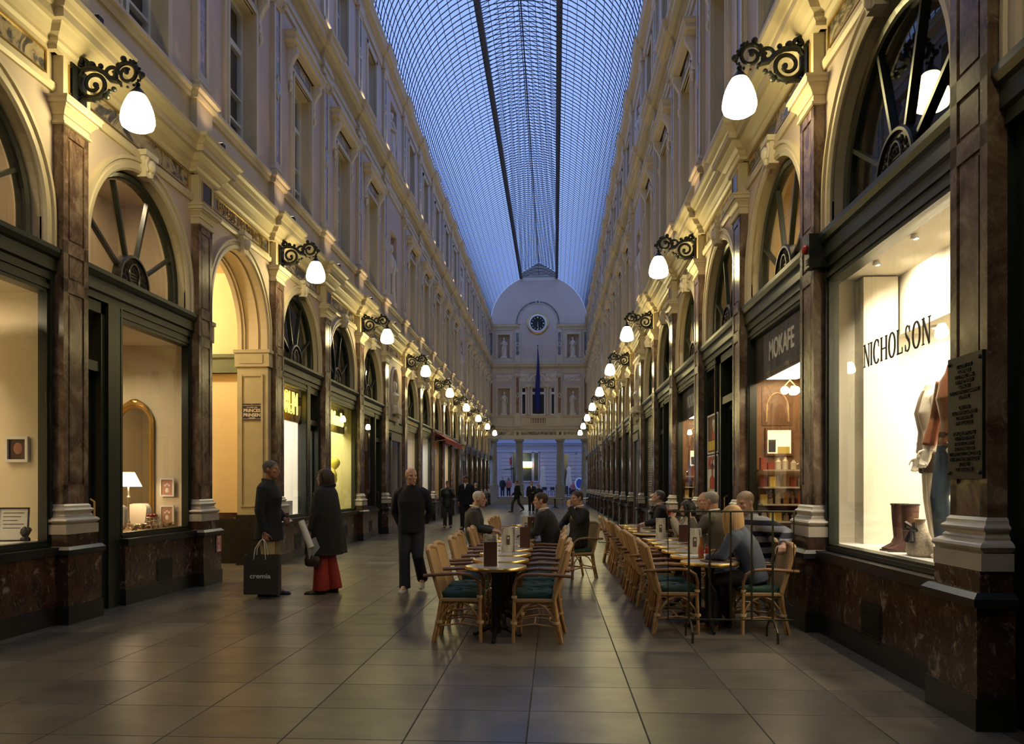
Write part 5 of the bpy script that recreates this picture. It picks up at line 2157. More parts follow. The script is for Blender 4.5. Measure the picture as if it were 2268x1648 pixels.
for q, (z, c) in enumerate(((1.33, (0.45, 0.20, 0.13)), (0.92, (0.42, 0.22, 0.14)))):
    p = W('left', 0, 1.50, -0.41, z)
    r = empty('picture', p, 0, f'small white framed still life, {"upper" if q == 0 else "lower"} of two beside the gilt mirror', 'picture', 'pictures beside the mirror')
    b = MB()
    rim_boxes(b, 0.22, 0.28, 0.025, -0.02, 0)
    b.build('frame', WHITEP, r)
    b = MB()
    b.box(-0.09, 0.09, -0.008, 0, 0.02, 0.26, 0)
    b.lathe([(0.02, 0.06), (0.03, 0.09), (0.018, 0.13)], (0, -0.008, 0), 10, 1, sy=0.2)
    for dx, dz in ((0, 0.19), (-0.03, 0.17), (0.03, 0.17)):
        b.ball((dx, -0.009, dz), 0.016, 8, 1, (1, 0.2, 1))
    b.build('print', [mat(f'print_{q}', c, 0.5), PAPER], r)
SILV = MATS['silver']
spots = [(0.62, -0.45, 'bowl'), (0.80, -0.42, 'bowl'), (0.95, -0.36, 'basket'), (1.18, -0.40, 'basket'), (1.3, -0.3, 'bowl'), (0.5, -0.36, 'bowl')]
for q, (u, o, kd) in enumerate(spots):
    p = W('left', 0, u, o, 0.86)
    if kd == 'bowl':
        r = empty('silver_bowl', p, 0, f'small silver bowl in the lamp window, {ORD[q]} from the door', 'bowl', 'silver bowls in the lamp window')
        b = MB()
        b.lathe([(0.04, 0), (0.03, 0.02), (0.015, 0.03), (0.04, 0.05), (0.07, 0.09), (0.072, 0.09), (0.035, 0.045)], n=16)
        b.build('bowl', SILV, r)
        b = MB()
        b.tube([(0.072 * math.cos(2 * PI * k / 16), 0.072 * math.sin(2 * PI * k / 16), 0.09) for k in range(16)], 0.006, 5, loop=True)
        b.build('rim', SILV, r)
    else:
        r = empty('wire_basket', p, 0, f'silver openwork basket in the lamp window, {"with red fruit" if q == 2 else "empty"}', 'basket', 'baskets in the lamp window')
        b = MB()
        for z, rr in ((0.005, 0.05), (0.06, 0.075), (0.12, 0.09)):
            b.tube([(rr * math.cos(2 * PI * k / 18), rr * math.sin(2 * PI * k / 18), z + (0.06 if q == 2 else 0)) for k in range(18)], 0.006, 5, loop=True)
        for k in range(12):
            a = 2 * PI * k / 12
            b.tube([(0.05 * math.cos(a), 0.05 * math.sin(a), 0.005 + (0.06 if q == 2 else 0)), (0.09 * math.cos(a + 0.2), 0.09 * math.sin(a + 0.2), 0.12 + (0.06 if q == 2 else 0))], 0.004, 4)
        b.tube([(0, 0, 0), (0, 0, 0.07)], 0.02, 8)
        b.build('wires', SILV, r)
        if q == 2:
            for k in range(5):
                a = 2 * PI * k / 5
                b = MB()
                b.ball((0, 0, 0), 0.032, 10)
                o_ = b.build('red_fruit', mat('red_fruit_skin', (0.35, 0.03, 0.02), 0.35), loc=p + Vector((0.045 * math.cos(a), 0.045 * math.sin(a), 0.20)), label='small dark red fruit heaped in the raised silver basket', cat='fruit', group='fruit in the basket')
for q, (u, o, rz) in enumerate(((0.5, -0.7, 0.3), (1.25, -0.75, -0.1))):
    p = W('left', 0, u, o, 0.86)
    b = MB()
    rings = []
    for k in range(9):
        f = -1 + k / 4
        w_ = 0.07 * math.sqrt(max(0.02, 1 - f * f * 0.97))
        rings.append([(0.19 * math.copysign(abs(math.cos(2 * PI * j / 24)) ** 0.45, math.cos(2 * PI * j / 24)) * (1 - 0.12 * abs(f)), f * w_ * 0 + f * 0.07, 0.19 + 0.19 * math.copysign(abs(math.sin(2 * PI * j / 24)) ** 0.45, math.sin(2 * PI * j / 24)) * (1 - 0.12 * abs(f))) for j in range(24)])
    b.loft(rings)
    o_ = b.build('cushion', mat('white_linen', (0.75, 0.70, 0.60), 0.8), loc=p, rz=rz, label=f'white cushion with a leaf print, {"large one beside the door post" if q == 0 else "small one before the mirror"}', cat='cushion', group='cushions in the lamp window')
    o_.rotation_euler = (-0.2, 0, rz)
for q in range(3):
    p = W('left', 0, -1.0 + q * 0.1, -0.45, 0.86)
    r = empty('candlestick', p, 0, f'red candle on a silver stand behind the shop door, {ORD[q]} of three', 'candlestick', 'red candles behind the door')
    b = MB()
    b.lathe([(0.03, 0), (0.03, 0.01), (0.012, 0.03), (0.016, 0.1), (0.022, 0.2)], n=12)
    b.build('stand', SILV, r)
    b = MB()
    b.lathe([(0.02, 0.2), (0.02, 0.5), (0.0, 0.51)], n=12)
    b.build('candle', mat('red_wax', (0.25, 0.03, 0.02), 0.5), r)
# left bay -1
p = W('left', -1, 1.53, -0.47, 1.75)
r = empty('picture', p, 0, 'white box frame with a dark portrait print in the nearest window on the left', 'picture')
b = MB()
rim_boxes(b, 0.26, 0.28, 0.03, -0.04, 0)
b.build('frame', WHITEP, r)
b = MB()
b.box(-0.11, 0.11, -0.01, 0, 0.02, 0.26, 0)
b.ball((0, -0.01, 0.15), 0.05, 10, 1, (1, 0.1, 1.3))
b.build('print', [mat('dark_print', (0.05, 0.03, 0.025), 0.4), mat('rose_print', (0.3, 0.13, 0.09), 0.5)], r)
p = W('left', -1, 1.2, -0.30, 0.90)
r = empty('framed_notice', p, 0, 'black framed white notice leaning on the sill of the nearest window on the left', 'notice')
b = MB()
rim_boxes(b, 0.30, 0.36, 0.015, -0.015, 0)
b.build('frame', BLACK, r)
b = MB()
b.box(-0.137, 0.137, -0.006, 0, 0.013, 0.347, 0)
for k in range(5):
    b.box(-0.1, 0.1 - 0.03 * (k % 3), -0.008, -0.005, 0.30 - k * 0.04, 0.306 - k * 0.04, 1)
b.build('sheet', [PAPER, LETTER_DK], r)
r.rotation_euler = (-0.12, 0, 0.25)
p = W('left', -1, 1.25, -0.2, 0.90)
b = MB()
b.lathe([(0.05, 0), (0.05, 0.03), (0.03, 0.05), (0.05, 0.09), (0.04, 0.13), (0.01, 0.16)], n=12)
b.ball((0.04, 0, 0.12), 0.03, 8)
b.build('figurine', BLACK, loc=p, label='small black figurine before the framed notice', cat='figurine')
p = W('left', -1, 0.7, -0.75, 3.2)
r = empty('air_conditioner', p, 0, 'white air conditioner box hung high in the nearest window on the left', 'air conditioner')
b = MB()
b.cbox((0, 0, 0), (0.5, 0.9, 0.3))
b.build('case', WHITEP, r)
b = MB()
for k in range(5):
    b.cbox((0.252, 0, -0.1 + k * 0.03), (0.006, 0.8, 0.008))
b.build('vent_slats', mat('grey_plastic', (0.3, 0.3, 0.28), 0.5), r)

# bookshop left 2: white plinth and book racks
p = W('left', 2, -0.3, -0.55, 0.86)
b = MB()
b.cbox((p.x, p.y, 1.02), (0.3, 1.9, 0.30))
b.build('display_plinth', WHITEP, label='white plinth inside the bookshop window', cat='plinth')
for rw in range(4):
    for q in range(8):
        p = W('left', 2, -0.9 + q * 0.16 - 0.1, -1.3, 1.25 + rw * 0.32)
        b = MB()
        b.cbox((0, 0, 0.12), (0.03, 0.13, 0.22 + 0.02 * ((q * 7 + rw) % 3)))
        c = [(0.5, 0.12, 0.06), (0.08, 0.1, 0.2), (0.7, 0.65, 0.55), (0.15, 0.12, 0.1), (0.35, 0.08, 0.07), (0.6, 0.45, 0.2)][(q * 5 + rw * 3) % 6]
        b.build('book', mat(f'book_cover_{(q * 5 + rw * 3) % 6}', c, 0.5), loc=p, label=f'book facing out on the {ORD[rw]} shelf up of the bookshop rack, {ORD[q]} from the front', cat='book', group='books on the bookshop rack')
    p = W('left', 2, -0.45, -1.32, 1.25 + rw * 0.32)
    b = MB()
    b.cbox((0, 0, -0.01), (0.2, 1.5, 0.02))
    b.build('rack_shelf', STEEL, loc=p, label=f'steel rack shelf in the bookshop, {ORD[rw]} from the bottom', cat='shelf', group='rack shelves')
# balloons and yellow shirt left 3
BAL = mat('yellow_balloon', (0.80, 0.72, 0.08), 0.25)
for q, (u, o, z) in enumerate(((0.1, -0.5, 1.75), (0.5, -0.45, 1.72), (0.85, -0.5, 1.78), (0.3, -0.75, 1.8), (0.7, -0.75, 1.82), (0.85, -0.42, 2.1), (-0.3, -0.5, 1.74), (1.05, -0.55, 1.66))):
    p = W('left', 3, u, o, z)
    r = empty('balloon', p, 0, f'yellow balloon on a stick in the lemon window, {ORD[q]} of eight', 'balloon', 'yellow balloons')
    b = MB()
    b.lathe([(0.01, -0.17), (0.03, -0.155), (0.1, -0.09), (0.14, 0.0), (0.13, 0.07), (0.08, 0.13), (0.0, 0.15)], n=16)
    b.build('skin', BAL, r)
    b = MB()
    b.tube([(0, 0, -0.16), (0, 0, -z + 0.87)], 0.012, 6)
    b.build('stick', BAL, r)
p = W('left', 3, -0.1, -1.2, 2.0)
b = MB()
b.prism([(-0.35, 0), (0.35, 0), (0.33, 0.75), (0.6, 0.65), (0.7, 0.9), (0.3, 1.1), (0.12, 1.12), (0, 1.05), (-0.12, 1.12), (-0.3, 1.1), (-0.7, 0.9), (-0.6, 0.65), (-0.33, 0.75)], -0.04, 0.04, 'y')
o_ = b.build('shirt', mat('orange_yellow_cotton', (0.80, 0.52, 0.10), 0.8), loc=p, rz=RZ['left'], label='yellow T-shirt hanging in the lemon window', cat='shirt')

# cafe windows: shelves of goods and a bright hatch
TIN = [mat('gold_foil', (0.55, 0.38, 0.12), 0.25, metal=0.9), mat('pale_packet', (0.62, 0.52, 0.36), 0.4), mat('red_packet', (0.35, 0.06, 0.03), 0.4), SILV, mat('yellow_packet', (0.75, 0.58, 0.12), 0.4)]
for k in (0, 2):
    nm = 'nearer' if k == 0 else 'farther'
    for rw in range(4):
        p = W('right', k, 1.27, -0.62, 1.0 + rw * 0.24)
        b = MB()
        b.cbox((0, 0, -0.012), (1.0, 0.42, 0.024))
        b.build('glass_shelf', mat('shelf_glass', (0.5, 0.45, 0.35), 0.1), loc=p, label=f'display shelf in the {nm} cafe window, {ORD[rw]} from the bottom', cat='shelf', group=f'shelves in the {nm} cafe window')
        nq = 9 if k == 0 else 6
        for q in range(nq):
            p = W('right', k, 1.24 + R_.uniform(-0.06, 0.06), -0.18 - q * (0.9 / nq), 1.0 + rw * 0.24)
            kd = R_.randrange(5)
            b = MB()
            hh = R_.uniform(0.10, 0.2)
            if kd % 2:
                b.lathe([(0.04, 0), (0.04, hh * 0.7), (0.02, hh * 0.85), (0.02, hh), (0, hh)], n=12)
            else:
                b.cbox((0, 0, hh / 2), (0.08, 0.1, hh))
            b.build('jar' if kd % 2 else 'tin', TIN[kd], loc=p, label=f'{["small gold tin", "pale glass jar", "red packet tin", "silver jar", "yellow tin"][kd]} on the {ORD[rw]} shelf up in the {nm} cafe, {ORD[q]} along', cat='jar' if kd % 2 else 'tin', group=f'goods in the {nm} cafe window')
    p = W('right', k, 1.535, -0.47, 1.96)
    r = empty('serving_hatch', p, 0, f'brightly lit serving hatch with packets in the {nm} cafe window', 'hatch')
    b = MB()
    b.box(-0.17, 0.17, -0.01, 0, 0, 0.34)
    b.build('opening', emit('hatch_glow', (1.0, 0.80, 0.46), 1.3), r)
    b = MB()
    b.M = Matrix.Translation((0, 0, -0.03))
    rim_boxes(b, 0.40, 0.40, 0.03, -0.04, 0)
    b.M = None
    b.build('frame', WOODBR, r)
    b = MB()
    b.box(-0.02, 0.15, -0.03, -0.01, 0.0, 0.10, 0)
    b.box(-0.15, -0.05, -0.03, -0.01, 0.02, 0.2, 1)
    b.build('packets', [TIN[4], mat('slate_board', (0.06, 0.06, 0.06), 0.6)], r)
    p = W('right', k, 1.05, -0.49, 2.82)
    r = empty('globe_lamp', p, 0, f'pair of round white globe lamps in the {nm} cafe window', 'lamp')
    for dx in (-0.07, 0.08):
        b = MB()
        b.ball((dx, 0, 0), 0.058, 16)
        b.build('globe', emit('small_globe', (1, 0.86, 0.58), 9), r)
    b = MB()
    b.tube([(-0.07, 0, 0.06), (0, 0, 0.14), (0.08, 0, 0.06)], 0.01, 6)
    b.tube([(0, 0, 0.14), (0, 0, 0.8)], 0.01, 6)
    b.build('stem', BRASS, r)
    p = W('right', k, 1.54, -0.45, 2.62)
    r = empty('wood_panel', p, 0, f'pointed arch carved wooden panel on the side wall of the {nm} cafe window', 'panel')
    b = MB()
    for s in (-1, 1):
        b.tube([(s * 0.16, -0.01, -0.2)] + [(s * (0.16 - 0.16 * f ** 1.6), -0.01, 0.22 * math.sin(f * PI / 2)) for f in (0.2, 0.4, 0.6, 0.8, 1.0)], 0.014, 6)
    b.build('arch', OAKL, r)
    b = MB()
    b.box(-0.22, 0.22, -0.01, 0, -0.25, 0.27)
    b.build('back', WOODBR, r)
b = MB()
p = W('right', 3, -0.3, -0.6, 1.2)
b.lathe([(0.16, 0), (0.2, 0.3), (0.16, 0.7), (0.06, 0.8)], n=16)
b.build('red_dress', mat('red_cloth', (0.40, 0.03, 0.03), 0.7), loc=p, label='red garment on display in the shop before the shutters', cat='garment')
# ------------------------------------------------------------------ cafe furniture
CANE = mat('golden_cane', (0.44, 0.25, 0.095), 0.38, var=0.25, vscale=14)
CANE_D = mat('dark_cane', (0.23, 0.115, 0.05), 0.35, var=0.2, vscale=14)
BIND = mat('pale_binding', (0.58, 0.42, 0.22), 0.5)
CUSH = mat('green_cushion', (0.008, 0.040, 0.024), 0.75, var=0.2, vscale=20)


def woven():
    m, t, b = nt('woven_cane')
    p = pos_node(t, (1, 1, 1), obj=True)
    wv = t.nodes.new('ShaderNodeTexWave')
    wv.wave_type = 'BANDS'
    wv.bands_direction = 'Z'
    wv.inputs['Scale'].default_value = 30
    wv.inputs['Distortion'].default_value = 1.5
    wv.inputs['Detail Scale'].default_value = 6
    t.links.new(p, wv.inputs['Vector'])
    t.links.new(ramp(t, wv.outputs['Fac'], [(0.1, (0.33, 0.195, 0.08)), (0.6, (0.47, 0.29, 0.12))]), b.inputs['Base Color'])
    b.inputs['Roughness'].default_value = 0.5
    bump(t, b, wv.outputs['Fac'], 0.35, 0.004)
    MATS['woven_cane'] = m
    return m


WOVEN = woven()


def make_chair():
    """cane armchair, front towards +y, origin on the floor under the seat"""
    r = empty('cane_armchair')
    for s in (-1, 1):
        b = MB()
        b.tube([(s * 0.225, 0.20, 0.0), (s * 0.22, 0.195, 0.25), (s * 0.215, 0.19, 0.44)], 0.016, 7)
        b.tube([(s * 0.195, 0.20, 0.0), (s * 0.19, 0.195, 0.25), (s * 0.19, 0.185, 0.40)], 0.015, 7)
        b.build('leg', CANE, r)
        b = MB()
        b.tube([(s * 0.225, -0.26, 0.0), (s * 0.215, -0.215, 0.2), (s * 0.21, -0.185, 0.40), (s * 0.212, -0.20, 0.48)], 0.016, 7)
        b.tube([(s * 0.20, -0.235, 0.0), (s * 0.192, -0.195, 0.2), (s * 0.19, -0.165, 0.38)], 0.015, 7)
        b.build('leg', CANE, r)
        b = MB()
        b.tube([(s * 0.215, 0.19, 0.42), (s * 0.225, 0.195, 0.52), (s * 0.235, 0.17, 0.60), (s * 0.245, 0.10, 0.645), (s * 0.25, -0.02, 0.655), (s * 0.252, -0.2, 0.645), (s * 0.25, -0.345, 0.635)], 0.0165, 8)
        b.build('armrest', CANE_D, r)
        b = MB()
        for pts in ([(s * 0.205, 0.195, 0.17), (s * 0.205, 0.17, 0.25), (s * 0.205, 0.10, 0.34), (s * 0.20, 0.03, 0.375)], [(s * 0.205, -0.205, 0.17), (s * 0.205, -0.17, 0.25), (s * 0.205, -0.10, 0.34), (s * 0.20, -0.02, 0.375)]):
            b.tube(pts, 0.0105, 6)
        b.build('brace', CANE, r)
    b = MB()
    for y0, y1, zz in ((0.195, 0.195, 0.17), (-0.205, -0.205, 0.17)):
        b.tube([(-0.205, y0, zz), (-0.1, y0 * 0.7, zz + 0.02), (0.1, y0 * 0.7, zz + 0.02), (0.205, y1, zz)], 0.009, 6)
    for s in (-1, 1):
        b.tube([(s * 0.205, 0.19, 0.15), (s * 0.19, 0.0, 0.175), (s * 0.205, -0.20, 0.15)], 0.009, 6)
    b.tube([(-0.19, 0.0, 0.175), (0.19, 0.0, 0.175)], 0.009, 6)
    b.build('stretcher', CANE, r)
    b = MB()
    b.tube([(-0.215, 0.19, 0.40), (0.215, 0.19, 0.40), (0.21, -0.185, 0.40), (-0.21, -0.185, 0.40)], 0.02, 8, loop=True)
    b.tube([(-0.2, 0.18, 0.375), (0.2, 0.18, 0.375), (0.195, -0.17, 0.375), (-0.195, -0.17, 0.375)], 0.013, 6, loop=True)
    b.box(-0.2, 0.2, -0.18, 0.18, 0.39, 0.402)
    b.build('seat', WOVEN, r)
    b = MB()
    rings = []
    for z, k in ((0.405, 0.93), (0.415, 0.99), (0.435, 1.0), (0.46, 0.98), (0.475, 0.9), (0.482, 0.7), (0.478, 0.3), (0.476, 0.05)):
        rings.append([(0.205 * k * math.copysign(abs(math.cos(a)) ** 0.4, math.cos(a)), 0.012 + 0.205 * k * math.copysign(abs(math.sin(a)) ** 0.4, math.sin(a)), z + (0.006 * math.sin(6 * a) if z > 0.47 else 0)) for a in [2 * PI * q / 32 for q in range(32)]])
    b.loft(rings)
    b.build('cushion', CUSH, r)
    b = MB()
    rows = []
    for q in range(9):
        f = q / 8
        z = 0.43 + 0.43 * f
        y = -0.19 - 0.125 * f
        hw = 0.205 + 0.015 * f
        bow = 0.03
        ring = []
        for k in range(9):
            u = -1 + k / 4
            ring.append((u * hw, y - bow * (1 - u * u), z + 0.03 * f * (1 - u * u)))
        for k in range(8, -1, -1):
            u = -1 + k / 4
            ring.append((u * hw, y - bow * (1 - u * u) + 0.022, z + 0.03 * f * (1 - u * u)))
        rows.append(ring)
    b.loft(rows)
    b.build('backrest', WOVEN, r)
    b = MB()
    top = [(u * 0.222, -0.305 - 0.03 * (1 - u * u), 0.862 + 0.03 * (1 - u * u)) for u in [-1 + k / 5 for k in range(11)]]
    b.tube([(-0.21, -0.185, 0.42), (-0.218, -0.26, 0.68), (-0.223, -0.295, 0.82)] + top + [(0.223, -0.295, 0.82), (0.218, -0.26, 0.68), (0.21, -0.185, 0.42)], 0.024, 8)
    b.build('back_frame', WOVEN, r)
    b = MB()
    for x, y, z in ((0.208, 0.195, 0.19), (-0.208, 0.195, 0.19), (0.205, -0.205, 0.19), (-0.205, -0.205, 0.19)):
        b.lathe([(0.032, -0.014), (0.035, 0), (0.032, 0.014)], (x, y, z), 10)
    for s in (-1, 1):
        b.lathe([(0.027, -0.012), (0.029, 0), (0.027, 0.012)], (s * 0.216, 0.19, 0.435), 10)
    b.build('binding', BIND, r)
    return r


def make_table():
    r = empty('cafe_table')
    b = MB()
    b.lathe([(0.286, 0.688), (0.288, 0.709), (0.0, 0.7095)], n=48, s=False)
    b.build('top', mat('grey_white_marble', (0.55, 0.55, 0.53), 0.12, var=0.12, vscale=6), r)
    b = MB()
    b.lathe([(0.27, 0.672), (0.295, 0.674), (0.302, 0.682), (0.302, 0.70), (0.296, 0.71), (0.286, 0.712), (0.285, 0.69), (0.27, 0.68)], n=48)
    b.build('rim', BRASS, r)
    b = MB()
    b.lathe([(0.05, 0.06), (0.06, 0.1), (0.046, 0.14), (0.042, 0.6), (0.055, 0.64), (0.12, 0.67), (0.26, 0.675), (0.26, 0.686)], n=20)
    b.build('pedestal', IRON, r)
    for q in range(3):
        a = 2 * PI * q / 3 + 0.5
        b = MB()
        c, s = math.cos(a), math.sin(a)
        b.tube([(0.03 * c, 0.03 * s, 0.11), (0.10 * c, 0.10 * s, 0.10), (0.18 * c, 0.18 * s, 0.05), (0.25 * c, 0.25 * s, 0.018)], [0.03, 0.028, 0.022, 0.018], 7)
        b.ball((0.26 * c, 0.26 * s, 0.02), 0.02, 8)
        b.build('foot', IRON, r)
    return r


chair0, table0 = make_chair(), make_table()
TXM, TXR = -0.57, 1.60
mid_tables = [7.73 + 0.74 * q for q in range(8)] + [13.75, 14.55, 15.4, 16.3]
rgt_tables = [8.30 + 0.72 * q for q in range(6)] + [13.3, 14.2, 15.1, 16.1]
for row, xs, ys_, wh in (('middle', TXM, mid_tables, 'centre row'), ('right', TXR, rgt_tables, 'row by the wall')):
    for q, y in enumerate(ys_):
        o = table0 if row == 'middle' and q == 0 else copy_tree(table0)
        o.location = (xs, y, 0)
        o.rotation_euler = (0, 0, 0.3 * q)
        tag(o, f'round marble cafe table with brass rim, {ORD[q]} in the {wh}', 'table', f'cafe tables of the {wh}')
rows = [('left side of the centre row', -0.90, -PI / 2, [7.75, 8.28, 9.22, 9.78, 10.35, 11.1, 11.7, 12.65, 14.3, 14.9, 15.5, 16.2]),
        ('right side of the centre row', -0.19, PI / 2, [7.73, 8.3, 8.9, 9.48, 10.05, 10.6, 11.7]),
        ('aisle side of the wall row', 1.24, -PI / 2, [8.28, 8.9, 10.05, 10.6, 11.3, 11.9, 13.3, 14.0, 14.9, 15.8]),
        ('wall side of the wall row', 2.08, PI / 2, [8.28, 9.0, 10.7, 11.35, 12.0, 15.1])]
nch = 0
for wh, x, rz, yy in rows:
    for q, y in enumerate(yy):
        o = chair0 if nch == 0 else copy_tree(chair0)
        nch += 1
        dx = R_.uniform(-0.03, 0.03)
        if wh.startswith('left side') and y > 14:
            dx += 0.05
        o.location = (x + (dx if q else 0), y, 0)
        o.rotation_euler = (0, 0, rz + (R_.uniform(-0.08, 0.08) if q else 0))
        tag(o, f'cane armchair with green cushion, {ORD[q]} on the {wh}', 'chair', f'cane armchairs, {wh}')
o = copy_tree(chair0)
o.location = (0.36, 13.0, 0)
o.rotation_euler = (0, 0, PI / 2 + 0.5)
tag(o, 'cane armchair turned out from the centre row under the man raising his hand', 'chair')

# ---- menus and tableware
MENU_B = mat('brown_leatherette', (0.085, 0.03, 0.02), 0.45)
MENU_C = mat('cream_card', (0.66, 0.60, 0.46), 0.6)
INK = mat('sepia_ink', (0.10, 0.06, 0.04), 0.6)
TZ = 0.711


def menu_card(x, y, rz, lab, sx=1.0):
    r = empty('menu_card', (x, y, TZ), rz, lab, 'menu', 'cream menu cards')
    w, h = 0.135 * sx, 0.30
    b = MB()
    b.prism([(-w / 2, 0.02), (0.0, 0.0), (w / 2, 0.02), (w / 2, 0.026), (0, 0.006), (-w / 2, 0.026)], 0, h, 'z')
    b.box(w / 2, w / 2 + 0.006, 0.0, 0.06, 0, h)
    b.build('card', MENU_C, r)
    b = MB()
    for s in (-1, 1):
        for z0, up in ((h - 0.03, -1), (0.03, 1)):
            P = [(s * (w / 2 - 0.03) + 0.016 * math.cos(math.radians(a)) * s, -0.001 + 0.02 * abs(s * (w / 2 - 0.03)) / (w / 2), z0 + 0.016 * math.sin(math.radians(a)) * -up) for a in range(0, 300, 30)]
            b.tube(P, 0.0022, 4)
            b.tube([(s * (w / 2 - 0.012), 0.014, z0), (s * (w / 2 - 0.014), 0.014, z0 + up * 0.05)], 0.002, 4)
    b.box(-0.02, 0.02, -0.002, 0.008, 0.09, 0.20)
    b.build('ornament', INK, r)
    b = MB()
    b.ball((0, -0.002, 0.17), 0.012, 8, 0, (1, 0.2, 1.2))
    b.build('portrait', MENU_C, r)
    return r


def menu_folder(x, y, rz, lab, h=0.235):
    r = empty('menu_folder', (x, y, TZ), rz, lab, 'menu', 'brown menu folders')
    w = 0.125
    b = MB()
    b.box(-w / 2, w / 2, -0.008, 0, 0, h)
    b.M = Matrix.Translation((-w / 2, 0, 0)) @ Matrix.Rotation(0.45, 4, 'Z')
    b.box(0, w, 0, 0.008, 0, h)
    b.build('cover', MENU_B, r)
    b = MB()
    b.M = Matrix.Translation((-w / 2, 0, 0)) @ Matrix.Rotation(0.2, 4, 'Z')
    b.box(0.003, w - 0.006, 0, 0.002, 0.006, h - 0.006)
    b.build('pages', PAPER, r)
    return r


menu_card(TXM - 0.07, 7.80, -0.15, 'cream menu card standing on the nearest table of the centre row')
text_obj('MOKAFE', 0.022, 'heading', INK, COL.objects['menu_card'], (0.02, -0.002, 0.245), (PI / 2, 0, 0), 0.0008)
menu_folder(TXM - 0.045, 7.64, 0.0, 'brown menu folder standing on the nearest table of the centre row')
menu_card(TXM + 0.03, 9.25, 0.1, 'cream menu card standing on the third table of the centre row', 1.15)
menu_card(TXM + 0.12, 12.6, 0.1, 'cream menu card farthest along the centre row beside a tall folder')
menu_folder(TXM + 0.22, 12.3, 0.0, 'brown menu folder standing far along the centre row', 0.3)
menu_folder(TXM + 0.2, 10.0, 0.0, 'brown menu folder beside the bottles halfway along the centre row', 0.26)
menu_card(TXR - 0.02, 9.05, 0.1, 'cream menu card on the second table of the row by the wall')
menu_card(TXR - 0.02, 11.95, 0.1, 'cream menu card on the sixth table of the row by the wall')
menu_folder(TXR + 0.2, 11.2, 0.0, 'brown menu folder on the fifth table of the row by the wall')
b = MB()
b.box(-0.14, 0.14, -0.09, 0.09, 0, 0.012)
b.build('closed_menu', MENU_B, loc=(TXR + 0.06, 8.25, TZ), rz=0.15, label='closed brown menu lying flat on the nearest table by the wall', cat='menu')
b = MB()
b.box(-0.14, 0.14, -0.1, 0.1, 0, 0.004)
b.build('paper_sheet', PAPER, loc=(TXR - 0.05, 9.0, TZ), rz=0.1, label='white paper sheet lying on the second table by the wall', cat='paper')
AMB = mat('amber_drink', (0.45, 0.17, 0.03), 0.15)
GREENGL = mat('green_bottle_glass', (0.03, 0.10, 0.03), 0.1)
CLEAR = glass('tumbler_glass', (0.95, 0.95, 0.95), 0.10, 0.6)


def bottle(x, y, m, lab, h=0.22, r0=0.03):
    r = empty('bottle', (x, y, TZ), 0, lab, 'bottle', 'bottles on the tables')
    b = MB()
    b.lathe([(r0 * 0.9, 0), (r0, 0.01), (r0, h * 0.55), (r0 * 0.5, h * 0.72), (r0 * 0.4, h * 0.97), (r0 * 0.45, h)], n=16)
    b.build('glass', m, r)
    b = MB()
    b.lathe([(r0 * 1.02, h * 0.2), (r0 * 1.03, h * 0.21), (r0 * 1.03, h * 0.45), (r0 * 1.02, h * 0.46)], n=16)
    b.build('paper_label', REDP, r)
    b = MB()
    b.lathe([(r0 * 0.48, h), (r0 * 0.48, h + 0.012), (0, h + 0.013)], n=12)
    b.build('cap', STEEL, r)


def tumbler(x, y, lab, m=None, h=0.12):
    r = empty('tumbler', (x, y, TZ), 0, lab, 'glass', 'glasses on the tables')
    b = MB()
    b.lathe([(0.025, 0), (0.027, 0.005), (0.034, h), (0.032, h), (0.025, 0.012), (0, 0.012)], n=16)
    b.build('glass', CLEAR, r)
    if m:
        b = MB()
        b.lathe([(0.024, 0.013), (0.029, h * 0.7), (0, h * 0.7)], n=14)
        b.build('drink', m, r)


bottle(TXR - 0.03, 8.62, AMB, 'small clear bottle with red label on the nearest tables by the wall')
bottle(TXR + 0.05, 8.66, CLEAR, 'tall clear bottle beside the red label bottle by the wall', 0.25)
tumbler(TXR + 0.14, 8.7, 'empty tumbler beside the bottles on the near wall table')
tumbler(TXR + 0.1, 8.95, 'straight glass in front of the blonde woman', h=0.14)
bottle(TXM + 0.25, 11.8, GREENGL, 'green bottle on the centre row before the man in black suit', 0.24)
bottle(TXM + 0.12, 13.4, BLACK, 'dark bottle far along the centre row', 0.25, 0.034)
tumbler(TXM + 0.3, 11.75, 'tall clear glass before the man in black suit', h=0.15)
tumbler(TXM + 0.26, 13.4, 'beer glass with white foam far along the centre row', AMB, 0.15)
tumbler(TXR - 0.2, 13.3, 'glass of amber drink far along the row by the wall', AMB, 0.15)
tumbler(TXM + 0.2, 10.8, 'amber glass halfway along the centre row', AMB, 0.12)
b = MB()
b.lathe([(0.055, 0), (0.06, 0.02), (0.06, 0.025), (0.0, 0.02)], n=20)
b.build('ashtray', mat('black_ashtray', (0.02, 0.02, 0.02), 0.2), loc=(TXR + 0.15, 9.7, TZ), label='small black ashtray on the third table by the wall', cat='ashtray')

# ---- iron screens round the wall row
SCREEN = mat('olive_iron', (0.05, 0.05, 0.028), 0.4, metal=0.5)


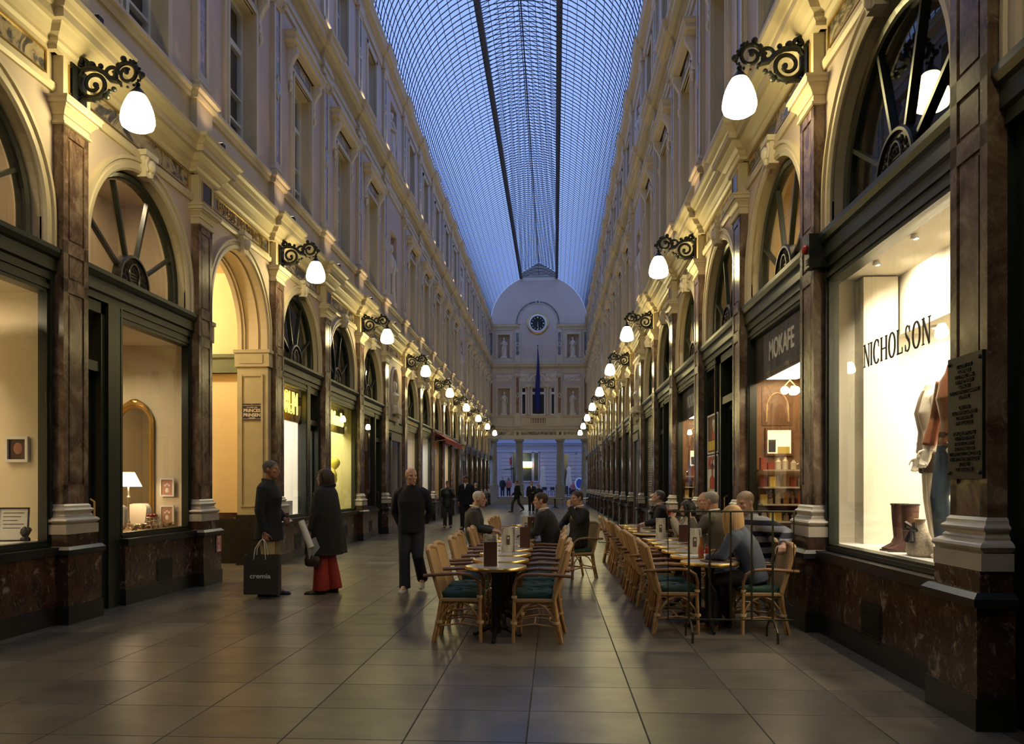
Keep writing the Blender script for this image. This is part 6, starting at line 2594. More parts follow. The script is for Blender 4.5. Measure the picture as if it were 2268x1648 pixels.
def screen(x0, x1, y, lab):
    r = empty('iron_screen', (x0, y, 0), 0, lab, 'screen', 'iron terrace screens')
    L = x1 - x0
    b = MB()
    b.tube([(0, 0, 0.195), (L, 0, 0.195), (L, 0, 1.24), (0, 0, 1.24)], 0.011, 6, loop=True, s=False)
    b.build('frame', SCREEN, r)
    for q in range(1, 6):
        b = MB()
        b.box(L * q / 6 - 0.009, L * q / 6 + 0.009, -0.005, 0.005, 0.195, 1.24)
        b.build('bar', SCREEN, r)
    for x in (L * 0.17, L * 0.83):
        b = MB()
        b.tube([(x, -0.2, 0.0), (x, -0.19, 0.1), (x, -0.1, 0.18), (x, 0, 0.195), (x, 0.1, 0.18), (x, 0.19, 0.1), (x, 0.2, 0)], 0.011, 6)
        b.build('foot', SCREEN, r)
    b = MB()
    for s in (-1, 1):
        P = [(L * 0.5 + s * (0.12 + 0.10 * math.sin(t * 3.0)), -0.004, 0.9 - t * 0.45) for t in [k / 14 for k in range(15)]]
        b.tube(P, 0.005, 5)
    b.build('scroll', SCREEN, r)
    return r


screen(1.10, 2.30, 7.78, 'low iron bar screen across the near end of the wall row')
screen(1.02, 2.35, 18.4, 'low iron bar screen across the far end of the wall row')


# ---- light metal chairs and tables at the far end
def steel_chair(x, y, rz, lab):
    r = empty('metal_chair', (x, y, 0), rz, lab, 'chair', 'metal terrace chairs')
    for s in (-1, 1):
        b = MB()
        b.tube([(s * 0.25, 0.22, 0), (s * 0.24, 0.18, 0.45), (s * 0.25, 0.15, 0.64), (s * 0.25, -0.15, 0.66), (s * 0.22, -0.22, 0.72)], 0.014, 6)
        b.build('leg', STEEL, r)
        b = MB()
        b.tube([(s * 0.24, -0.26, 0), (s * 0.22, -0.18, 0.45)], 0.014, 6)
        b.build('leg', STEEL, r)
    b = MB()
    b.box(-0.22, 0.22, -0.2, 0.2, 0.44, 0.46)
    b.build('seat', STEEL, r)
    b = MB()
    for z in (0.55, 0.64, 0.73):
        b.tube([(-0.22, -0.2, z), (0, -0.26, z + 0.02), (0.22, -0.2, z)], 0.018, 6)
    b.build('backrest', STEEL, r)


for q, (px, y, rz) in enumerate(((1234, 55, 1.4), (1256, 58, -1.3), (1291, 57, 1.5))):
    steel_chair(X_at(px + 5, y), y, rz, f'silver metal chair near the far steps, {["beside the first brass table", "between the two brass tables", "against the wall at the far right"][q]}')
for q, (px, y) in enumerate(((1229, 54), (1276, 57))):
    o = copy_tree(table0)
    o.location = (X_at(px, y), y, 0)
    tag(o, f'round table near the far steps, {"beside the portico column" if q == 0 else "between two metal chairs"}', 'table', 'tables by the far steps')
# dark terrace furniture in the street
for q, px in enumerate((1206, 1221, 1229, 1262, 1275)):
    r = empty('terrace_chair', (X_at(px, 74.5), 74.5, 0.6), 0.5 * q, f'dark terrace chair in the street beyond the steps, {ORD[q]} from the left', 'chair', 'street terrace chairs')
    b = MB()
    for x in (-0.2, 0.2):
        for y in (-0.2, 0.2):
            b.box(x - 0.015, x + 0.015, y - 0.015, y + 0.015, 0, 0.45 if y > 0 else 0.85)
    b.build('legs', BLACK, r)
    b = MB()
    b.box(-0.22, 0.22, -0.22, 0.22, 0.44, 0.47)
    b.build('seat', BLACK, r)
    b = MB()
    b.box(-0.2, 0.2, -0.215, -0.195, 0.55, 0.85)
    b.build('backrest', BLACK, r)
# ------------------------------------------------------------------ people
SKIN = mat('skin', (0.48, 0.28, 0.19), 0.5, var=0.08, vscale=12)
SKIN_D = mat('tanned_skin', (0.38, 0.185, 0.11), 0.5, var=0.08, vscale=12)
SKIN_P = mat('pale_skin', (0.52, 0.30, 0.20), 0.5, var=0.06, vscale=12)
LIP = mat('lips', (0.33, 0.10, 0.08), 0.45)
EYEM = mat('eye_dark', (0.015, 0.012, 0.01), 0.2)
HAIRS = {'brown': mat('brown_hair', (0.035, 0.02, 0.012), 0.5, bmp=0.4, bscale=150), 'grey': mat('grey_hair', (0.26, 0.24, 0.22), 0.55, bmp=0.4, bscale=150), 'dark_grey': mat('dark_grey_hair', (0.085, 0.078, 0.07), 0.55, bmp=0.4, bscale=150),
         'black': mat('black_hair', (0.010, 0.008, 0.007), 0.4, bmp=0.4, bscale=150), 'blonde': mat('blonde_hair', (0.50, 0.30, 0.11), 0.45, bmp=0.5, bscale=130), 'white': mat('white_hair', (0.60, 0.56, 0.52), 0.55, bmp=0.3, bscale=150),
         'sandy': mat('sandy_hair', (0.30, 0.20, 0.12), 0.5, bmp=0.4, bscale=150)}


def remesh(mb, name, m, vox, parent, smooth=3, slots=None):
    me = mb.mesh(name + '_tmp', m, recalc=True)
    tmp = bpy.data.objects.new(name + '_tmp', me)
    COL.objects.link(tmp)
    md = tmp.modifiers.new('r', 'REMESH')
    md.mode = 'VOXEL'
    md.voxel_size = vox
    md.use_smooth_shade = True
    if smooth:
        ms = tmp.modifiers.new('s', 'SMOOTH')
        ms.factor = 0.5
        ms.iterations = smooth
    dg = bpy.context.evaluated_depsgraph_get()
    out = bpy.data.meshes.new_from_object(tmp.evaluated_get(dg))
    bpy.data.objects.remove(tmp)
    out.name = name
    out.materials.clear()
    for q in (m if isinstance(m, (list, tuple)) else [m]):
        out.materials.append(q)
    o = bpy.data.objects.new(name, out)
    COL.objects.link(o)
    o.parent = parent
    return o


HEAD_R = [(-0.119, 0.070, 0.030, 0.022), (-0.108, 0.082, 0.0, 0.040), (-0.085, 0.090, -0.030, 0.053), (-0.055, 0.092, -0.055, 0.061), (-0.025, 0.091, -0.080, 0.067), (0.0, 0.088, -0.094, 0.071),
          (0.03, 0.093, -0.102, 0.0745), (0.06, 0.089, -0.102, 0.074), (0.085, 0.074, -0.090, 0.066), (0.105, 0.048, -0.066, 0.048), (0.117, 0.015, -0.035, 0.022)]


def head_ring(z, k=1.0, n=28):
    R = HEAD_R
    for (z0, f0, b0, w0), (z1, f1, b1, w1) in zip(R, R[1:]):
        if z <= z1 or z1 == R[-1][0]:
            t = min(1, max(0, (z - z0) / (z1 - z0)))
            f, bb, w = f0 + (f1 - f0) * t, b0 + (b1 - b0) * t, w0 + (w1 - w0) * t
            break
    mid, h = (f + bb) / 2, (f - bb) / 2
    out = []
    for q in range(n):
        a = 2 * PI * q / n
        c, s = math.cos(a), math.sin(a)
        x = w * math.copysign(abs(c) ** 0.9, c) * (1 - 0.12 * max(0, s) ** 2)
        out.append(Vector((x * k, mid + h * s * k, z * k)))
    return out


def rot_to(yaw=0, pitch=0, roll=0):
    return Matrix.Rotation(yaw, 4, 'Z') @ Matrix.Rotation(pitch, 4, 'X') @ Matrix.Rotation(roll, 4, 'Y')


def hand(b, Wp, D, N, thumb, curl=0.5, k=1.0, spread=0.0):
    """palm, four fingers and a thumb; D points to the fingertips, N out of the palm, thumb = side vector"""
    Wp, D = Vector(Wp), Vector(D).normalized()
    N = Vector(N)
    N = (N - D * N.dot(D)).normalized()
    S = D.cross(N)
    if S.dot(Vector(thumb)) < 0:
        S = -S
    rings = []
    for t, w, th in ((-0.02, 0.026, 0.021), (0.0, 0.028, 0.019), (0.03, 0.038, 0.017), (0.07, 0.042, 0.015), (0.09, 0.040, 0.012)):
        c = Wp + D * t * k
        rings.append([c + S * (w * k * math.cos(2 * PI * q / 12)) + N * (th * k * math.sin(2 * PI * q / 12)) for q in range(12)])
    b.loft(rings)
    for i, (off, L) in enumerate(((0.031, 0.072), (0.0105, 0.080), (-0.0105, 0.074), (-0.031, 0.058))):
        p = Wp + D * 0.082 * k + S * off * k
        ang = 0.0
        pts = [p]
        for seg in (0.45, 0.30, 0.25):
            ang += curl * (0.75 + 0.12 * i)
            d = D * math.cos(ang) + N * math.sin(ang) + S * spread * off * 10
            p = p + d * L * seg * k
            pts.append(p)
        b.tube(pts, [0.0095 * k, 0.0088 * k, 0.008 * k, 0.006 * k], 7)
    p = Wp + D * 0.02 * k + S * 0.026 * k
    b.tube([p, p + (D * 0.6 + S * 0.8) * 0.035 * k, p + (D * 0.85 + S * 0.6 + N * 0.5 * min(1, curl)) * 0.065 * k, p + (D * 1.0 + S * 0.4 + N * 0.8 * min(1, curl)) * 0.085 * k], [0.013 * k, 0.011 * k, 0.009 * k, 0.007 * k], 7)


STAND = dict(pel=(0, 0, .93), waist=(0, 0, 1.08), chest=(0, .01, 1.27), shm=(0, -.01, 1.425), neck=(0, -.005, 1.49), head=(0, .025, 1.625),
             sR=(.175, -.01, 1.415), sL=(-.175, -.01, 1.415), eR=(.235, -.03, 1.13), eL=(-.235, -.03, 1.13), wR=(.235, .04, .88), wL=(-.235, .04, .88),
             hR=(.09, 0, .90), hL=(-.09, 0, .90), kR=(.10, .02, .50), kL=(-.10, .02, .50), aR=(.10, -.03, .085), aL=(-.10, -.03, .085), tR=(.125, .14, .03), tL=(-.125, .14, .03))
SIT = dict(pel=(0, -.04, .56), waist=(0, -.07, .71), chest=(0, -.08, .90), shm=(0, -.08, 1.055), neck=(0, -.07, 1.12), head=(0, -.035, 1.255),
           sR=(.175, -.08, 1.045), sL=(-.175, -.08, 1.045), eR=(.25, .0, .80), eL=(-.25, .0, .80), wR=(.16, .22, .76), wL=(-.16, .22, .76),
           hR=(.09, 0, .55), hL=(-.09, 0, .55), kR=(.12, .40, .52), kL=(-.12, .40, .52), aR=(.12, .38, .085), aL=(-.12, .38, .085), tR=(.14, .54, .03), tL=(-.14, .54, .03))


def person(lab, loc, rz, H=1.75, base=STAND, pose=None, skin=SKIN, hair=('short', 'brown'), look=(0, 0, 0), top=None, hem=0.80, hem_r=(0.20, 0.14), legs=None, leg_r=(0.10, 0.078, 0.07), shoes=None,
           vox=0.009, cvox=0.014, shirt=None, curl=(0.5, 0.5), hdir=None, group=None, bulk=1.0, sleeve=1.0, cape=None, feet_z=0.0, collar=True):
    J = {k: Vector(v) for k, v in base.items()}
    for k, v in (pose or {}).items():
        J[k] = Vector(v)
    s = H / 1.75
    root = empty('person', loc, rz, lab, 'person', group)
    SM = Matrix.Scale(s, 4)
    HM = SM @ Matrix.Translation(J['head']) @ rot_to(*look)

    def ring(c, rx, ry, ux, uz, n=24, p=0.85):
        ux = ux.normalized()
        uy = uz.normalized().cross(ux).normalized()
        return [c + ux * (rx * math.copysign(abs(math.cos(a)) ** p, math.cos(a))) + uy * (ry * math.copysign(abs(math.sin(a)) ** p, math.sin(a))) for a in [2 * PI * q / n for q in range(n)]]
    hx, sx_ = J['hR'] - J['hL'], J['sR'] - J['sL']
    up0, up1 = (J['chest'] - J['pel']), (J['neck'] - J['chest'])
    # body -------------------------------------------------
    b = MB()
    b.M = SM
    b.loft([ring(J['pel'] - up0.normalized() * 0.08, 0.11, 0.08, hx, up0), ring(J['pel'], 0.155, 0.105, hx, up0), ring(J['waist'], 0.135, 0.095, hx + sx_, up0), ring(J['chest'], 0.155, 0.11, sx_, up0 + up1), ring(J['shm'], 0.16, 0.08, sx_, up1), ring(J['neck'], 0.06, 0.06, sx_, up1)])
    hd = rot_to(*look)
    b.tube([J['shm'], J['neck'], J['head'] + hd @ Vector((0, -0.028, -0.07)), J['head'] + hd @ Vector((0, -0.02, 0.0))], [0.065, 0.056, 0.054, 0.05], 14)
    for q in 'RL':
        b.tube([J['s' + q], (J['s' + q] + J['e' + q]) / 2, J['e' + q], J['e' + q].lerp(J['w' + q], 0.4), J['w' + q]], [0.056, 0.048, 0.042, 0.038, 0.028], 12)
        b.tube([J['h' + q], J['h' + q].lerp(J['k' + q], 0.5), J['k' + q], J['k' + q].lerp(J['a' + q], 0.35), J['a' + q]], [0.088, 0.075, 0.056, 0.054, 0.038], 12)
        b.tube([J['a' + q], J['a' + q].lerp(J['t' + q], 0.5), J['t' + q]], [0.04, 0.035, 0.022], 8)
        hdq = (hdir or {}).get(q)
        if hdq is None:
            D = (J['w' + q] - J['e' + q]).normalized()
            N = Vector((-1 if q == 'R' else 1, 0, 0)) if abs(D.z) > 0.5 else Vector((0, 0, -1))
            T = Vector((0, 1, 0)) if abs(D.z) > 0.5 else Vector((-1 if q == 'R' else 1, 0, 0))
        else:
            D, N, T = (Vector(v) for v in hdq)
        hand(b, J['w' + q], D, N, T, curl[0 if q == 'R' else 1])
    b.M = HM
    zs = [-0.119 + 0.236 * i / 22 for i in range(23)]
    b.loft([head_ring(z) for z in zs])
    b.tube([(0, 0.086, 0.022), (0, 0.100, 0.0), (0, 0.116, -0.026), (0, 0.104, -0.034), (0, 0.09, -0.036)], [0.008, 0.010, 0.013, 0.013, 0.006], 8)
    b.tube([(-0.052, 0.072, 0.028), (-0.03, 0.087, 0.03), (0, 0.088, 0.026), (0.03, 0.087, 0.03), (0.052, 0.072, 0.028)], 0.009, 6)
    b.tube([(-0.022, 0.086, -0.06), (0, 0.096, -0.057), (0.022, 0.086, -0.06)], 0.0085, 6)
    b.tube([(-0.02, 0.084, -0.074), (0, 0.094, -0.075), (0.02, 0.084, -0.074)], 0.009, 6)
    b.ball((0, 0.078, -0.102), 0.018, 8)
    for e_ in (-1, 1):
        if not hair or hair[0] not in ('bob', 'long'):
            b.ball((e_ * 0.076, -0.008, -0.004), 0.03, 10, 0, (0.35, 0.6, 1.0))
        b.ball((e_ * 0.045, 0.068, -0.02), 0.02, 8)
    remesh(b, 'body', skin, vox, root, 2)
    b = MB()
    b.M = HM
    for e_ in (-1, 1):
        b.ball((e_ * 0.032, 0.0835, 0.007), 0.0085, 8, 0, (1.3, 0.6, 0.6))
    b.build('eyes', EYEM, root)
    b = MB()
    b.M = HM
    b.tube([(-0.021, 0.0925, -0.0665), (0, 0.101, -0.065), (0.021, 0.0925, -0.0665)], 0.0045, 5)
    b.build('mouth', LIP, root)
    # hair -------------------------------------------------
    if hair:
        st_, hc = hair
        b = MB()
        b.M = HM
        zz = [-0.115 + 0.235 * i / 30 for i in range(31)]
        k = 1.055 if st_ == 'short' else 1.10 if st_ in ('long', 'bob') else 1.05
        rr = [head_ring(min(z, 0.1165), k, 36) for z in zz]

        def keep(v):
            y, z = v.y / k, v.z / k
            if st_ == 'fringe':
                return z < 0.055 and z > -0.065 and y < 0.0
            if st_ == 'receding':
                line = 0.06 if y < 0.03 else 0.098
                return z > (0.012 if -0.03 < y <= 0.03 else (-0.07 if y <= -0.03 else line))
            if st_ in ('long', 'bob'):
                return z > (0.038 if y > 0.062 else 0.0 if y > 0.05 else -0.112)
            return z > (0.064 if y > 0.06 else 0.064 - (0.06 - y) * 1.5 if y > 0.022 else (-0.012 if y > -0.005 else (0.022 if y > -0.03 else max(-0.085, -0.02 - (-0.03 - y) * 1.4))))
        ids = [[b.pt(p) for p in r_] for r_ in rr]
        for r0, r1, v0 in zip(ids, ids[1:], rr):
            for q in range(36):
                j = (q + 1) % 36
                if keep((v0[q] + v0[j]) / 2):
                    b.face((r0[q], r0[j], r1[j], r1[q]), 0, True)
        if st_ != 'fringe':
            b.face(ids[-1], 0, True)
        if st_ in ('long', 'bob'):
            L = -0.24 if st_ == 'long' else -0.15
            rings = []
            for i in range(8):
                f = i / 7
                z = 0.03 + (L - 0.03) * f
                w = 0.079 + 0.012 * math.sin(f * PI) - 0.03 * max(0, f - 0.7)
                rings.append([(w * math.cos(a) * (1 + 0.04 * math.sin(9 * a)), -0.035 + (0.055 if f < 0.5 else 0.05) * math.sin(a) * 1.25 * (1 + 0.04 * math.sin(7 * a)), z) for a in [2 * PI * q / 28 for q in range(28)]])
            b.loft(rings)
            rs_ = random.Random(3)
            for i in range(26):
                a = math.radians(165 + 210 * i / 25)
                x_, y_ = 0.082 * math.cos(a), -0.03 + 0.085 * math.sin(a)
                ll = L * rs_.uniform(0.85, 1.12)
                b.tube([(x_ * 0.55, y_ * 0.6, 0.105), (x_ * 1.0, y_ * 1.02, 0.05), (x_ * 1.08, y_ * 1.1, -0.04), (x_ * rs_.uniform(0.95, 1.2), y_ * 1.1, ll * 0.6), (x_ * rs_.uniform(0.75, 1.1), y_ * rs_.uniform(0.7, 1.0), ll)], [0.008, 0.012, 0.013, 0.012, 0.004], 6)
            for e_ in (-1, 1):
                b.tube([(e_ * 0.066, 0.05, 0.07), (e_ * 0.08, 0.035, 0.0), (e_ * 0.078, 0.02, L * 0.5), (e_ * 0.065, 0.01, L * 0.9)], [0.015, 0.024, 0.026, 0.012], 8)
        b.build('hair', HAIRS[hc], root)
    # trousers ---------------------------------------------
    if legs:
        b = MB()
        b.M = SM
        b.loft([ring(J['pel'] - up0.normalized() * 0.10, 0.13 * bulk, 0.10 * bulk, hx, up0), ring(J['pel'] - up0.normalized() * 0.03, 0.172 * bulk, 0.122 * bulk, hx, up0), ring(J['waist'], 0.152 * bulk, 0.112 * bulk, hx, up0)])
        for q in 'RL':
            d = (J['k' + q] - J['a' + q]).normalized()
            kn = J['k' + q]
            b.tube([J['h' + q], J['h' + q].lerp(kn, 0.4), kn + Vector((0, 0.006, 0)), kn.lerp(J['a' + q], 0.5), J['a' + q] - d * 0.035], [leg_r[0] * bulk, leg_r[0] * 0.94 * bulk, leg_r[1], (leg_r[1] + leg_r[2]) / 2 * 0.98, leg_r[2]], 14)
        remesh(b, 'trousers', legs, cvox, root, 3)
    # shoes ------------------------------------------------
    if shoes:
        for q in 'RL':
            b = MB()
            b.M = SM
            a, t = J['a' + q], J['t' + q]
            d = (t - a)
            fl_ = Vector((d.x, d.y, 0)).normalized()
            sd = Vector((-fl_.y, fl_.x, 0))
            dn = (t - a - fl_ * (t - a).dot(fl_))
            rings = []
            L = 0.29
            for f, w, h_ in ((0.0, 0.022, 0.05), (0.05, 0.034, 0.075), (0.25, 0.038, 0.085), (0.45, 0.040, 0.07), (0.7, 0.048, 0.05), (0.9, 0.042, 0.04), (1.0, 0.018, 0.022)):
                heel = Vector((a.x, a.y, 0)) - fl_ * 0.06
                zz_ = a.z - 0.085 + (t.z - 0.03 - (a.z - 0.085)) * f
                c = heel + fl_ * L * f + Vector((0, 0, zz_ + 0.004))
                rings.append([c + sd * (w * math.cos(an)) + Vector((0, 0, max(0, h_ * math.sin(an)) if math.sin(an) > 0 else 0.012 * math.sin(an))) for an in [2 * PI * i / 14 for i in range(14)]])
            b.loft(rings)
            b.build('shoe', shoes, root)
    # jacket -----------------------------------------------
    if top:
        b = MB()
        b.M = SM
        R = []
        un = up0.normalized()
        if base is STAND:
            hz = hem
            R.append(ring(Vector((J['pel'].x, J['pel'].y, hz)), hem_r[0], hem_r[1], hx, up0))
            R.append(ring(J['pel'].lerp(Vector((J['pel'].x, J['pel'].y, hz)), 0.3), (hem_r[0] + 0.185 * bulk) / 2, (hem_r[1] + 0.135 * bulk) / 2, hx, up0))
        else:
            R.append(ring(J['pel'] - un * 0.06, 0.185 * bulk, 0.145 * bulk, hx, up0))
            R.append(ring(J['pel'] + un * 0.02, 0.185 * bulk, 0.140 * bulk, hx, up0))
        R += [ring(J['waist'], 0.172 * bulk, 0.128 * bulk, hx + sx_, up0), ring(J['chest'], 0.186 * bulk, 0.138 * bulk, sx_, up0 + up1), ring(J['shm'] - up1.normalized() * 0.05, 0.185 * bulk, 0.115 * bulk, sx_, up1), ring(J['shm'], 0.145 * bulk, 0.10 * bulk, sx_, up1), ring(J['shm'] + up1.normalized() * 0.03, 0.105, 0.09, sx_, up1), ring(J['neck'] - up1.normalized() * 0.01, 0.08, 0.08, sx_, up1)]
        b.loft(R)
        for q in 'RL':
            sh, el, wr = J['s' + q], J['e' + q], J['w' + q]
            nk = J['neck'] - up1.normalized() * 0.05
            b.tube([sh.lerp(nk, 0.55) - up1.normalized() * 0.01, sh.lerp(nk, 0.2) - up1.normalized() * 0.012, sh.lerp(el, 0.12), sh.lerp(el, 0.5), el, el.lerp(wr, 0.5), wr - (wr - el).normalized() * 0.015], [0.055 * sleeve, 0.074 * sleeve, 0.079 * sleeve, 0.072 * sleeve, 0.064 * sleeve, 0.056 * sleeve, 0.05 * sleeve], 14)
        if collar and not shirt:
            c = J['neck']
            b.tube([c + Vector((0.066 * math.cos(a), 0.066 * math.sin(a) - 0.006, 0.012 * math.cos(a) * 0 - 0.01 * math.sin(a))) for a in [2 * PI * i / 16 for i in range(16)]], 0.022, 8, loop=True)
        remesh(b, 'jacket', top, cvox, root, 3)
    if cape:
        cm, chem, crx, cry = cape
        b = MB()
        b.M = SM
        rings = []
        n = 48
        levels = [(1.52, 0.075, 0.075), (1.49, 0.12, 0.11), (1.46, 0.22, 0.13), (1.40, 0.268, 0.155), (1.2, 0.30, 0.19), (0.95, 0.315, 0.23), (0.75, crx * 0.95, cry * 0.95), (chem, crx, cry)]
        for z, rx, ry in levels:
            f = max(0, (1.3 - z)) * 0.06
            rings.append([(rx * math.cos(a) * (1 + f * math.sin(7 * a)), ry * math.sin(a) * (1 + f * math.sin(9 * a + 1)) + 0.01, z + 0.01 * math.sin(3 * a) * (1 if z < 1 else 0)) for a in [2 * PI * i / n for i in range(n)]])
        b.loft(rings[::-1])
        b.tube([(0.085 * math.cos(a), 0.09 * math.sin(a) - 0.01, 1.50 - 0.02 * math.sin(a)) for a in [2 * PI * i / 16 for i in range(16)]], 0.035, 8, loop=True)
        b.build('cape', cm, root)
    if shirt:
        b = MB()
        b.M = SM
        c = J['neck']
        b.tube([c + Vector((0.062 * math.cos(a), 0.064 * math.sin(a) - 0.004, 0.014 - 0.012 * math.sin(a))) for a in [2 * PI * i / 16 for i in range(16)]], 0.013, 8, loop=True)
        ch = J['chest']
        ym = 0.138 * bulk + 0.016
        p0, p1, p2 = c + Vector((-0.045, 0.088, -0.005)), c + Vector((0.045, 0.088, -0.005)), Vector((ch.x, ch.y + ym, ch.z + 0.02))
        pm0, pm1 = p0.lerp(p2, 0.5) + Vector((0, 0.034, 0)), p1.lerp(p2, 0.5) + Vector((0, 0.034, 0))
        for A in ((p0, p1, pm1, pm0), (pm0, pm1, p2)):
            b.poly(A)
        b.build('shirt', shirt, root)
    return root, SM, J


CLOTH_BK = mat('black_wool', (0.010, 0.010, 0.011), 0.85, bmp=0.3, bscale=200)
CLOTH_NV = mat('navy_knit', (0.008, 0.009, 0.014), 0.9, bmp=0.3, bscale=150)
CLOTH_GR = mat('charcoal_suit', (0.030, 0.031, 0.030), 0.75, bmp=0.2, bscale=220)
CLOTH_GB = mat('grey_brown_suit', (0.085, 0.075, 0.055), 0.8, bmp=0.2, bscale=220)
LEATH = mat('black_leather', (0.022, 0.022, 0.024), 0.35, bmp=0.2, bscale=60)
TAN_T = mat('tan_trousers', (0.42, 0.33, 0.19), 0.8)
RED_T = mat('red_trousers', (0.30, 0.022, 0.015), 0.75)
JEAN = mat('dark_jeans', (0.018, 0.022, 0.034), 0.8, bmp=0.2, bscale=200)
SHOE_BK = mat('black_shoes', (0.010, 0.009, 0.009), 0.3)
SNEAK = mat('grey_white_sneakers', (0.42, 0.41, 0.39), 0.5)
SHIRT_W = mat('white_shirt', (0.68, 0.66, 0.62), 0.7)
DENIM = mat('grey_blue_denim', (0.050, 0.062, 0.088), 0.8, bmp=0.25, bscale=160)

# man with the shopping bag, facing right
R1, M1, _ = person('man in a black jacket and tan trousers holding a large dark shopping bag', (-3.88, 10.62, 0), -PI / 2, 1.84, STAND,
                   dict(eR=(.25, -.03, 1.10), wR=(.25, .03, .82), eL=(-.22, .0, 1.13), wL=(-.14, .16, .98), aR=(.09, -.05, .085), aL=(-.10, .02, .085), tR=(.11, .12, .03), tL=(-.11, .19, .03)),
                   SKIN_D, ('short', 'dark_grey'), (0, 0.02, 0), CLOTH_BK, 0.72, (0.235, 0.175), TAN_T, (0.10, 0.082, 0.078), SHOE_BK, 0.0075, 0.012, curl=(1.25, 0.9), bulk=1.06)
# his bag
r = empty('shopping_bag', (-3.86, 10.33, 0.06), 0.03, 'large dark grey paper shopping bag with silver lettering held by the man in tan trousers', 'bag')
b = MB()
w, d, h = 0.46, 0.14, 0.52
v = [(-w / 2, -d / 2), (w / 2, -d / 2), (w / 2, d / 2), (-w / 2, d / 2)]
rings = [[(x * k, y * k2, z) for x, y in v] for z, k, k2 in ((0, 0.97, 1), (0.02, 1, 1), (0.3, 1.0, 0.9), (h, 1.01, 0.75))]
ids = [[b.pt(p) for p in q] for q in rings]
for a_, c_ in zip(ids, ids[1:]):
    for q in range(4):
        b.face((a_[q], a_[(q + 1) % 4], c_[(q + 1) % 4], c_[q]), 1 if q == 3 else 0)
b.face(ids[0][::-1], 0)
b.build('paper_body', [mat('dark_grey_bag', (0.028, 0.028, 0.024), 0.55), mat('pale_bag_side', (0.40, 0.36, 0.30), 0.6)], r)
for s in (-1, 1):
    b = MB()
    b.tube([(-0.10, s * 0.052, 0.46), (-0.085, s * 0.045, 0.60), (-0.03, s * 0.02, 0.70), (0.0, 0, 0.725), (0.03, s * 0.02, 0.70), (0.045, s * 0.045, 0.6), (0.06, s * 0.052, 0.46)], 0.006, 6)
    b.build('handle', mat('white_cord', (0.7, 0.68, 0.62), 0.6), r)
text_obj('cremia', 0.085, 'lettering', mat('silver_print', (0.6, 0.6, 0.6), 0.4), r, (-0.01, -0.068, 0.24), (PI / 2, 0, 0), 0.001, sx=1.2, bold=0.002)

# woman in the black cape, facing left
R2, M2, _ = person('woman in a black cape coat and red trousers with dark hair', (-3.16, 10.88, 0), PI / 2, 1.73, STAND,
                   dict(eL=(-.27, .03, 1.11), wL=(-.25, .15, .87), eR=(.24, .04, 1.12), wR=(.16, .24, .98), aR=(.10, -.08, .085), kR=(.1, -.02, .5), aL=(-.10, .05, .085), kL=(-.10, .05, .5), tR=(.11, .09, .03), tL=(-.11, .23, .03), hR=(.08, -.02, .9), hL=(-.08, .02, .9)),
                   SKIN, ('bob', 'brown'), (0, 0.03, 0), CLOTH_BK, 0.85, (0.19, 0.14), legs=RED_T, leg_r=(0.105, 0.095, 0.115), shoes=SHOE_BK, vox=0.0075, cvox=0.013, cape=(CLOTH_BK, 0.56, 0.31, 0.285), curl=(0.9, 1.2), bulk=1.05)
r = empty('handbag', (-3.27, 10.60, 0.40), 0.2, 'small dark brown handbag hanging from the hand of the woman in the cape', 'bag')
b = MB()
b.loft([[(rx * math.cos(a), ry * math.sin(a), z) for a in [2 * PI * i / 20 for i in range(20)]] for z, rx, ry in ((0, 0.07, 0.03), (0.02, 0.10, 0.045), (0.08, 0.11, 0.05), (0.15, 0.095, 0.035), (0.17, 0.08, 0.02))])
b.build('pouch', mat('dark_brown_leather', (0.025, 0.010, 0.008), 0.45, bmp=0.3, bscale=60), r)
b = MB()
b.tube([(-0.075, 0, 0.15), (-0.05, 0, 0.28), (0.0, 0, 0.38), (0.05, 0, 0.28), (0.075, 0, 0.15)], 0.009, 6)
b.build('strap', MATS['dark_brown_leather'], r)
r = empty('paper_roll', (-3.32, 10.57, 0.80), 0, 'white rolled papers in the hand of the woman in the cape', 'papers')
b = MB()
b.tube([(-0.10, 0, 0.22), (0.04, 0.0, -0.14)], 0.045, 12)
b.build('roll', PAPER, r)
b = MB()
b.prism([(0.0, -0.05), (0.1, 0.0), (0.16, -0.14), (0.05, -0.28)], -0.004, 0.004, 'y')
b.prism([(-0.02, -0.1), (0.03, -0.02), (0.06, -0.2), (0.02, -0.3)], -0.02, -0.014, 'y')
b.build('sheets', mat('grey_paper', (0.30, 0.30, 0.30), 0.5), r)

# bald man strolling towards the camera
person('bald man in a black sweater and dark trousers strolling with hands behind him', (-2.02, 11.15, 0), PI, 1.75, STAND,
       dict(eR=(.26, -.10, 1.13), wR=(.17, -.10, .93), eL=(-.26, -.10, 1.13), wL=(-.17, -.12, .95), kR=(.09, .06, .51), aR=(.08, .08, .085), tR=(.10, .25, .03), kL=(-.10, .06, .50), aL=(-.11, -.26, .17), tL=(-.12, -.12, .05), hR=(.09, .01, .9), hL=(-.09, -.01, .9)),
       SKIN_P, ('fringe', 'white'), (0.55, -0.05, 0), CLOTH_NV, 0.83, (0.185, 0.14), JEAN, (0.098, 0.08, 0.082), SNEAK, 0.0075, 0.012, bulk=1.04)
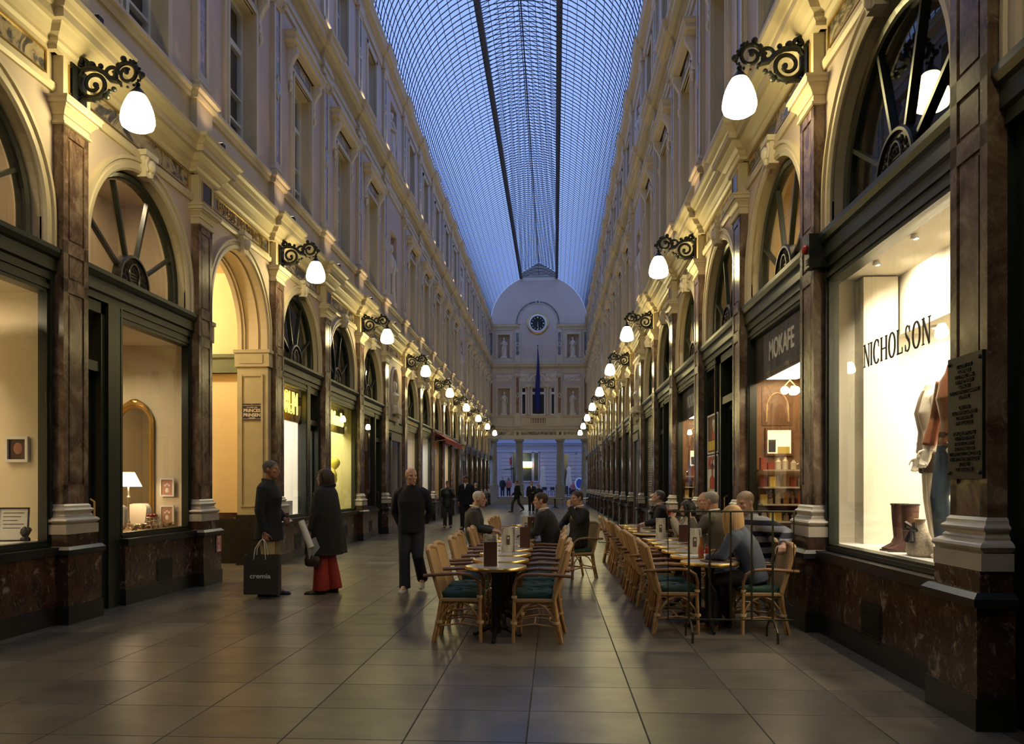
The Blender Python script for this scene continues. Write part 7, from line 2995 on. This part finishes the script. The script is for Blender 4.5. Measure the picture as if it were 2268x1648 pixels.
# two men farther back
person('man in a black leather jacket with a hand raised to his mouth', (-3.86, 28.6, 0), PI + 0.1, 1.70, STAND,
       dict(eL=(-.24, .08, 1.16), wL=(-.06, .17, 1.46), aR=(.1, .06, .085), tR=(.12, .22, .03), kR=(.1, .08, .5), aL=(-.1, -.1, .1), tL=(-.12, .04, .03)),
       SKIN_D, ('short', 'black'), (0, -0.1, 0), LEATH, 0.76, (0.19, 0.14), CLOTH_GR, shoes=SHOE_BK, vox=0.013, cvox=0.02, hdir={'L': ((0.3, 0.3, 0.9), (0, -1, 0.2), (1, 0, 0))})
person('tall man in a dark cardigan and black trousers looking down', (-3.06, 27.4, 0), PI - 0.1, 1.87, STAND,
       dict(aR=(.1, .08, .085), tR=(.12, .24, .03), kR=(.1, .09, .5), aL=(-.1, -.12, .12), tL=(-.12, .02, .03)), SKIN_D, ('short', 'black'), (0, -0.35, 0), CLOTH_NV, 0.78, (0.19, 0.14), CLOTH_BK, shoes=SHOE_BK, vox=0.013, cvox=0.02, shirt=SHIRT_W)
person('grey haired person in a black coat near the left wall, behind the tall man', (-3.62, 36.5, 0), 0.2, 1.66, STAND, None, SKIN, ('short', 'grey'), (0, 0, 0), CLOTH_BK, 0.6, (0.22, 0.17), CLOTH_BK, shoes=SHOE_BK, vox=0.016, cvox=0.025)
# far group
person('person in dark clothes standing at the top of the far steps', (X_at(1113, 69.5), 69.5, 0.6), PI, 1.70, STAND, None, SKIN, ('short', 'brown'), (0, 0, 0), CLOTH_BK, 0.8, (0.19, 0.15), CLOTH_BK, shoes=SHOE_BK, vox=0.02, cvox=0.03)
person('person in a pink top standing at the top of the far steps', (X_at(1126.5, 69.8), 69.8, 0.6), PI, 1.68, STAND, None, SKIN, ('bob', 'brown'), (0, 0, 0), mat('pink_top', (0.42, 0.17, 0.15), 0.8), 0.8, (0.18, 0.14), CLOTH_BK, shoes=SHOE_BK, vox=0.02, cvox=0.03)
person('man in a dark suit hurrying across in front of the far steps', (X_at(1145, 46), 46, 0), PI / 2 + 0.5, 1.85, STAND,
       dict(kR=(.09, .22, .5), aR=(.09, .26, .085), tR=(.1, .42, .04), kL=(-.09, -.08, .5), aL=(-.09, -.34, .2), tL=(-.1, -.22, .05), wR=(.22, .2, .92), wL=(-.22, -.18, .9)), SKIN, ('short', 'dark_grey'), (0, 0, 0), CLOTH_NV, 0.78, (0.2, 0.15), CLOTH_GR, shoes=SHOE_BK, vox=0.016, cvox=0.025, shirt=SHIRT_W)
person('man in a black jacket over a white shirt walking in the middle of the gallery', (X_at(1177, 45), 45, 0), PI, 1.80, STAND,
       dict(kR=(.09, .1, .5), aR=(.09, .1, .085), tR=(.1, .26, .03), eL=(-.25, .02, 1.12), wL=(-.12, .2, 1.12)), SKIN, ('short', 'brown'), (0.2, 0, 0), CLOTH_BK, 0.8, (0.2, 0.15), CLOTH_BK, shoes=SHOE_BK, vox=0.015, cvox=0.022, shirt=SHIRT_W)
person('short person in a dark jacket and jeans beside the white shirted man', (X_at(1193, 44), 44, 0), PI, 1.62, STAND, None, SKIN, ('short', 'sandy'), (0, 0, 0), CLOTH_BK, 0.75, (0.2, 0.15), JEAN, shoes=SHOE_BK, vox=0.015, cvox=0.022)
person('person in pink seated on the street terrace beyond the steps', (X_at(1269, 74.2), 74.2, 0.6), PI, 1.7, SIT, None, SKIN, ('short', 'brown'), (0, 0, 0), mat('rose_top', (0.40, 0.12, 0.13), 0.8), legs=CLOTH_BK, shoes=SHOE_BK, vox=0.02, cvox=0.03)

# seated guests, centre row
person('old white haired man in a dark grey suit seated at the centre tables', (-1.20, 12.65, 0), -PI / 2, 1.80, SIT, dict(pel=(0, .0, .56), head=(0, .0, 1.25)), SKIN_P, ('receding', 'white'), (0.0, -0.05, 0), CLOTH_GR, legs=CLOTH_GR, shoes=SHOE_BK, vox=0.009, cvox=0.014, shirt=SHIRT_W, bulk=1.12)
person('man in a black suit seated with his back half turned at the centre tables', (-0.08, 11.75, 0), PI / 2 - 0.25, 1.80, SIT, dict(waist=(0, -.03, .71), chest=(0, 0.02, .90), shm=(0, 0.06, 1.045), neck=(0, .08, 1.105), head=(0, .12, 1.235), sR=(.175, .06, 1.035), sL=(-.175, .06, 1.035), wR=(.14, .34, .76), wL=(-.14, .34, .76), eR=(.25, .12, .79), eL=(-.25, .12, .79)), SKIN, ('short', 'brown'), (0.15, -0.05, 0), CLOTH_BK, legs=CLOTH_BK, shoes=SHOE_BK, vox=0.009, cvox=0.014, shirt=SHIRT_W, bulk=1.08)
person('man in a dark jacket raising a hand to his nose, seated beyond the black suit', (0.34, 13.0, 0), PI / 2 + 0.55, 1.80, SIT, dict(eR=(.27, .06, .84), eL=(-.24, .10, .88), wL=(-.07, .15, 1.13)), SKIN, ('short', 'brown'), (-0.1, -0.12, 0), CLOTH_BK, legs=CLOTH_BK, shoes=SHOE_BK, vox=0.009, cvox=0.014, shirt=SHIRT_W, hdir={'L': ((0.35, 0.05, 0.9), (0.2, -1, 0.2), (0.6, 0, 0.4))}, curl=(0.5, 0.9))
# seated guests, wall row
person('man in a dark vest with pale sleeves gazing upward at the wall tables', (1.92, 15.1, 0), PI / 2 - 0.1, 1.80, SIT, None, SKIN, ('short', 'dark_grey'), (0.0, 0.32, 0), CLOTH_BK, legs=CLOTH_BK, shoes=SHOE_BK, vox=0.010, cvox=0.016, shirt=mat('pale_grey_shirt', (0.45, 0.43, 0.38), 0.7))
person('woman with black hair drinking from a red cup at the wall tables', (1.93, 11.9, 0), PI / 2, 1.62, SIT, dict(eL=(-.22, .10, .86), wL=(-.04, .19, 1.10), eR=(.22, .10, .86), wR=(.04, .19, 1.10)), SKIN, ('bob', 'black'), (0, -0.05, 0), mat('beige_jacket', (0.40, 0.35, 0.26), 0.8), legs=CLOTH_BK, shoes=SHOE_BK, vox=0.010, cvox=0.016, hdir={'L': ((0.3, 0.2, 0.9), (0.9, 0, -0.3), (0, 0, 1)), 'R': ((-0.3, 0.2, 0.9), (-0.9, 0, -0.3), (0, 0, 1))}, curl=(0.8, 0.8))
b = MB()
b.lathe([(0.025, 0), (0.038, 0.03), (0.042, 0.075), (0.039, 0.075), (0.03, 0.02), (0, 0.015)], n=16)
b.build('red_cup', mat('red_ceramic', (0.42, 0.02, 0.02), 0.25), loc=(1.70, 11.9, 1.06), label='red cup held up by the black haired woman', cat='cup')
person('grey haired man in a brown grey suit, back turned, at the wall tables', (2.05, 10.72, 0), PI / 2 - 0.55, 1.80, SIT, dict(eL=(-.25, .06, .84), wL=(-.12, .2, 1.02)), SKIN, ('short', 'grey'), (-0.1, -0.1, 0), CLOTH_GB, legs=CLOTH_GB, shoes=SHOE_BK, vox=0.009, cvox=0.014, shirt=SHIRT_W, bulk=1.08, hdir={'L': ((0.4, 0.3, 0.8), (0.5, -0.5, 0), (0.5, 0, 0.5))})
person('person in brown tweed with reddish grey hair behind the grey haired man', (2.10, 11.42, 0), PI / 2 - 0.2, 1.78, SIT, None, SKIN_P, ('receding', 'sandy'), (0.3, -0.1, 0), mat('brown_tweed', (0.055, 0.04, 0.025), 0.85), legs=CLOTH_BK, shoes=SHOE_BK, vox=0.010, cvox=0.016)
person('blonde woman in a grey denim jacket leaning to the man at the nearest wall table', (2.02, 8.32, 0), PI / 2 - 0.35, 1.70, SIT,
       dict(waist=(0, -.02, .71), chest=(0.0, 0.05, .88), shm=(0.02, 0.12, 1.02), neck=(0.03, .15, 1.08), head=(0.05, .20, 1.20), sR=(.19, .10, 1.01), sL=(-.15, .14, 1.01), eR=(.20, .24, .80), eL=(-.22, .26, .80), wR=(.10, .42, .745), wL=(-.10, .44, .745)),
       SKIN_P, ('long', 'blonde'), (-0.6, -0.1, 0.1), DENIM, legs=CLOTH_BK, shoes=mat('tan_boots', (0.20, 0.095, 0.035), 0.5), vox=0.0075, cvox=0.012, collar=True)
STR, st_t, st_b = nt('striped_sweater')
pn = pos_node(st_t, (1, 1, 1), obj=True)
wv = st_t.nodes.new('ShaderNodeTexWave')
wv.wave_type = 'BANDS'
wv.bands_direction = 'Z'
wv.inputs['Scale'].default_value = 2.6
st_t.links.new(pn, wv.inputs['Vector'])
st_t.links.new(ramp(st_t, wv.outputs['Fac'], [(0.42, (0.010, 0.012, 0.028)), (0.46, (0.33, 0.33, 0.36))]), st_b.inputs['Base Color'])
st_b.inputs['Roughness'].default_value = 0.85
person('fair haired man in a navy and grey striped sweater beside the blonde woman', (2.20, 8.98, 0), PI / 2 + 0.35, 1.82, SIT,
       dict(waist=(0, -.05, .71), chest=(0, -.02, .90), shm=(0, 0.02, 1.055), neck=(0, .04, 1.12), head=(-.02, .10, 1.25), sR=(.175, .02, 1.045), sL=(-.175, .02, 1.045), eL=(-.44, -.12, .93), wL=(-.62, .06, .84), eR=(.26, .12, .80)),
       SKIN_P, ('short', 'sandy'), (0.2, -0.2, 0), STR, legs=JEAN, shoes=SHOE_BK, vox=0.0075, cvox=0.012, bulk=1.1, sleeve=1.1, curl=(0.5, 0.9))

# ------------------------------------------------------------------ shop mannequins and goods
MANNQ = mat('mannequin_shell', (0.74, 0.66, 0.52), 0.35)


def mannequin(lab, p, rz, H, jm, lm, short, pose):
    J = {k: Vector(v) for k, v in STAND.items()}
    for k, v in pose.items():
        J[k] = Vector(v)
    root = empty('mannequin', p, rz, lab, 'mannequin')
    SM = Matrix.Scale(H / 1.75, 4)

    def ring(z, rx, ry, cy=0.0, n=24):
        return [(rx * math.cos(2 * PI * q / n), cy + ry * math.sin(2 * PI * q / n), z) for q in range(n)]
    b = MB()
    b.M = SM
    b.loft([ring(0.84, 0.11, 0.08), ring(0.93, 0.155, 0.10), ring(1.08, 0.115, 0.08), ring(1.27, 0.145, 0.11, 0.01), ring(1.42, 0.15, 0.075), ring(1.50, 0.055, 0.055)])
    for q in 'RL':
        b.tube([J['s' + q], (J['s' + q] + J['e' + q]) / 2, J['e' + q], J['w' + q]], [0.05, 0.044, 0.038, 0.026], 12)
        b.tube([J['h' + q], J['h' + q].lerp(J['k' + q], 0.5), J['k' + q], J['k' + q].lerp(J['a' + q], 0.35), J['a' + q]], [0.085, 0.072, 0.05, 0.048, 0.032], 12)
        b.tube([J['a' + q], J['t' + q]], [0.036, 0.02], 8)
        D = (J['w' + q] - J['e' + q]).normalized()
        hand(b, J['w' + q], D, (-1 if q == 'R' else 1, 0, 0), (0, 1, 0), 0.25)
    remesh(b, 'figure', MANNQ, 0.009, root, 2)
    b = MB()
    b.M = SM
    b.loft([ring(0.90, 0.185, 0.13), ring(1.0, 0.165, 0.12), ring(1.1, 0.15, 0.11), ring(1.27, 0.175, 0.135, 0.01), ring(1.41, 0.185, 0.105), ring(1.47, 0.10, 0.085), ring(1.53, 0.075, 0.075)])
    for q in 'RL':
        b.tube([J['s' + q], (J['s' + q] + J['e' + q]) / 2, J['e' + q], J['e' + q].lerp(J['w' + q], 0.9)], [0.075, 0.066, 0.06, 0.052], 12)
        for i in range(5):
            c = J['s' + q].lerp(J['e' + q], 0.2 + 0.17 * i)
            b.ball(c, 0.071 - 0.004 * i, 10, 0, (1, 1, 0.35))
    remesh(b, 'jacket', jm, 0.012, root, 2)
    b = MB()
    b.M = SM
    rows = []
    for z, rx, ry, cy, hw in ((0.92, 0.185, 0.135, 0, 34), (1.0, 0.17, 0.127, 0, 32), (1.1, 0.157, 0.118, 0, 28), (1.27, 0.18, 0.142, 0.01, 22), (1.41, 0.17, 0.115, 0, 18), (1.47, 0.10, 0.09, 0, 22)):
        rows.append([((rx + o_) * math.cos(math.radians(90 + hw * f)), cy + (ry + o_) * math.sin(math.radians(90 + hw * f)), z) for o_, fs_ in ((0.006, (-1, -0.5, 0, 0.5, 1)), (-0.03, (1, 0.5, 0, -0.5, -1))) for f in fs_])
    b.loft(rows)
    if short:
        b.build('top', mat('taupe_top', (0.20, 0.15, 0.10), 0.6), root)
    b = MB()
    b.M = SM
    b.loft([ring(0.86, 0.16, 0.115), ring(0.93, 0.172, 0.12), ring(1.02, 0.145, 0.105)])
    for q in 'RL':
        if short:
            b.tube([J['h' + q], J['h' + q].lerp(J['k' + q], 0.45)], [0.105, 0.10], 14)
        else:
            b.tube([J['h' + q], J['h' + q].lerp(J['k' + q], 0.5), J['k' + q], J['a' + q]], [0.10, 0.088, 0.068, 0.085], 14)
    remesh(b, 'shorts' if short else 'jeans', lm, 0.012, root, 2)
    b = MB()
    b.M = SM
    b.tube([(0.158 * math.cos(2 * PI * q / 20), 0.116 * math.sin(2 * PI * q / 20), 0.985) for q in range(20)], 0.016, 6, loop=True, flat=0.6)
    b.box(-0.03, 0.03, 0.118, 0.135, 0.965, 1.005)
    b.build('belt', mat('brown_belt', (0.05, 0.025, 0.015), 0.4), root)


BLEATH = mat('brown_leather', (0.26, 0.095, 0.042), 0.28, bmp=0.35, bscale=26)
CREAMJ = mat('cream_quilted', (0.70, 0.62, 0.48), 0.6, bmp=0.3, bscale=30)
mannequin('headless mannequin in a cream jacket and dark brown shorts in the leather jacket window', W('right', -1, 0.42, -0.62, 0.88), RZ['right'] - 0.25, 1.74, CREAMJ, mat('brown_velvet', (0.035, 0.018, 0.012), 0.7), True,
          dict(eR=(.27, -.02, 1.12), wR=(.30, .06, .88), eL=(-.26, -.02, 1.12), wL=(-.24, .08, .9)))
mannequin('headless mannequin in a brown leather jacket and blue jeans behind the nearest pilaster', W('right', -1, -0.42, -0.42, 0.88), RZ['right'] + 0.1, 1.80, BLEATH, mat('blue_jeans', (0.055, 0.085, 0.12), 0.75, var=0.3, vscale=8), False,
          dict(eR=(.28, .0, 1.12), wR=(.25, .10, .88), eL=(-.27, -.05, 1.14), wL=(-.20, .08, .95), kR=(.08, .10, .5), aR=(.07, .04, .085)))
SUEDE = mat('brown_suede', (0.085, 0.032, 0.020), 0.7)
for q, u in enumerate((0.50, 0.30)):
    p = W('right', -1, u, -0.34, 0.90)
    r = empty('boot', p, RZ['right'] + 0.3 - 0.5 * q, f'tall brown suede boot in the jacket window, {"nearer the far edge" if q == 0 else "second beside the checked bag"}', 'boot', 'suede boots')
    b = MB()
    b.loft([[(rx * math.cos(a), cy + ry * math.sin(a), z) for a in [2 * PI * i / 18 for i in range(18)]] for z, rx, ry, cy in ((0.0, 0.04, 0.11, 0.05), (0.03, 0.042, 0.12, 0.05), (0.07, 0.04, 0.07, 0.0), (0.12, 0.045, 0.055, -0.02), (0.3, 0.06, 0.07, -0.02), (0.42, 0.068, 0.075, -0.02))])
    b.build('shaft', SUEDE, r)
    b = MB()
    b.box(-0.04, 0.04, -0.06, 0.16, -0.0, 0.015)
    b.tube([(0.069 * math.cos(2 * PI * i / 18), -0.02 + 0.076 * math.sin(2 * PI * i / 18), 0.42) for i in range(18)], 0.008, 6, loop=True)
    b.build('sole_and_cuff', mat('dark_sole', (0.03, 0.018, 0.012), 0.5), r)
p = W('right', -1, -0.10, -0.27, 0.90)
r = empty('handbag', p, RZ['right'], 'cream checked cloth bag with a dark bow on the floor of the jacket window', 'bag')
b = MB()
b.loft([[(rx * math.cos(a), ry * math.sin(a), z) for a in [2 * PI * i / 22 for i in range(22)]] for z, rx, ry in ((0, 0.16, 0.07), (0.03, 0.19, 0.09), (0.12, 0.17, 0.08), (0.22, 0.08, 0.05), (0.28, 0.05, 0.03), (0.31, 0.07, 0.04))])
b.build('body', mat('checked_cloth', (0.48, 0.40, 0.28), 0.8, var=0.35, vscale=60), r)
b = MB()
for s in (-1, 1):
    b.tube([(0, 0.06, 0.24), (s * 0.07, 0.08, 0.27), (s * 0.10, 0.08, 0.22), (0, 0.07, 0.22)], [0.012, 0.022, 0.02, 0.01], 6)
    b.tube([(0, 0.07, 0.22), (s * 0.05, 0.09, 0.12)], [0.012, 0.02], 6)
b.build('bow', BLACK, r)
